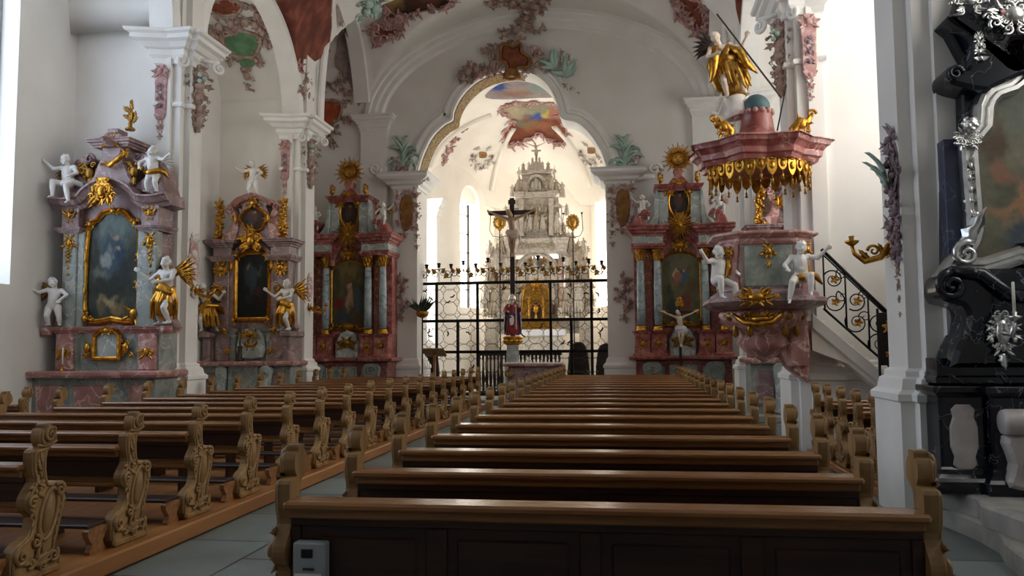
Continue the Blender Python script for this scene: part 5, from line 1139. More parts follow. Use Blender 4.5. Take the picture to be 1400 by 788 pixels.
# ---- pulpit stair with iron railing
def stair():
    t = thing('pulpit_stair', 'cream stair flight climbing left along the pier to the pulpit', 'stairs', (0, 0, 0)); mb = MB()
    x0, x1 = 2.75, 4.55; zt, zb = 2.0, .35; n = 9; ol = [(x1, 0), (x1, zb)]
    for i in range(n):
        xa = x1 - (x1 - x0) * (i + 1) / n; za = zb + (zt - zb) * (i + 1) / n; ol += [(ol[-1][0], za), (xa, za)]
    ol += [(x0, 1.55), (x0 + .5, 1.35), (x0 + 1.0, .9), (x1 - .45, .0)]
    mb.prism(ol, 12.6, 12.98); mb.build('flight', 'plaster_warm', t)
    mb = MB(); mb.prism([(x1, zb - .1), (x1, zb + .12), (x0, zt + .12), (x0, zt - .12)], 12.55, 12.6, .015); mb.build('stringer', 'plaster_trim', t)
    r = thing('stair_railing', 'black wrought iron stair railing with gilt rosettes beside the pulpit', 'railing', (0, 12.33, 0))
    A = PY(1123, 341, 12.33); E = PY(1218, 432, 12.33); A2 = PY(1131, 422, 12.33); E2 = PY(1197, 478, 12.33)
    P = lambda s, h: (A.x + (E.x - A.x) * s, 0, (A.z + (E.z - A.z) * s) * h + (A2.z + (E.z - .78 - A2.z) * s) * (1 - h))
    mb = MB(); mb.tube([P(0, 1), P(1.5, 1)], .026, 8); mb.tube([P(0, .93), P(1.5, .93)], .012, 6); mb.build('handrail', 'iron', r)
    mb = MB(); mb.tube([P(0, 0), P(1.5, 0)], .018, 6); mb.build('bottom_rail', 'iron', r)
    for s_ in (.02, .34, .67, 1.0, 1.32):
        mb = MB(); mb.tube([P(s_, 0), P(s_, 1)], .013, 6); mb.build('baluster', 'iron', r)
    for i in range(4):
        for h, q in ((.3, .17), (.68, .15)):
            c = P(.18 + .33 * i, h); mb = MB(); mb.spiral(c[0] - .02, c[2], .01, q, i * 1.3 + h * 4, 1.6, 1 if i % 2 else -1, t=.012, steps=24); mb.spiral(c[0] + .1, c[2] + .08, .01, q * .55, i + 2.2, 1.3, -1 if i % 2 else 1, t=.01); mb.build('scroll', 'iron', r)
            g = MB()
            for k in range(5): g.leaf((c[0], c[2]), 2 * PI * k / 5, .075, .022, -.01, .3, steps=4)
            g.build('gilt_rosette', 'gold', r)
    # gate post panel at the near end
    x = PY(1207, 460, 12.2).x; za, zb_ = PY(1207, 422, 12.2).z, PY(1207, 500, 12.2).z
    d = thing('iron_gate', 'black iron gate panel with gilt tendrils at the foot of the stair railing', 'gate', (x, 12.2, 0)); mb = MB(); mb.box(-.05, .26, -.012, .012, zb_, za - .06, .006); mb.build('plate', 'iron', d)
    mb = MB(); mb.box(-.075, -.045, -.02, .02, 0, za, .006); mb.box(.26, .29, -.02, .02, 0, za, .006); mb.spiral(.1, zb_ - .03, 0, .06, 0, 1.4, 1, t=.014); mb.build('post', 'iron', d)
    g = MB(); g.orn(.1, (za + zb_) / 2 + .15, .2, .26, -.014, 3, 7); g.orn(.1, zb_ + .16, .2, .24, -.014, 8, 7); g.build('gilt_tendril', 'gold', d)
stair()
# ================================================================== the black altar on the right
def black_altar():
    D = 7.7; xc = 3.9; BK = .24; t = thing('black_altar', 'tall black marble altar with silver framed picture at the right edge', 'altar', (xc, D, 0)); B = MB
    q = lambda px, py, d=D: (PY(px, py, d).x - xc, PY(px, py, d).z)
    L = lambda l, d=D: [q(a, b, d) for a, b in l]
    def sym(l, d=D):
        r = L(l, d); return r + [(-x, z) for x, z in reversed(r)]
    # two sandstone steps
    def step(pts, z0, z1, nm):
        pl = [(x - xc, y - D) for x, y in pts]; full = pl + [(-x, y) for x, y in reversed(pl)]
        mb = B(); mb.hprism(full, z0, z1, .02); return mb.build(nm, 'sand_step', t)
    fl = lambda l, zz: [(min(PZ(a, b, zz).x, xc - .02), PZ(a, b, zz).y) for a, b in l]
    s1 = [(2.66, 7.85)] + fl([(1283, 692), (1310, 702), (1340, 714), (1366, 728), (1374, 742), (1400, 762)], .17)
    s2 = [(2.7, 7.9)] + fl([(1284, 668), (1310, 673), (1335, 680), (1342, 690), (1370, 700), (1400, 711)], .34)
    step(s1, .003, .17, 'lower_step'); step(s2, .17, .34, 'upper_step')
    # base
    D0 = 7.55; zt = q(1290, 528, 7.55)[1]; w0 = -q(1286, 600, 7.55)[0]; z0 = .34; B0 = D0 - D
    def block(x, w, y, za, zb, nm, mat, b=.02, sub=True):
        mb = B(); mb.box(x - w, x + w, y, BK, za, zb, b)
        P = [(x - w, BK), (x - w, y), (x + w, y), (x + w, BK)]
        entab(mb, P, za, [(.07, 0), (.07, .1), (.05, .13), (.02, .16), (.015, .2), (0, .22)]); entab(mb, P, zb - .1, [(0, 0), (.02, .01), (.05, .04), (.06, .05), (.06, .09), (.05, .1), (0, .1)])
        return mb.build(nm, mat, t)
    for s_ in (-1, 1):
        p = block(s_ * (w0 - .19), .19, B0, z0, zt, 'base_pier', 'black_marble')
        oc = [(-.085, -.28), (-.05, -.33), (.05, -.33), (.085, -.28), (.075, -.2), (.1, -.1), (.1, .1), (.075, .2), (.085, .28), (.05, .33), (-.05, .33), (-.085, .28), (-.075, .2), (-.1, .1), (-.1, -.1), (-.075, -.2)]
        zm = (z0 + zt) / 2 + .02; mb = B(); mb.prism([(s_ * (w0 - .19) + x * 1.15, zm + z * .92 * (zt - z0)) for x, z in oc], B0 - .018, B0 + .05, .01); mb.build('inlay', 'pale_marble', p)
    block(0, w0 - .38, B0 - .1, z0, zt, 'mensa', 'black_marble')
    for s_ in (-1, 1):
        x = s_ * (w0 - .62); mb = B(); mb.T = Matrix.Translation((x, B0 - .12, 0)); h = zt - z0
        mb.prism(smooth_pts([(-.16, z0 + .08), (.16, z0 + .08), (.13, z0 + h * .3), (.17, z0 + h * .55), (-.17, z0 + h * .55), (-.13, z0 + h * .3)], 3), -.1, .1, .03); T0 = mb.T; mb.T = T0 @ basis((0, -.08, z0 + h * .68), (0, 0, 1), (0, 1, 0), (1, 0, 0)); mb.lathe([(0, -.2), (.1, -.2), (.11, -.17), (.11, .17), (.1, .2), (0, .2)], n=18); mb.T = T0; mb.spiral(-.0, z0 + h * .3, -.1, .07, 0, 1.4, s_, t=.02); mb.build('console', 'pale_marble', t)
    # predella: moulded step, concave neck, big scrolls
    zA = zt; P = [(-w0 + .04, BK), (-w0 + .04, B0 + .12), (w0 - .04, B0 + .12), (w0 - .04, BK)]
    mb = B(); entab(mb, P, zA, [(.0, 0), (.02, .02), (.02, .07), (-.04, .12), (-.06, .2), (-.1, .24)]); mb.build('predella_moulding', 'black_marble', t)
    zB = q(1310, 372, 7.55)[1]
    pr = sym([(1298, 503), (1306, 478), (1318, 455), (1322, 432), (1314, 418), (1292, 412), (1285, 398), (1288, 380), (1300, 372), (1330, 368)], 7.55)
    mb = B(); mb.prism([pr[0]] + smooth_pts(pr[1:10], 3, closed=False) + smooth_pts(pr[10:19], 3, closed=False) + [pr[-1]], -.18, BK, .04); mb.build('predella', 'black_marble', t)
    for s_ in (-1, 1):
        mb = B(); c = q(1297, 392, 7.55); mb.spiral(s_ * c[0], c[1], -.2, .13, PI / 2, 1.6, s_, t=.04, n=7); mb.tube([(s_ * c[0] + s_ * -.0, -.2, c[1] + .13), (s_ * (c[0] + .25), -.22, c[1] + .1), (s_ * (c[0] + .45), -.24, c[1] - .08), (s_ * (c[0] + .75), -.24, c[1] - .14)], [.05, .06, .06, .04], 8); mb.build('predella_scroll', 'black_marble', t)
    # retable body
    zc_, zd = q(1300, 362)[1], q(1300, 120)[1]
    mb = B(); mb.prism(sym([(1298, 372), (1297, 190), (1320, 188), (1318, 120), (1322, 80), (1300, 40), (1330, -60), (1400, -160)]), .05, BK, .02); mb.build('retable', 'black_marble', t)
    for s_ in (-1, 1):
        mb = B(); a, b2 = q(1296, 372), q(1318, 190); mb.box(s_ * a[0], s_ * b2[0], -.02, .12, a[1], b2[1], .01); mb.build('slab', 'navy_marble', t)
        v = L([(1298, 122), (1288, 112), (1290, 98), (1302, 96), (1312, 100), (1322, 92), (1324, 72), (1316, 52), (1296, 38), (1290, 28), (1330, 20), (1420, 20), (1420, 60), (1375, 62), (1372, 96), (1400, 100), (1380, 112), (1352, 124), (1340, 130)]); v = [(s_ * -abs(x), z) if s_ < 0 else (abs(x), z) for x, z in v] if False else [(x if s_ < 0 else -x, z) for x, z in v]
        mb = B(); mb.prism(smooth_pts(v, 4), -.14, BK, .035); c = q(1297, 108); mb.spiral((c[0] if s_ < 0 else -c[0]), c[1], -.14, .07, 0, 1.4, -s_, t=.025); mb.build('crowning_scroll', 'black_marble', t)
        g = B(); sx = lambda p: (p[0] if s_ < 0 else -p[0], p[1])
        c = sx(q(1312, 12)); g.orn(c[0], c[1], .42, .3, -.2, 4, 16); c = sx(q(1372, 32)); g.orn(c[0], c[1], .52, .34, -.2, 6, 18); g.build('silver_scrollwork', 'silver', t)
        g = B(); c = sx(q(1327, 76))
        for k in range(4): g.orn(c[0] + .01 * (k % 2), c[1] + .09 - k * .06, .11, .1, -.18, k, 5)
        g.build('silver_flowers', 'silver', t)
    # silver frame
    fr_ = sym([(1318, 358), (1330, 340), (1338, 318), (1335, 270), (1331, 215), (1333, 196), (1350, 176), (1352, 150), (1362, 134), (1385, 126), (1402, 112), (1430, 92), (1470, 84)]); low = L([(1340, 358), (1360, 352), (1390, 342), (1430, 352), (1470, 340)])
    ol = fr_[:13] + fr_[13:]; ring = [p for p in fr_]; ring = smooth_pts(ring, 2, closed=False) + [(-x, z) for x, z in low] + [p for p in reversed(low)]
    f = B(); f.sweep([(x, .0, z) for x, z in ring], [(-.03, -.05), (-.03, .06), (.0, .1), (.035, .1), (.05, .06), (.08, .06), (.1, .1), (.13, .08), (.14, .02), (.14, -.05)], (0, -1, 0), closed=True, flip=-1 if area(ring) > 0 else 1); fo = f.build('silver_frame', 'silver', t)
    painting('altarpiece', ring, .03, 'pic_black', t, .03)
    for s_ in (-1, 1):
        sx = lambda p: (p[0] if s_ < 0 else -p[0], p[1])
        g = B(); c = sx(q(1316, 190)); g.orn(c[0], c[1] - .02, .3, .26, -.1, 5, 10, core=0)
        for i in range(5): cc = sx(q(1322 - 2 * (i % 2), 230 + i * 16)); g.orn(cc[0], cc[1], .1, .16, -.08, i, 4)
        c = sx(q(1315, 345)); g.spiral(c[0], c[1] - .03, -.08, .12, 1, 1.5, -s_, t=.035); g.leaf((c[0], c[1]), 1.2 if s_ < 0 else 1.9, .4, .08, -.06, .3); c = sx(q(1330, 300)); g.orn(c[0], c[1], .16, .3, -.08, 9, 8, sym=False)
        g.build('silver_leafwork', 'silver', fo)
        b = Blob(); b.e((0, 0, 0), (.062, .065, .075)); b.e((0, -.06, -.005), (.012, .02, .014)); b.e((-.03, -.045, -.02), .026); b.e((.03, -.045, -.02), .026); b.e((0, -.045, -.05), (.025, .022, .018)); b.c((-.028, -.055, .016), (.028, -.055, .016), .012)
        R = random.Random(4)
        for i in range(26): a, e_ = R.uniform(-PI, PI), R.uniform(.1, 1.4); b.e((.062 * math.cos(e_) * math.sin(a), -.055 * math.cos(e_) * math.cos(a), .072 * math.sin(e_)), .018)
        c = sx(q(1319, 176)); inst('cherub_head', b.mesh('cherub_head', .007, 1), 'silver', fo, 1, loc=(c[0], -.12, c[1]))
    # flesh coloured cherub among the crowning scrolls
    k = q(1392, 58); putto('stand', 'flesh coloured putto bending among the black crowning scrolls at the right edge', (xc + k[0] + .1, D - .12, k[1] - .35), .9, mat='skin_rose')
    # silver sconce with candle on the predella
    for s_, lb in ((-1, 'silver wall sconce with white candle on the black altar'), ):
        c = q(1368, 455, 7.5); s = thing('candle_sconce', lb, 'sconce', (xc + c[0], D - .23, c[1])); g = B(); g.orn(0, 0, .26, .4, 0, 7, 18, core=.4); g.orn(.0, -.12, .16, .24, 0, 3, 6); g.leaf((0, -.18), -PI / 2, .14, .04, 0, .2); g.tube([(0, -.04, .0), (.02, -.14, -.02), (.04, -.15, .1)], [.03, .025, .02], 7); g.build('back_plate', 'silver', s)
        g = B(); g.lathe([(.02, .08), (.055, .12), (.06, .135), (.02, .14), (.025, .17)], .04, -.15, 0, 12); g.build('drip_pan', 'silver', s); g = B(); g.lathe([(.014, .15), (.013, .42), (0, .43)], .04, -.15, 0, 8); g.build('candle', 'wax', s)
M['navy_marble'] = pm('navy_marble', '#1b2438', '#2b3650', rough=.2, scale=4, vein='#54607a', vscale=3, vwidth=.012)
M['skin_rose'] = pm('skin_rose', '#b88476', '#c79a8c', rough=.45, scale=5)
black_altar()
# ================================================================== wall sconces and pier stucco
def on(p, nx, ny):
    """frame of a wall whose outward normal is (nx, ny): local x runs right as seen from the room, local -y comes out"""
    return basis(p, (-ny, nx, 0), (-nx, -ny, 0), (0, 0, 1))
def sconce(label, p, nx, ny, L, h=.5):
    t = thing('wall_sconce', label, 'sconce', p); mb = MB(); mb.T = on((0, 0, 0), nx, ny); mb.orn(0, 0, .22, h * .6, 0, 3, 9, core=.4); mb.build('back_plate', 'gold', t)
    mb = MB(); mb.T = on((0, 0, 0), nx, ny); mb.tube([(0, -.02, .02), (0, -L * .3, -.1), (0, -L * .7, -.14), (0, -L * .95, -.06), (0, -L, .03)], [.04, .035, .03, .022, .02], 7); mb.lathe([(.02, .02), (.06, .05), (.07, .07), (.025, .08), (.03, .12), (0, .12)], 0, -L, 0, 10)
    T0 = mb.T; mb.T = T0 @ basis((0, 0, 0), (0, -1, 0), (1, 0, 0), (0, 0, 1)); mb.spiral(L * .45, -.03, 0, .06, 0, 1.3, 1, t=.018); mb.leaf((L * .6, -.12), .9, .14, .03, 0, .2); mb.leaf((L * .2, -.08), 1.2, .14, .03, 0, .2); mb.build('arm', 'gold', t)
    return t
sconce('gilt candle arm on the right-hand pier near the black altar', (2.63, 8.4, PX(1230, 334, 2.63).z), -1, 0, .38)
sconce('gilt candle arm on the pier between the first and second left altars', (-7.93, 13.9, PX(262, 396, -7.93).z), 1, 0, .42)
sconce('gilt candle arm on the pier right of the second left altar', (-7.93, 19.4, PX(418, 420, -7.93).z), 1, 0, .45)
def stucco_panel(label, p, nx, ny, parts, cat='stucco ornament', name='stucco_ornament'):
    """parts: list of (part name, material, function(mesh builder))"""
    t = thing(name, label, cat, p)
    for nm, mt, fn in parts:
        mb = MB(); mb.T = on((0, 0, 0), nx, ny); fn(mb); mb.build(nm, mt, t)
    return t
def drop(mb, w, h, seed, n=5):
    for i in range(n): mb.orn(0, h / 2 - h * (i + .5) / n, w * (1 - .45 * i / n), h / n * 1.15, 0, seed + i, 5, core=.35)
    mb.leaf((0, -h / 2), -PI / 2, h * .14, w * .14, 0, .1)
zt_, zb_ = PX(1225, 186, 2.62).z, PX(1225, 396, 2.62).z; H = zt_ - zb_; R5 = random.Random(9)
stucco_panel('long mauve stucco drop with a green leaf above the right-hand candle arm', (2.64, 8.28, (zt_ + zb_) / 2 + .1), -1, 0, [('foliage', 'stucco_mauve', lambda m: (m.prism(smooth_pts([(-.06, -H * .38), (.08, -H * .38), (.12, 0), (.14, H * .3), (.05, H * .42), (-.08, H * .4), (-.12, .1)], 3), -.015, .0, .008), [m.orn(R5.uniform(-.1, .1), H * (.44 - .085 * k), .4, .3, -.02, k, 11, sym=False, core=.15) for k in range(10)])), ('green_leaf', 'stucco_green', lambda m: (m.leaf((-.1, .3), 1.0, .26, .11, -.06, .7), m.leaf((-.14, .24), 1.5, .22, .1, -.05, .8), m.leaf((-.05, .2), .8, .2, .09, -.06, .8))), ('pendant', 'stucco_brown', lambda m: [m.orn(0, -H * .45 - i * .14, .16 - .03 * i, .16, 0, i, 4) for i in range(4)])])
for lb, X, Y0, px, y0, y1 in (('white stucco relief above the candle arm on the first left pier', -7.93, 13.87, 252, 318, 392), ('white stucco relief above the candle arm on the second left pier', -7.93, 19.4, 417, 372, 412)):
    a, b = PX(px, y0, X).z, PX(px, y1, X).z; h = a - b
    stucco_panel(lb, (X, Y0, (a + b) / 2), 1, 0, [('relief', 'stucco', lambda m: drop(m, .5, h * 1.1, 5, 4)), ('pink_ground', 'stucco_pink', lambda m: m.prism(smooth_pts([(-.12, -h * .4), (.12, -h * .4), (.16, 0), (.1, h * .4), (-.1, h * .4), (-.16, 0)], 3), -.02, .01, .01))])
def volute_cap(m, w, z):
    for s_ in (-1, 1):
        m.spiral(s_ * w * .5, z, -.06, .13, PI / 2, 1.6, s_, t=.045, n=7); m.tube([(s_ * w * .5, -.08, z + .13), (0, -.06, z + .1)], .04, 6)
for side, pw, xi in ((-1, LP, XL), (1, RP, XR)):
    for i in ((3, 4) if side < 0 else (3, )):
        ya, yb = pw[i]; nm = {(-1, 3): 'first left pier', (-1, 4): 'second left pier', (1, 3): 'pier behind the pulpit'}[(side, i)]
        stucco_panel('stucco capital with white volutes and brown flower garland on the %s' % nm, (xi - side * .1, ya + .3, 6.55), -side * .78, -.62, [('volute', 'plaster_trim', lambda m: volute_cap(m, .7, .42)), ('garland', 'stucco_brown', lambda m: (m.tube([(0, -.03, .35), (0, -.03, -.85)], .05, 6), [m.orn(.0, .24 - k * .22, .66 - .09 * k, .36, -.04, 7 + k, 10, core=.3) for k in range(5)])), ('flowers', 'stucco_green', lambda m: [m.ell((.06 * math.cos(k * 2.1), -.14, .16 + .07 * math.sin(k * 2.1)), .045, 7, 5) for k in range(5)])])
        xw = -8.6 if side < 0 else 3.05
        stucco_panel('pink stucco strip with grey flowers under the cornice of the %s' % nm, (xw + .2 if side < 0 else xw - .1, ya - .1, 6.4), 0, -1, [('ground', 'stucco_pink', lambda m: m.prism(smooth_pts([(-.09, -.5), (.09, -.5), (.11, 0), (.12, .4), (0, .5), (-.12, .4), (-.11, 0)], 3), -.03, .01, .01)), ('shell', 'stucco_pink', lambda m: m.orn(0, .36, .3, .3, -.03, 3, 8)), ('flowers', 'stucco_mauve', lambda m: [m.orn(0, .02 - .16 * k, .18, .18, -.03, k, 5) for k in range(3)]), ('tail', 'stucco_pink', lambda m: [m.orn(0, -.5 - .16 * k, .24 - .06 * k, .2, -.01, 4 + k, 5) for k in range(3)])])
# ================================================================== frescoes on the vaults
def patch(name, label, cat, pxs, mat, surf=zc, smooth=3, rings=7, off=.03):
    """painted field lying on a vault; its outline follows the painting in the photograph"""
    ol = smooth_pts(pxs, smooth) if smooth > 1 else pxs; cx = sum(p[0] for p in ol) / len(ol); cy = sum(p[1] for p in ol) / len(ol); n = len(ol)
    xs = [p[0] for p in ol]; ys = [p[1] for p in ol]; vs = []; uv = []
    def put(x, y):
        d = ray(x, y).normalized(); p = hit(x, y, surf) - d * off; vs.append(p); uv.append(((x - min(xs)) / (max(xs) - min(xs)), (max(ys) - y) / (max(ys) - min(ys))))
    put(cx, cy)
    for r in range(1, rings + 1):
        for x, y in ol: put(cx + (x - cx) * r / rings, cy + (y - cy) * r / rings)
    fs = [(0, 1 + i, 1 + (i + 1) % n) for i in range(n)]
    for r in range(rings - 1):
        for i in range(n): a = 1 + r * n; j = (i + 1) % n; fs.append((a + i, a + n + i, a + n + j, a + j))
    me = bpy.data.meshes.new(name); me.from_pydata([tuple(v) for v in vs], [], fs); ul = me.uv_layers.new(name='UVMap')
    for lp in me.loops: ul.data[lp.index].uv = uv[lp.vertex_index]
    me.polygons.foreach_set('use_smooth', [True] * len(me.polygons)); me.materials.append(M[mat] if isinstance(mat, str) else mat)
    o = bpy.data.objects.new(name, me); COL.objects.link(o)
    if label: tag(o, label, cat)
    return o, [vs[1 + (rings - 1) * n + i] for i in range(n)], ol
def nrm(surf, p):
    e = .08; zx = (surf(p.x + e, p.y) - surf(p.x - e, p.y)) / (2 * e); zy = (surf(p.x, p.y + e) - surf(p.x, p.y - e)) / (2 * e)
    zx = max(-3, min(3, zx)); zy = max(-3, min(3, zy)); return Vector((zx, zy, -1)).normalized()
def vt(p, n):
    """frame on a vault: -y out of the surface, x to the right, z up in the surface"""
    y = -n; x = Vector((1, 0, 0)); x = (x - y * x.dot(y)).normalized() if abs(y.x) < .9 else Vector((0, 1, 0)); z = x.cross(y); return basis(p, x, y, z)
def rim(name, mat, pts, surf, parent, size=.22, every=3, tube=.03, seed=1, leaves=True):
    mb = MB(); R = random.Random(seed); n = len(pts)
    if tube: mb.tube([tuple(p) for p in pts], tube, 5, closed=True)
    for i in range(0, n, every):
        p = pts[i]; T = vt(p, nrm(surf, p)); mb.T = T; s = size * R.uniform(.7, 1.2)
        mb.spiral(R.uniform(-.1, .1) * s, R.uniform(-.1, .1) * s, 0, s * .32, R.uniform(0, 6), 1.4, R.choice((-1, 1)), t=s * .09)
        for k in range(3 if leaves else 0): mb.leaf((0, 0), R.uniform(0, 6.28), s * R.uniform(.5, .8), s * .13, 0, .3, bend=R.uniform(-1, 1), steps=5)
        mb.ell((R.uniform(-.3, .3) * s, -.02, R.uniform(-.3, .3) * s), s * .12, 6, 4)
    mb.T = None; return mb.build(name, mat, parent)
def sprinkle(name, mat, pxs, surf, parent, size=.3, seed=1):
    mb = MB(); R = random.Random(seed)
    for x, y, s in pxs:
        p = hit(x, y, surf); d = ray(x, y).normalized(); p = p - d * .04; mb.T = vt(p, nrm(surf, p)); mb.orn(0, 0, size * s, size * s, 0, seed, 7, sym=False); seed += 1
    mb.T = None; return mb.build(name, mat, parent)
M['fresco_red'] = pm('fresco_red', '#5c2c20', '#8a4a38', rough=.85, scale=3.2, c3='#6e3626', stretch=(1, 1, .5))
M['fresco_nave'] = paint_mat('fresco_nave', ('#2e2420', '#5a4234'), [(.2, .3, .1, .3, '#8c7048'), (.45, .5, .15, .3, '#5a2c28'), (.8, .6, .14, .3, '#20242e'), (.6, .3, .1, .2, '#6c4434')], rough=.8)
M['fresco_choir'] = paint_mat('fresco_choir', ('#6d3c2c', '#86503a'), [(.5, .85, .7, .22, '#8c8670'), (.2, .8, .22, .16, '#a89c80'), (.55, .68, .12, .14, '#3c5690'), (.68, .72, .1, .08, '#b0a050'), (.85, .72, .12, .16, '#a06a5c'), (.42, .5, .16, .1, '#7c6a4c'), (.62, .42, .3, .08, '#8a5a40'), (.3, .55, .1, .08, '#6a7060')], rough=.8)
M['fresco_blue'] = paint_mat('fresco_blue', ('#7f7c84', '#a09088'), [(.2, .7, .18, .3, '#3a5088'), (.5, .5, .2, .3, '#96867c'), (.75, .6, .16, .3, '#7c8c84'), (.4, .3, .3, .2, '#8a6a5c')], rough=.8)
V = []
def fres(lb, pxs, mat, rims=(), surf=zc, smooth=3, nm='fresco'):
    e = None; o, pts, ol = patch(nm, lb, 'fresco', pxs, mat, surf, smooth)
    for k, (mt, size, every, tb) in enumerate(rims): rim('stucco_rim', mt, pts, surf, o, size, every, tb, seed=len(pts) + k)
    return o
fres('red brown painted field on the left vault spandrel above the second pier', [(378, -70), (377, 0), (384, 30), (393, 55), (402, 80), (410, 98), (420, 99), (431, 92), (442, 85), (448, 68), (452, 45), (453, 20), (448, -70)], 'fresco_red', [('stucco_pink', .3, 9, .02)], smooth=2)
fres('greyish pink vault field left of the choir arch under the ceiling', [(460, 8), (462, 40), (460, 70), (458, 90), (478, 115), (490, 146), (496, 128), (490, 100), (482, 70), (472, 36), (464, 10)], 'pink_wash', smooth=2)
fres('red painted field on the right vault spandrel above the pulpit statue', [(1004, -60), (1005, 0), (1008, 20), (1014, 40), (1022, 44), (1028, 20), (1036, 0), (1036, -60)], 'fresco_red', smooth=2)
fres('dark ceiling fresco with pink stucco border at the top, left of centre', [(518, -60), (520, 0), (526, 14), (535, 28), (546, 24), (560, 20), (590, 13), (612, 9), (622, -4), (640, -60)], 'fresco_nave', [('stucco_pink', .5, 2, .03), ('stucco_mauve', .4, 3, .0)])
fres('small brown cartouche under the dark ceiling fresco on the left', [(508, 42), (514, 34), (524, 36), (534, 36), (544, 32), (548, 42), (543, 50), (530, 52), (520, 60), (512, 52)], 'brown_relief', [('stucco_pink', .4, 2, .03)])
fres('small red brown cartouche on the vault at the top right', [(926, 12), (932, 22), (944, 36), (960, 46), (967, 36), (966, 22), (960, 8), (950, -4), (930, -6)], 'brown_relief', [('stucco_pink', .5, 2, .03)])
# top of the wall arch: long stucco flourish
o = sprinkle('stucco_flourish', 'stucco_brown', [(668, 4, .8), (683, 4, .9), (700, 3, .9), (716, 4, 1.0), (731, 6, 1.1), (742, 2, .9)], zc, None, .8, 3); tag(o, 'brown stucco flourish on the vault above the centre of the wall arch', 'stucco ornament')
sprinkle('stucco_tendril', 'stucco_pink', [(676, 8, .6), (708, 9, .7), (738, 14, .8), (725, 18, .7)], zc, o, .6, 9)
o = sprinkle('stucco_palm', 'stucco_green', [(503, 4, .9), (512, 10, 1.0), (500, 14, .8)], zc, None, .9, 4); tag(o, 'pale green stucco leaves at the left end of the dark ceiling fresco', 'stucco ornament')
# cartouches low on the side vaults
def cartouche_vault(lb, field, mat, cen, w, bits, low=None):
    o = fres(lb, field, mat, [('stucco_brown', .22, 4, .045)])
    sprinkle('stucco_scrolls', 'stucco_brown', bits, zc, o, .6, 5); sprinkle('stucco_shells', 'stucco_pink', [(x + 6, y + 5, s * .8) for x, y, s in bits[::2]], zc, o, .55, 11)
    if low: patch('lower_field', None, None, low, mat)[0].parent = o
    return o
cartouche_vault('green relief cartouche in brown stucco on the vault over the second left altar', [(302, 52), (312, 48), (318, 40), (330, 42), (345, 46), (356, 52), (354, 66), (346, 78), (330, 78), (318, 76), (309, 64)], 'green_relief', (330, 60), 50, [(290, 45, .9), (300, 36, 1), (316, 32, .9), (335, 30, 1), (350, 34, 1), (360, 44, .9), (364, 58, .7), (316, 82, .6), (350, 82, .6), (338, 104, .9), (338, 118, .4), (345, 10, .8), (352, 20, .9)], [(328, 80), (346, 80), (350, 86), (344, 92), (337, 93), (329, 90)])
fres('dark red oval on the vault at the top left, above the green cartouche', [(283, 14), (296, 20), (312, 21), (326, 17), (331, 8), (322, 1), (306, -2), (292, 3)], 'brown_relief', [('stucco_brown', .3, 4, .04)])
cartouche_vault('orange red relief cartouche in stucco on the vault over the left red altar', [(425, 140), (434, 136), (446, 137), (458, 137), (466, 142), (467, 152), (462, 164), (456, 168), (452, 175), (444, 176), (436, 168), (428, 156)], 'orange_relief', (445, 155), 40, [(418, 110, .8), (414, 122, .8), (420, 132, .7), (440, 122, .8), (455, 118, .8), (466, 108, .8), (472, 124, .7), (474, 140, .6), (470, 162, .7), (460, 180, .8), (444, 186, .9), (430, 178, .7), (452, 194, .6)])
# ================================================================== choir vault
fres('large brown and blue choir ceiling fresco in a pink scalloped border', [(684, 152), (698, 142), (728, 140), (762, 143), (766, 158), (774, 176), (770, 196), (756, 195), (738, 184), (716, 194), (698, 199), (688, 184), (700, 166)], 'fresco_choir', [('stucco_pink', .5, 2, .04)], surf=zch)
o = fres('strip of blue and pink choir fresco just under the crown of the arch', [(664, 134), (672, 122), (690, 113), (712, 111), (735, 115), (752, 126), (757, 133), (735, 134), (700, 136)], 'fresco_blue', surf=zch)
for lb, x, y in (('little stucco cartouche with orange centre on the left of the choir vault', 660, 212), ('little stucco cartouche with orange centre on the right of the choir vault', 808, 206)):
    o = fres(lb, [(x - 5, y), (x - 4, y - 4), (x + 4, y - 4), (x + 6, y), (x + 4, y + 4), (x - 4, y + 4)], 'ochre', surf=zch); sprinkle('stucco_scrolls', 'stucco', [(x - 13, y + 8, 1), (x - 8, y + 15, 1), (x + 3, y + 14, .9), (x + 10, y + 10, 1), (x + 8, y - 8, .7), (x - 8, y - 8, .7)], zch, o, .5, 4); sprinkle('stucco_flowers', 'stucco_mauve', [(x - 14, y + 2, .6), (x + 12, y + 3, .6), (x - 2, y + 18, .6)], zch, o, .45, 14)
o = sprinkle('stucco_bouquet', 'stucco_pink', [(612, 205, 1), (620, 192, .9), (608, 220, .8), (632, 178, .8)], zch, None, .7, 6); tag(o, 'pink stucco sprays inside the left shoulder of the choir arch', 'stucco ornament')
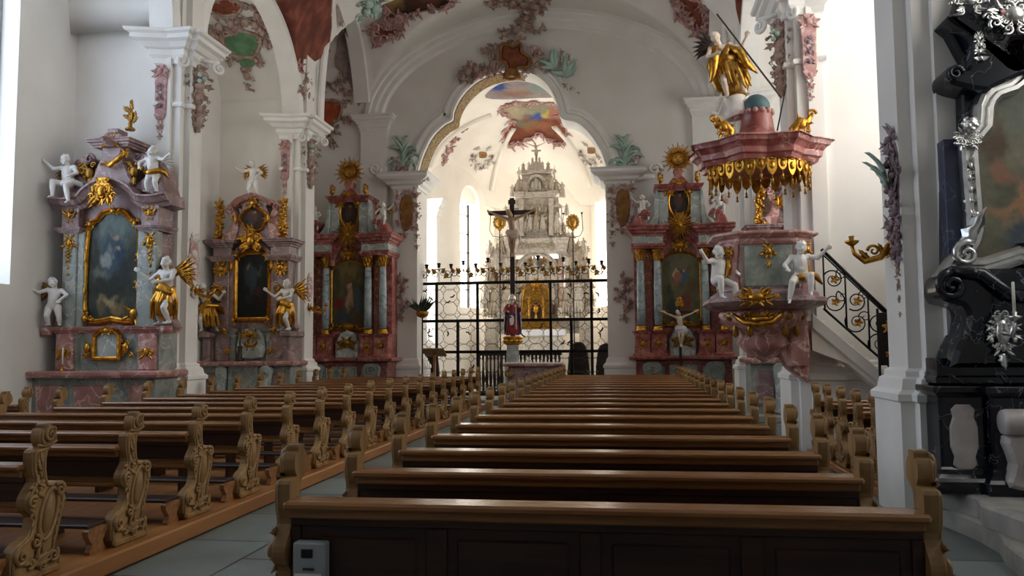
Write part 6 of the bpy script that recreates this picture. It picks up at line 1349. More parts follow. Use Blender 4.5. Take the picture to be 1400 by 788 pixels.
# ================================================================== stucco on the choir arch wall
def wx(px, py, D=YW): p = PY(px, py, D); return p.x, p.z
def wall_stucco(label, px, py, parts, D=YW):
    x, z = wx(px, py, D); t = thing('stucco_ornament', label, 'stucco ornament', (x, D, z))
    for nm, mt, fn in parts: mb = MB(); fn(mb); mb.build(nm, mt, t)
    return t
CR = YW - .17
PP = (wx(710, 80)[0] - wx(700, 80)[0]) / 10        # metres per picture point on the arch wall
def at(l, px, py): return [((a - px) * PP, -(b - py) * PP) for a, b in l]
def orns(m, l, px, py, y=0, seed=1, n=8, sym=False):
    for i, (a, b, w, h) in enumerate(l): m.orn((a - px) * PP, -(b - py) * PP, w * PP, h * PP, y, seed + i, n, sym=sym)
c = (700, 85)
wall_stucco('brown and ochre shield in stucco scrolls crowning the choir arch', *c, [
    ('shield', 'brown_relief', lambda m: m.prism(smooth_pts(at([(690, 62), (702, 68), (711, 64), (712, 74), (722, 82), (720, 92), (708, 92), (706, 100), (694, 100), (696, 88), (687, 80)], *c), 3), -.1, .02, .04)),
    ('shield_rim', 'ochre', lambda m: (m.tube([(x, -.1, z) for x, z in smooth_pts(at([(688, 60), (702, 66), (713, 62), (714, 74), (724, 82), (722, 94), (708, 95), (708, 108), (692, 108), (694, 90), (685, 80)], *c), 3)], .05, 6, closed=True), m.prism(smooth_pts(at([(692, 96), (708, 96), (712, 110), (700, 104), (688, 110)], *c), 2), -.12, .02, .03), orns(m, [(696, 58, 14, 12), (708, 58, 12, 10)], *c, -.08, 3, 5))),
    ('scrolls', 'stucco_brown', lambda m: orns(m, [(a_, b_, w_ * 1.5, h_ * 1.5) for a_, b_, w_, h_ in [(682, 76, 16, 24), (674, 88, 18, 20), (664, 96, 16, 16), (652, 94, 18, 18), (640, 96, 18, 22), (634, 104, 12, 20), (678, 64, 14, 16), (664, 68, 12, 12), (730, 84, 18, 18), (740, 92, 16, 12), (722, 100, 16, 12), (706, 44, 18, 16), (716, 36, 20, 18), (690, 46, 16, 12), (726, 44, 14, 12), (740, 42, 14, 10), (720, 26, 16, 16), (732, 18, 22, 20)]], *c, -.02, 2, 12)),
    ('blossoms', 'stucco_pink', lambda m: orns(m, [(a_, b_, w_ * 1.3, h_ * 1.4) for a_, b_, w_, h_ in [(656, 102, 18, 12), (670, 100, 16, 12), (684, 98, 12, 12), (738, 76, 14, 14), (728, 72, 12, 14), (644, 88, 12, 12), (713, 52, 12, 12)]], *c, -.08, 31, 9))], D=CR)
def palm(m, px, py, l, c, W=.1):
    for a, L, b in l: m.leaf(((px - c[0]) * PP, -(py - c[1]) * PP), a, L * PP, W, -.03, .25, lobes=3, bend=b, steps=9)
c = (770, 95)
wall_stucco('green palm leaves and brown tendrils right of the shield over the choir arch', *c, [
    ('palm_leaf', 'stucco_green', lambda m: (palm(m, 758, 94, [(1.9, 28, -.6), (2.3, 24, .8), (1.3, 30, .6), (2.8, 18, .5)], c), palm(m, 772, 104, [(.6, 26, .9), (.2, 22, 1.2), (1.1, 26, -.6), (1.6, 30, -.3), (2.6, 18, .6)], c))),
    ('tendril', 'stucco_brown', lambda m: orns(m, [(768, 72, 10, 20), (766, 86, 12, 16), (778, 80, 8, 22), (748, 98, 14, 10), (772, 118, 10, 16), (780, 122, 12, 8), (790, 128, 10, 5)], *c, -.02, 5, 6))], D=CR)
for lb, px, sg in (('pale green palm with pink flowers on the left capital of the choir arch', 552, -1), ('pale green palm with pink flowers on the right capital of the choir arch', 855, 1)):
    c = (px, 225)
    wall_stucco(lb, *c, [('palm_leaf', 'stucco_green', lambda m: [palm(m, px + dx, 230 - dy, [(a_, L_, b_ * 2.2)], c, .07) for dx, dy, a_, L_, b_ in ((0, 0, 1.75, 38, -.5), (1, 6, 1.5, 40, .5), (2, 8, 1.2, 32, -1.2), (-1, 4, 2.1, 30, 1.2), (-2, 2, 2.4, 24, 1.6), (3, 2, .8, 26, -1.4), (0, 18, 1.9, 28, .9), (2, 20, 1.1, 26, -1.3), (0, 26, 1.6, 26, .7), (3, 12, .6, 20, -1.5), (-3, 10, 2.7, 18, 1.4), (1, 32, 2.1, 18, -1.2))]), ('flowers', 'stucco_pink', lambda m: orns(m, [(px + sg * 12 if sg > 0 else px - 8, 230, 20, 18), (px + sg * 14 if sg > 0 else px - 12, 220, 16, 16), (px + 2, 234, 16, 12)], *c, -.05, 3, 9))], D=YW - .05)
    wall_stucco(lb.replace('pale green palm with pink flowers on', 'curled white volute at the outer end of'), px + (40 if sg > 0 else -38), 232, [('volute', 'plaster_trim', lambda m: (m.spiral(0, 0, -.05, .2, 0, 1.5, sg, t=.06, n=7), m.tube([(0, -.05, -.2), (-sg * .5, -.05, -.26), (-sg * .9, -.05, -.1)], [.08, .1, .05], 6))), ('leaf', 'stucco_pink', lambda m: m.orn(sg * .15, .0, .3, .3, -.08, 4, 6, sym=False))], D=YW - .05)
for lb, px, py, sg in (('stucco cartouche with ochre field on the left jamb of the choir arch', 556, 290, -1), ('stucco cartouche with ochre field on the right jamb of the choir arch', 852, 283, 1)):
    c = (px, py)
    wall_stucco(lb, px, py, [('field', 'ochre', lambda m: m.prism(smooth_pts(at([(px - 7, py - 20), (px + 6, py - 22), (px + 9, py - 4), (px + 6, py + 18), (px - 3, py + 26), (px - 9, py + 8)], *c), 3), -.05, .02, .03)), ('border', 'stucco_pink', lambda m: orns(m, [(px - 11, py - 24, 16, 18), (px + 10, py - 26, 16, 16), (px - 12, py - 6, 14, 24), (px + 12, py - 4, 14, 28), (px - 10, py + 16, 14, 20), (px + 9, py + 18, 14, 20), (px - 2, py + 30, 14, 14), (px, py - 28, 14, 10)], *c, -.03, 5, 7)),
        ('side_garland', 'stucco_brown', lambda m: (orns(m, [(px - sg * 15, py - 22 + k * 14, 15 - k * 1.1, 17) for k in range(6)], *c, -.05, 8, 6), orns(m, [(px - sg * 22, py - 40, 16, 10), (px - sg * 30, py - 44, 12, 8)], *c, -.1, 5, 5)))], D=YW - .31)
    c2 = (548 if sg < 0 else 853, 407)
    wall_stucco('brown and pink stucco trophy low on the %s jamb of the choir arch' % ('left' if sg < 0 else 'right'), *c2, [('trophy', 'stucco_brown', lambda m: orns(m, [(c2[0], c2[1] - 22, 22, 20), (c2[0] - 5, c2[1] - 5, 22, 22), (c2[0] + 4, c2[1] + 8, 20, 22), (c2[0], c2[1] + 24, 12, 20)], *c2, -.03, 3, 10)), ('flowers', 'stucco_pink', lambda m: orns(m, [(c2[0] + 6, c2[1] - 12, 16, 16), (c2[0] - 8, c2[1] + 4, 12, 14), (c2[0] + 2, c2[1] + 14, 10, 14)], *c2, -.08, 13, 8))], D=YW - .31)
# ================================================================== high altar
def high_altar():
    a = AF(540, 180, 2.319, 452, 30.4); F0 = .15; u = a.x; z = lambda c: a.z(c) - F0; B = MB
    t = thing('high_altar', 'pale stone high altar of many small figures with gilt tabernacle behind the grille', 'altar', (a.x0, a.D, F0))
    S = lambda l: [(x, q - F0) for x, q in a.sym(l)]
    mb = B(); mb.box(-u(150), u(150), -1.6, 1.0, 0, .18, .02); mb.box(-u(125), u(125), -1.25, 1.0, .18, .36, .02); mb.build('step', 'sand_step', t)
    mb = B(); mb.box(-u(82), u(82), -.9, -.1, .36, z(652), .02); mb.build('mensa', 'altar_stone', t)
    mb = B(); mb.box(-u(88), u(92), -1.0, 0, z(650), z(630), .015); cl = mb.build('altar_cloth', 'linen', t)
    mb = B(); mb.prism(S([(150, 640), (150, 590), (72, 590), (72, 400), (0, 400)]), .35, 1.0); mb.build('predella', 'altar_stone', t)
    def entb(hw, c1, c0, y, o=.12, mat='altar_stone', nm='entablature'):
        mb = B(); pl = [(-u(hw), .9), (-u(hw), y), (-u(hw * .7), y), (-u(hw * .7), y + .12), (u(hw * .7), y + .12), (u(hw * .7), y), (u(hw), y), (u(hw), .9)]; entab(mb, pl, z(c1), corn(z(c0) - z(c1), o)); return mb.build(nm, mat, t)
    # main niche with round arch
    ar = [(-62, 600), (-62, 450)] + [(62 * math.cos(PI - PI * i / 16), 450 - 62 * math.sin(PI * i / 16)) for i in range(17)][1:] + [(62, 600)]
    arp = [(u(x), z(c)) for x, c in ar]; mb = B(); mb.sweep([(x, .2, q) for x, q in arp], [(-.06, 0), (-.06, .12), (.0, .18), (.05, .12), (.08, .18), (.12, .12), (.12, 0)], (0, -1, 0), flip=1); mb.build('niche_arch', 'altar_stone', t)
    for s_ in (-1, 1):
        for dx in (76, 118):
            mb = B(); x = s_ * u(dx); mb.box(x - u(11), x + u(11), -.15, .4, z(592), z(560), .015); co0 = mb.build('column_pedestal', 'altar_stone', t); r = u(9)
            mb = B(); mb.lathe([(r * 1.1, 0), (r, .05), (r * 1.02, .5), (r * .85, z(400) - z(560))], x, .05, z(560), 14); mb.build('column', 'altar_stone_pink', t)
            g = B(); capital(g, x, .05, z(402), z(386) - z(402), r * .8); g.build('column_capital', 'altar_stone', t)
    entb(92, 384, 340, -.1, .14)
    mb = B(); mb.prism(S([(74, 340), (70, 205), (0, 205)]), .25, .9); mb.build('upper_body', 'altar_stone', t)
    for dx in (-48, 48):
        mb = B(); mb.box(u(dx - 8), u(dx + 8), 0, .3, z(330), z(212), .012); mb.build('upper_pilaster', 'altar_stone', t)
    mb = B(); mb.sweep([(u(x), .2, z(c)) for x, c in ((-34, 322), (34, 322), (34, 244), (-34, 244))], [(-.03, 0), (0, .08), (.06, .05), (.06, 0)], (0, -1, 0), closed=True); mb.build('relief_frame', 'altar_stone', t)
    entb(64, 208, 190, 0, .1)
    for s_ in (-1, 1):
        mb = B(); x = s_ * u(68); mb.box(x - u(16), x + u(16), .1, .5, z(336), z(326), .01); mb.box(x - u(15), x - u(11), .1, .4, z(326), z(240)); mb.box(x + u(11), x + u(15), .1, .4, z(326), z(240)); mb.prism([(x - u(18), z(240)), (x + u(18), z(240)), (x, z(222))], .05, .45, .01); mb.build('side_niche', 'altar_stone', t)
    # crowning aedicule with open oval
    ov = [(u(22 * math.cos(q)), z(165 - 24 * math.sin(q))) for q in [2 * PI * i / 20 for i in range(20)]]
    mb = B(); mb.sweep([(x, .3, q) for x, q in ov], [(-.02, 0), (-.02, .2), (.08, .26), (.14, .1), (.14, 0)], (0, -1, 0), closed=True, flip=-1); mb.build('open_oval', 'altar_stone', t)
    mb = B(); mb.prism(S([(50, 190), (48, 130), (34, 124), (0, 118)]), .3, .7); mb.build('crown_body', 'altar_stone', t)
    entb(50, 130, 120, .05, .08)
    mb = B(); mb.prism(S([(26, 122), (20, 104), (8, 94), (0, 92)]), .1, .5, .02); mb.build('crown_mound', 'altar_stone', t)
    # crucifix on top
    mb = B(); mb.box(-.04, .04, .22, .3, z(96), z(42)); mb.box(-u(15), u(15), .22, .3, z(58), z(53)); mb.build('top_cross', 'altar_stone', t); inst('top_corpus', FIG['corpus'], 'altar_stone', t, .72, loc=(0, .22, z(88)))
    # statuettes
    R = random.Random(11)
    def fig(dx, cy, h, y=0.0): inst('statuette', FIG['statuette'], R.choice(('altar_stone', 'altar_carved')), t, h * (u(1) / 1.0) / .98, flip=R.random() < .5, loc=(u(dx), y, z(cy)), rz=R.uniform(-.5, .5))
    for dx, cy, h in ((-40, 130, 34), (40, 130, 34), (-22, 122, 28), (22, 122, 28), (-10, 104, 24), (12, 104, 24), (-52, 190, 48), (52, 190, 48), (0, 186, 40), (-34, 190, 40), (34, 190, 40), (-10, 188, 34), (12, 186, 30), (-68, 326, 70), (68, 326, 70), (-20, 318, 56), (0, 320, 62), (20, 318, 54), (-84, 340, 50), (88, 340, 50), (-98, 270, 40), (98, 270, 40), (-34, 320, 44), (-60, 190, 36), (66, 200, 46), (-76, 205, 40), (84, 214, 52)): fig(dx, cy, h)
    for i in range(16): fig(-48 + (i % 8) * 13.5, 560 - (i // 8) * 62 - 8 * (i % 2), 62 + 8 * (i % 3), .05 + .1 * (i // 8))
    for s_ in (-1, 1):
        for dx, cy, h in ((98, 590, 110), (134, 592, 120), (150, 480, 80), (98, 470, 80), (134, 462, 96), (150, 400, 60), (112, 384, 62), (90, 400, 36), (164, 560, 90)): fig(s_ * dx, cy, h, .0)
    for s_ in (-1, 1):
        mb = B(); mb.box(s_ * u(150) - u(18), s_ * u(150) + u(18), .0, .6, .36, z(592), .02); mb.prism(smooth_pts([(s_ * u(x), z(c)) for x, c in ((100, 592), (150, 592), (140, 520), (146, 470), (128, 430), (134, 400), (116, 372), (104, 380), (96, 430))], 2), .45, .8, .03); mb.build('side_wing', 'altar_stone', t)
        g = B()
        for k in range(15): g.orn(s_ * u(112 + (k % 3) * 24 - 3 * (k // 3)), z(570 - (k // 3) * 48), u(38), u(54), .3 - .1 * (k % 2), k, 12)
        g.tube([(s_ * u(112), .4, z(590)), (s_ * u(120), .45, z(480)), (s_ * u(104), .5, z(370))], [.2, .16, .1], 6)
        for k in range(6): g.orn(s_ * u(56 + 10 * (k % 2)), z(190 - 14 * k) if k < 2 else z(230 + 20 * k), u(30), u(38), .05, k + 20, 10)
        g.build('carved_foliage', 'altar_carved', t)
        for k in range(6):
            g = B(); xx = s_ * u(84 + 16 * k if k < 5 else 58); cc = (330, 350, 360, 380, 420, 150)[k]; g.tube([(xx, .3, z(cc)), (xx, .3, z(cc - 46))], [.05, .012], 6); g.ell((xx, .3, z(cc - 26)), .09, 7, 5); g.build('pinnacle', 'altar_stone', t)
        for k in range(3): g = B(); g.orn(s_ * u(110 + 20 * k), z(500 - 40 * k), u(40), u(44), .1, 40 + k, 9); g.build('gilt_foliage', 'gold_dark', t)
    for k in range(7): g = B(); g.orn(u(-54 + 18 * k), z(362), u(26), u(24), -.12, k, 8); g.build('frieze_ornament', 'altar_carved', t)
    for k in range(12): g = B(); g.orn(u(-30 + 20 * (k % 4)), z(300 - 26 * (k // 4)), u(30), u(34), .12, 60 + k, 11); g.build('relief_group', 'altar_carved', t)
    for k in range(10): a_ = PI * (k + .5) / 10; g = B(); g.orn(u(52 * math.cos(a_)), z(450 - 52 * math.sin(a_)), u(26), u(26), .1, 80 + k, 8); g.build('niche_ornament', 'gold_dark' if k % 3 == 0 else 'altar_carved', t)
    # gilt tabernacle
    tb = B(); tb.prism(S([(46, 630), (46, 560), (40, 500), (26, 492), (10, 478), (0, 470)]), -.35, .1, .03); tab = tb.build('tabernacle', 'gold', t)
    mb = B(); mb.prism(smooth_pts([(u(x), z(c)) for x, c in ((-15, 600), (15, 600), (15, 560), (8, 548), (0, 544), (-8, 548), (-15, 560))], 2), -.37, -.3); mb.build('tabernacle_niche', 'brown_dark', tab)
    g = B(); g.lathe([(.12, 0), (.13, .04), (.04, .1), (.05, .3), (.1, .34), (.1, .5), (.03, .56), (0, .6)], 0, -.42, z(600), 12); g.orn(0, z(560), u(20), u(34), -.38, 3, 10)
    for s_ in (-1, 1):
        for k in range(4): g.lathe([(.06, 0), (.045, .05), (.045, z(520) - z(600) - .05), (.07, z(520) - z(600))], s_ * u(22 + 7 * k), -.36 + .05 * k, z(606), 8)
        g.orn(s_ * u(34), z(500), u(30), u(34), -.3, 5 + s_, 9)
    g.orn(0, z(488), u(50), u(36), -.36, 8, 12); g.build('gilt_columns', 'gold', tab)
    for s_ in (-1, 1):
        for k in range(2): g = B(); g.lathe([(.05, 0), (.06, .02), (.015, .05), (.02, .3), (.04, .33), (0, .34)], 0, 0, 0, 8); o = g.build('candlestick', 'gold', t, loc=(s_ * u(52 + 14 * k), -.6, z(630)))
    return a
HA = high_altar()
# standing candelabra with woven gilt discs at both sides of the high altar
for lb, px in (('gilt lattice medallion on a thin stand left of the high altar', 683), ('gilt lattice medallion on a thin stand right of the high altar', 783)):
    p = PY(px, 304, 28.5); t = thing('medallion_stand', lb, 'candelabrum', (p.x, 28.5, .15)); h = p.z - .15
    mb = MB(); mb.lathe([(.25, 0), (.25, .04), (.04, .1), (.025, .3), (.02, h - .3), (.0, h - .25)], n=10); mb.build('stand', 'iron', t)
    g = MB(); g.ell((0, 0, h), (.17, .1, .22), 12, 8); g.ell((0, 0, h - .2), (.09, .06, .12), 8, 6)
    for k in range(14): g.ell((.2 * math.cos(k * PI / 7), -.03, h + .24 * math.sin(k * PI / 7)), (.05, .05, .06), 6, 4)
    g.build('medallion', 'gold_dark', t)
    for s_ in (-1, 1): mb = MB(); mb.tube([(0, 0, h - .55), (s_ * .25, 0, h - .5), (s_ * .36, 0, h - .3), (s_ * .33, 0, h + .3)], .013, 5); mb.ell((s_ * .33, 0, h + .32), .04, 6, 5); mb.build('arm', 'iron', t)
# ================================================================== wrought iron grille
def grille():
    D = 24.45; W = lambda px, py: PY(px, py, D); O = W(704, 475); t = thing('choir_grille', 'black wrought iron choir screen with scrollwork and gilt crest across the arch', 'grille', (O.x, D, .15))
    X = lambda px, py=440: W(px, py).x - O.x; Z = lambda py, px=704: W(px, py).z - .15
    def bar(x0, x1, z0, z1, w=.035): mb = MB(); mb.box(x0, x1, -w, w, z0, z1, .01); return mb.build('frame_bar', 'iron', t)
    for py in (386, 438, 481): bar(X(573), X(835), Z(py) - .045, Z(py) + .045)
    xs = [X(573) + .05, X(597), X(653), X(753), X(809), X(835) - .05]
    for x in xs: bar(x - .042, x + .042, 0, Z(386))
    for px in (626, 781): bar(X(px) - .045, X(px) + .045, 0, Z(438))
    bar(xs[0], xs[-1], .02, .12)
    rows = [(.12, Z(481)), (Z(481), Z(438)), (Z(438), Z(386))]; R = random.Random(2)
    cols = [(xs[i], xs[i + 1]) for i in range(5)]
    for za, zb in rows:
        for xa, xb in cols:
            if xb - xa < .3: pass
            mb = MB(); nx = max(1, round((xb - xa) / .42)); nz = max(1, round((zb - za) / .42)); sx, sz = (xb - xa) / nx, (zb - za) / nz
            for i in range(nx + 1):
                for j in range(nz + 1):
                    cx, cz = xa + sx * i, za + sz * j; r = min(sx, sz) * .56
                    pts = [(cx + r * math.cos(q), 0, cz + r * math.sin(q)) for q in [2 * PI * k / 14 for k in range(14)]]; pts = [(min(max(x, xa), xb), y, min(max(q, za), zb)) for x, y, q in pts]
                    mb.tube(pts, .0065, 4, closed=True)
            for i in range(nx):
                for j in range(nz):
                    cx, cz = xa + sx * (i + .5), za + sz * (j + .5); mb.spiral(cx, cz, .01, min(sx, sz) * .3, R.uniform(0, 6), 1.4, R.choice((-1, 1)), t=.0065, steps=12, n=4)
            mb.build('scroll_panel', 'iron', t)
            for k in range(2):
                g = MB(); cx, cz = R.uniform(xa + .15, xb - .15), R.uniform(za + .2, zb - .2); q = R.uniform(0, 6); g.leaf((cx, cz), q, .1, .025, -.01, .2, steps=4); g.leaf((cx, cz), q + 2.5, .1, .025, -.01, .2, steps=4); g.ell((cx, -.01, cz), (.03, .015, .03), 7, 5); g.build('leaf_rosette', 'iron', t)
    # crest: scrolls with gilt leaves and finials
    z0 = Z(386) + .06; n = 15
    for i in range(n):
        x = xs[0] + (xs[-1] - xs[0]) * (i + .5) / n; h = .45 + .25 * (1 - abs(i - n / 2) / (n / 2)) * (i % 2); mb = MB(); hd = 1 if i % 2 else -1
        mb.spiral(x - .1, z0 + .25, 0, .16, .5, 1.5, hd, t=.014); mb.spiral(x + .12, z0 + .28, 0, .14, 2.5, 1.4, -hd, t=.013); mb.tube([(x, 0, z0), (x, 0, z0 + h)], .011, 5); mb.ell((x, 0, z0 + h), (.05, .04, .06), 7, 5); mb.lathe([(.0, 0), (.07, .06), (.05, .1), (0, .1)], x, 0, z0 + h, 7); mb.build('crest_scroll', 'iron', t)
        g = MB(); g.leaf((x - .1, z0 + .25), 2.2 * hd, .2, .07, -.02, .3); g.leaf((x + .1, z0 + .27), -.6 * hd + 1.5, .19, .06, -.02, .3); g.build('gilt_leaf', 'gold_dark', t)
grille()
# ================================================================== crucifix, statue, people's altar, cross, lectern
def crucifix(name, label, px, py_top, py_arm, half_px, D, py_feet, shaft_to, mat, corp, s, w=.06, gold=None, base=True):
    p = PY(px, py_arm, D); t = thing(name, label, 'crucifix', (p.x, D, shaft_to)); za = p.z - shaft_to; zt = PY(px, py_top, D).z - shaft_to; hw = PY(px + half_px, py_arm, D).x - p.x
    mb = MB(); mb.box(-w, w, -.03, .03, .04 if base else 0, zt, .008); mb.box(-hw, hw, -.03, .03, za - w, za + w, .008); mb.build('cross', mat, t)
    if base: mb = MB(); mb.box(-.28, .28, -.22, .22, 0, .08, .02); mb.box(-.18, .18, -.14, .14, .08, .2, .02); mb.build('foot', mat, t)
    inst('figure', FIG['corpus'], corp, t, s, loc=(0, -.03, za - .93 * s)); inst('loincloth', FIG['loincloth'], 'linen' if corp == 'skin_pale' else 'skin_pale', t, s, loc=(0, -.03, za - .93 * s))
    mb = MB(); mb.box(-.11, .11, -.045, -.028, zt - .2, zt - .06, .004); mb.build('title_board', 'brown_dark' if gold is None else 'gold', t)
    if gold:
        g = MB()
        for x, z in ((-hw, za), (hw, za), (0, zt)): g.orn(x, z, .16, .16, -.03, 3, 6); g.ell((x, 0, z), (.07, .05, .07), 8, 6)
        g.build('gilt_end', 'gold', t)
    else:
        for x, z in ((-hw, za), (hw, za)): g = MB(); g.ell((x, 0, z), (.05, .04, .05), 8, 6); g.build('end_knob', 'gold_dark', t)
    return t
crucifix('great_crucifix', 'tall dark wooden crucifix with brown Christ figure before the grille', 700, 271, 291, 31, 23.85, 400, .15, 'cross_wood', 'skin_paint', 1.42, .07)
crucifix('processional_cross', 'slim dark cross with pale Christ and gilt ends before the right red altar', 929, 409, 427, 22, 22.46, 480, .31, 'cross_wood', 'skin_pale', 1.0, .035, gold=True)
# bishop statue on stone pedestal
D = 23.3; p = PY(701, 470, D); zs_ = PY(701, 460, D).z; zh = PY(701, 408, D).z
t = thing('stone_pedestal', 'grey waisted stone pedestal with gilt collar before the grille', 'pedestal', (p.x, D, .15)); h = zs_ - .15
mb = MB(); mb.lathe([(.3, 0), (.3, .12), (.24, .2), (.26, h * .3), (.2, h * .55), (.17, h - .28), (.2, h - .26)], n=16); mb.build('shaft', 'grey_marble', t)
mb = MB(); mb.lathe([(.18, 0), (.28, .06), (.22, .12), (.3, .2), (.3, .26), (0, .26)], z=h - .26, n=16)
for k in range(12): mb.ell((.24 * math.cos(k * PI / 6), .24 * math.sin(k * PI / 6), h - .14), .06, 7, 5)
mb.build('gilt_collar', 'gold', t)
S_ = (zh - zs_) / 1.72
t = thing('saint_statue', 'painted statue in red robe and dark blue mantle on the stone pedestal', 'statue', (p.x, D, zs_)); inst('body', FIG['saint'], 'skin_pale', t, S_); inst('robe', FIG['robe'], 'red_cloth', t, S_); inst('mantle', FIG['mantle'], 'blue_cloth', t, S_)
mb = MB(); mb.lathe([(.1, 0), (.11, .05), (.09, .12), (.0, .2)], 0, -.05 * S_, 1.62 * S_, 12); mb.build('cap', 'silver', t)
mb = MB(); mb.box(.2 * S_, .2 * S_ + .02, -.26, -.24, .2, 1.4 * S_); mb.prism(smooth_pts([(-.05, .9 * S_), (.06, .9 * S_), (.05, .55 * S_), (-.04, .5 * S_)], 2), -.3 * S_ - .02, -.26 * S_); mb.build('white_band', 'linen', t)
# altar table in the aisle end
D = 22.55; xa, xb = PY(691, 497, D).x, PY(772, 497, D).x; zt = PY(730, 496, D).z
t = thing('altar_table', 'mauve marble altar table with gilt corner volutes at the end of the aisle', 'altar table', ((xa + xb) / 2, D, .002)); w = (xb - xa) / 2
mb = MB(); mb.box(-w * 1.05, w * 1.05, -.5, .12, 0, .15, .02); mb.build('plinth', 'mauve_marble', t)
mb = MB(); mb.prism(smooth_pts([(-w * .8, .15), (w * .8, .15), (w * .74, .4), (w * .82, zt - .1), (-w * .82, zt - .1), (-w * .74, .4)], 2), -.4, .1, .03); mb.build('body', 'mauve_marble', t)
mb = MB(); mb.box(-w, w, -.5, .14, zt - .1, zt - .02, .025); mb.build('table_top', 'pink_marble', t)
mb = MB(); mb.box(-w * .98, w * .98, -.48, .12, zt - .02, zt, .006); mb.build('cloth', 'linen', t)
for s_ in (-1, 1): g = MB(); g.T = Matrix.Translation((0, -.42, 0)); g.spiral(s_ * w * .82, zt - .28, 0, .12, 0, 1.4, s_, t=.035); g.orn(s_ * w * .85, .45, .26, .4, 0, 4, 8); g.build('gilt_volute', 'gold_dark', t)
c = thing('white_candle', 'short white candle standing on the altar table', 'candle', (PY(723, 493, D).x, D - .2, zt)); mb = MB(); mb.lathe([(.045, 0), (.045, .015), (.02, .02), (.02, .03)], n=10); mb.build('holder', 'silver', c); mb = MB(); mb.lathe([(.032, .03), (.03, .16), (0, .165)], n=10); mb.build('wax', 'wax', c)
# lectern
D = 23.0; p = PY(594, 482, D); t = thing('lectern', 'brown wooden lectern with slanted desk before the left jamb of the arch', 'lectern', (p.x, D, .15)); h = p.z - .15
mb = MB(); mb.lathe([(.22, 0), (.22, .05), (.06, .1), (.05, .5), (.07, .6), (.05, .7), (.05, h - .06)], n=12); mb.build('post', 'oak', t)
mb = MB(); mb.T = Matrix.Translation((0, 0, h)) @ Matrix.Rotation(-.5, 4, 'X'); mb.box(-.32, .32, -.22, .22, -.02, .02, .006); mb.box(-.32, .32, .2, .23, -.02, .05, .004); mb.build('desk', 'oak', t)
# flower stand with dark plant
p = PY(582, 432, 23.75); t = thing('plant_stand', 'dark spiky plant in a gilt bowl on a thin stand before the left jamb', 'plant', (p.x, 23.35, .15)); h = p.z - .15
mb = MB(); mb.lathe([(.2, 0), (.2, .03), (.025, .08), (.02, h - .1), (.06, h - .06)], n=10); mb.build('stand', 'iron', t)
mb = MB(); mb.lathe([(.05, 0), (.16, .05), (.2, .15), (.18, .2), (.0, .2)], z=h - .08, n=14); mb.build('bowl', 'gold_dark', t)
mb = MB(); R = random.Random(6)
for k in range(26): mb.leaf((R.uniform(-.1, .1), h + .1), R.uniform(.5, 2.7), R.uniform(.3, .6), .035, R.uniform(-.1, .1), R.uniform(-.3, .4), lobes=1, bend=R.uniform(-.6, .6))
mb.build('leaves', pm('leaf_dark', '#1d2418', '#33402a', rough=.5), t)
# communion rail of dark balusters behind the screen
D = 25.4; xa, xb = PY(652, 482, D).x, PY(768, 482, D).x; z1 = PY(700, 482, D).z
t = thing('baluster_rail', 'dark wooden baluster rail just behind the choir screen', 'railing', ((xa + xb) / 2, D, .15)); w = (xb - xa) / 2; h = z1 - .15
mb = MB(); mb.box(-w, w, -.1, .1, h - .1, h, .015); mb.build('top_rail', 'dark_wood', t)
mb = MB(); mb.box(-w, w, -.09, .09, 0, .12, .015); mb.build('bottom_rail', 'dark_wood', t)
me = None
for i in range(22):
    x = -w + .08 + (2 * w - .16) * i / 21
    if me is None: mb = MB(); hh = h - .22; mb.lathe([(.035, 0), (.04, .05), (.03, .1), (.055, hh * .35), (.03, hh * .6), (.025, hh * .85), (.04, hh * .92), (.04, hh)], z=.12, n=9); o = mb.build('baluster', 'dark_wood', t); me = o.data; o.location.x = x
    else: o = bpy.data.objects.new('baluster', me); COL.objects.link(o); o.parent = t; o.location.x = x
# dark choir chairs
for lb, px, top, D in (('dark high-backed choir chair behind the screen, left of the right-hand jamb', 790, 470, 25.6), ('dark choir chair partly behind the right-hand jamb of the arch', 829, 472, 25.5), ('dark wooden choir chair behind the screen next to the left jamb', 584, 478, 25.6)):
    p = PY(px, top, D); t = thing('choir_chair', lb, 'chair', (p.x, D, .15)); h = p.z - .15
    mb = MB(); mb.prism(smooth_pts([(-.3, .45), (.3, .45), (.32, h * .7), (.2, h), (-.2, h), (-.32, h * .7)], 3), .2, .28, .02); mb.build('backrest', 'dark_wood', t)
    mb = MB(); mb.box(-.32, .32, -.3, .28, .42, .5, .02); mb.build('seat', 'dark_wood', t)
    for sx in (-1, 1):
        for y in (-.26, .22): mb = MB(); mb.box(sx * .29 - .03, sx * .29 + .03, y - .03, y + .03, 0, .43, .006); mb.build('leg', 'dark_wood', t)
        mb = MB(); mb.box(sx * .3 - .03, sx * .3 + .03, -.28, .24, .68, .74, .015); mb.box(sx * .3 - .025, sx * .3 + .025, -.28, -.22, .49, .7, .006); mb.build('armrest', 'dark_wood', t)
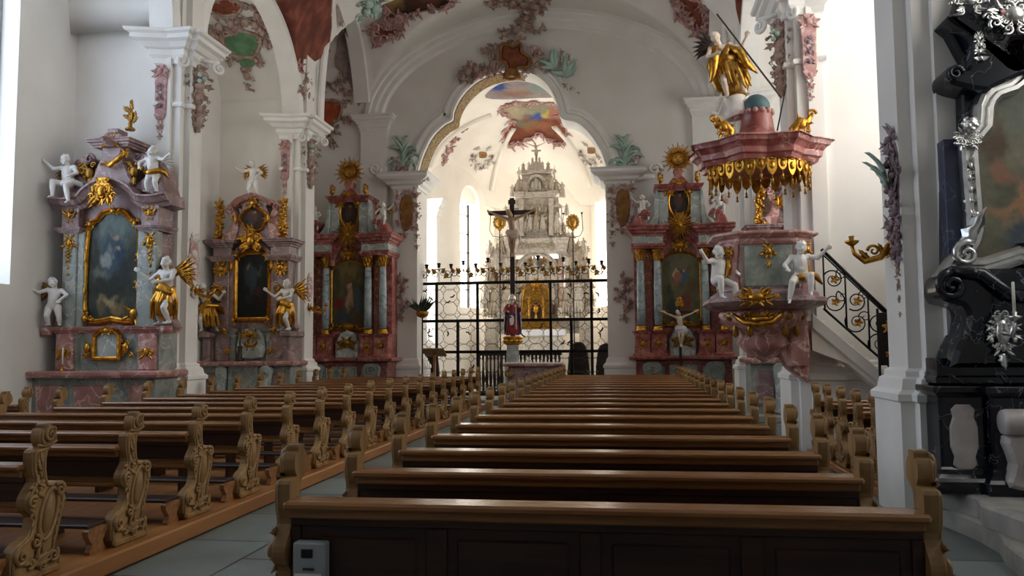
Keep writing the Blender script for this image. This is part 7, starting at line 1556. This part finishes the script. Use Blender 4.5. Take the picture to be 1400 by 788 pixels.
# ================================================================== pieces that stand apart become parts of their own
def split_pieces():
    done = {}
    for o in [x for x in COL.objects if x.type == 'MESH' and x.get('kind') != 'structure' and not (x.parent and x.parent.get('kind') == 'structure')]:
        me = o.data; key = me.name
        if key not in done:
            done[key] = [me]; nv = len(me.vertices)
            if nv > 60000: continue
            par = list(range(nv))
            def find(i):
                while par[i] != i: par[i] = par[par[i]]; i = par[i]
                return i
            for e in me.edges:
                a, b = find(e.vertices[0]), find(e.vertices[1])
                if a != b: par[a] = b
            isl = {}
            for v in me.vertices: isl.setdefault(find(v.index), []).append(v.index)
            if not 1 < len(isl) < 500: continue
            ks = list(isl); bx = []
            sc = max(o.matrix_world.to_scale())
            for q in ks:
                c = [me.vertices[i].co for i in isl[q]]; bx.append(([min(p[i] for p in c) for i in range(3)], [max(p[i] for p in c) for i in range(3)]))
            sz = [max(h[i] - l[i] for i in range(3)) for l, h in bx]; gp = list(range(len(ks)))
            def fg(i):
                while gp[i] != i: gp[i] = gp[gp[i]]; i = gp[i]
                return i
            for i in range(len(ks)):
                for j in range(i):
                    a, b = fg(i), fg(j)
                    if a == b: continue
                    g = sum(max(0, bx[i][0][k] - bx[j][1][k], bx[j][0][k] - bx[i][1][k]) ** 2 for k in range(3)) ** .5
                    if g <= max(.02, .46 * max(sz[i], sz[j])): gp[a] = b
            groups = {}
            for i, q in enumerate(ks): groups.setdefault(fg(i), []).extend(isl[q])
            if len(groups) == 1: continue
            parts = sorted(groups.values(), key=len, reverse=True); meshes = []
            for vs in parts:
                idx = {v: n for n, v in enumerate(vs)}; m2 = bpy.data.meshes.new(me.name)
                pf = [p for p in me.polygons if p.vertices[0] in idx]
                m2.from_pydata([me.vertices[v].co[:] for v in vs], [], [[idx[v] for v in p.vertices] for p in pf]); m2.polygons.foreach_set('use_smooth', [p.use_smooth for p in pf])
                if me.uv_layers:
                    u2 = m2.uv_layers.new(name='UVMap'); src = me.uv_layers[0].data; n = 0
                    for p in pf:
                        for li in p.loop_indices: u2.data[n].uv = src[li].uv; n += 1
                for m in me.materials: m2.materials.append(m)
                meshes.append(m2)
            done[key] = meshes
        ms = done[key]
        if len(ms) > 1:
            o.data = ms[0]; nm = o.name.split('.')[0]
            for m2 in ms[1:]:
                c = bpy.data.objects.new(nm if o.parent else 'stucco_sprig', m2); COL.objects.link(c)
                if o.parent: c.parent = o.parent; c.matrix_local = o.matrix_local
                else: c.parent = o
bpy.context.view_layer.update()
split_pieces()
# ================================================================== daylight
w = bpy.data.worlds.new('world'); SC.world = w; w.use_nodes = True
w.node_tree.nodes['Background'].inputs[0].default_value = (.6, .7, .85, 1); w.node_tree.nodes['Background'].inputs[1].default_value = .15
SC.view_settings.view_transform = 'Standard'; SC.view_settings.look = 'None'; SC.view_settings.gamma = 1; SC.view_settings.use_curve_mapping = False
SC.view_settings.exposure = 0.58
SC.cycles.use_denoising = True
SC.cycles.max_bounces = 8; SC.cycles.diffuse_bounces = 5; SC.cycles.sample_clamp_indirect = 8
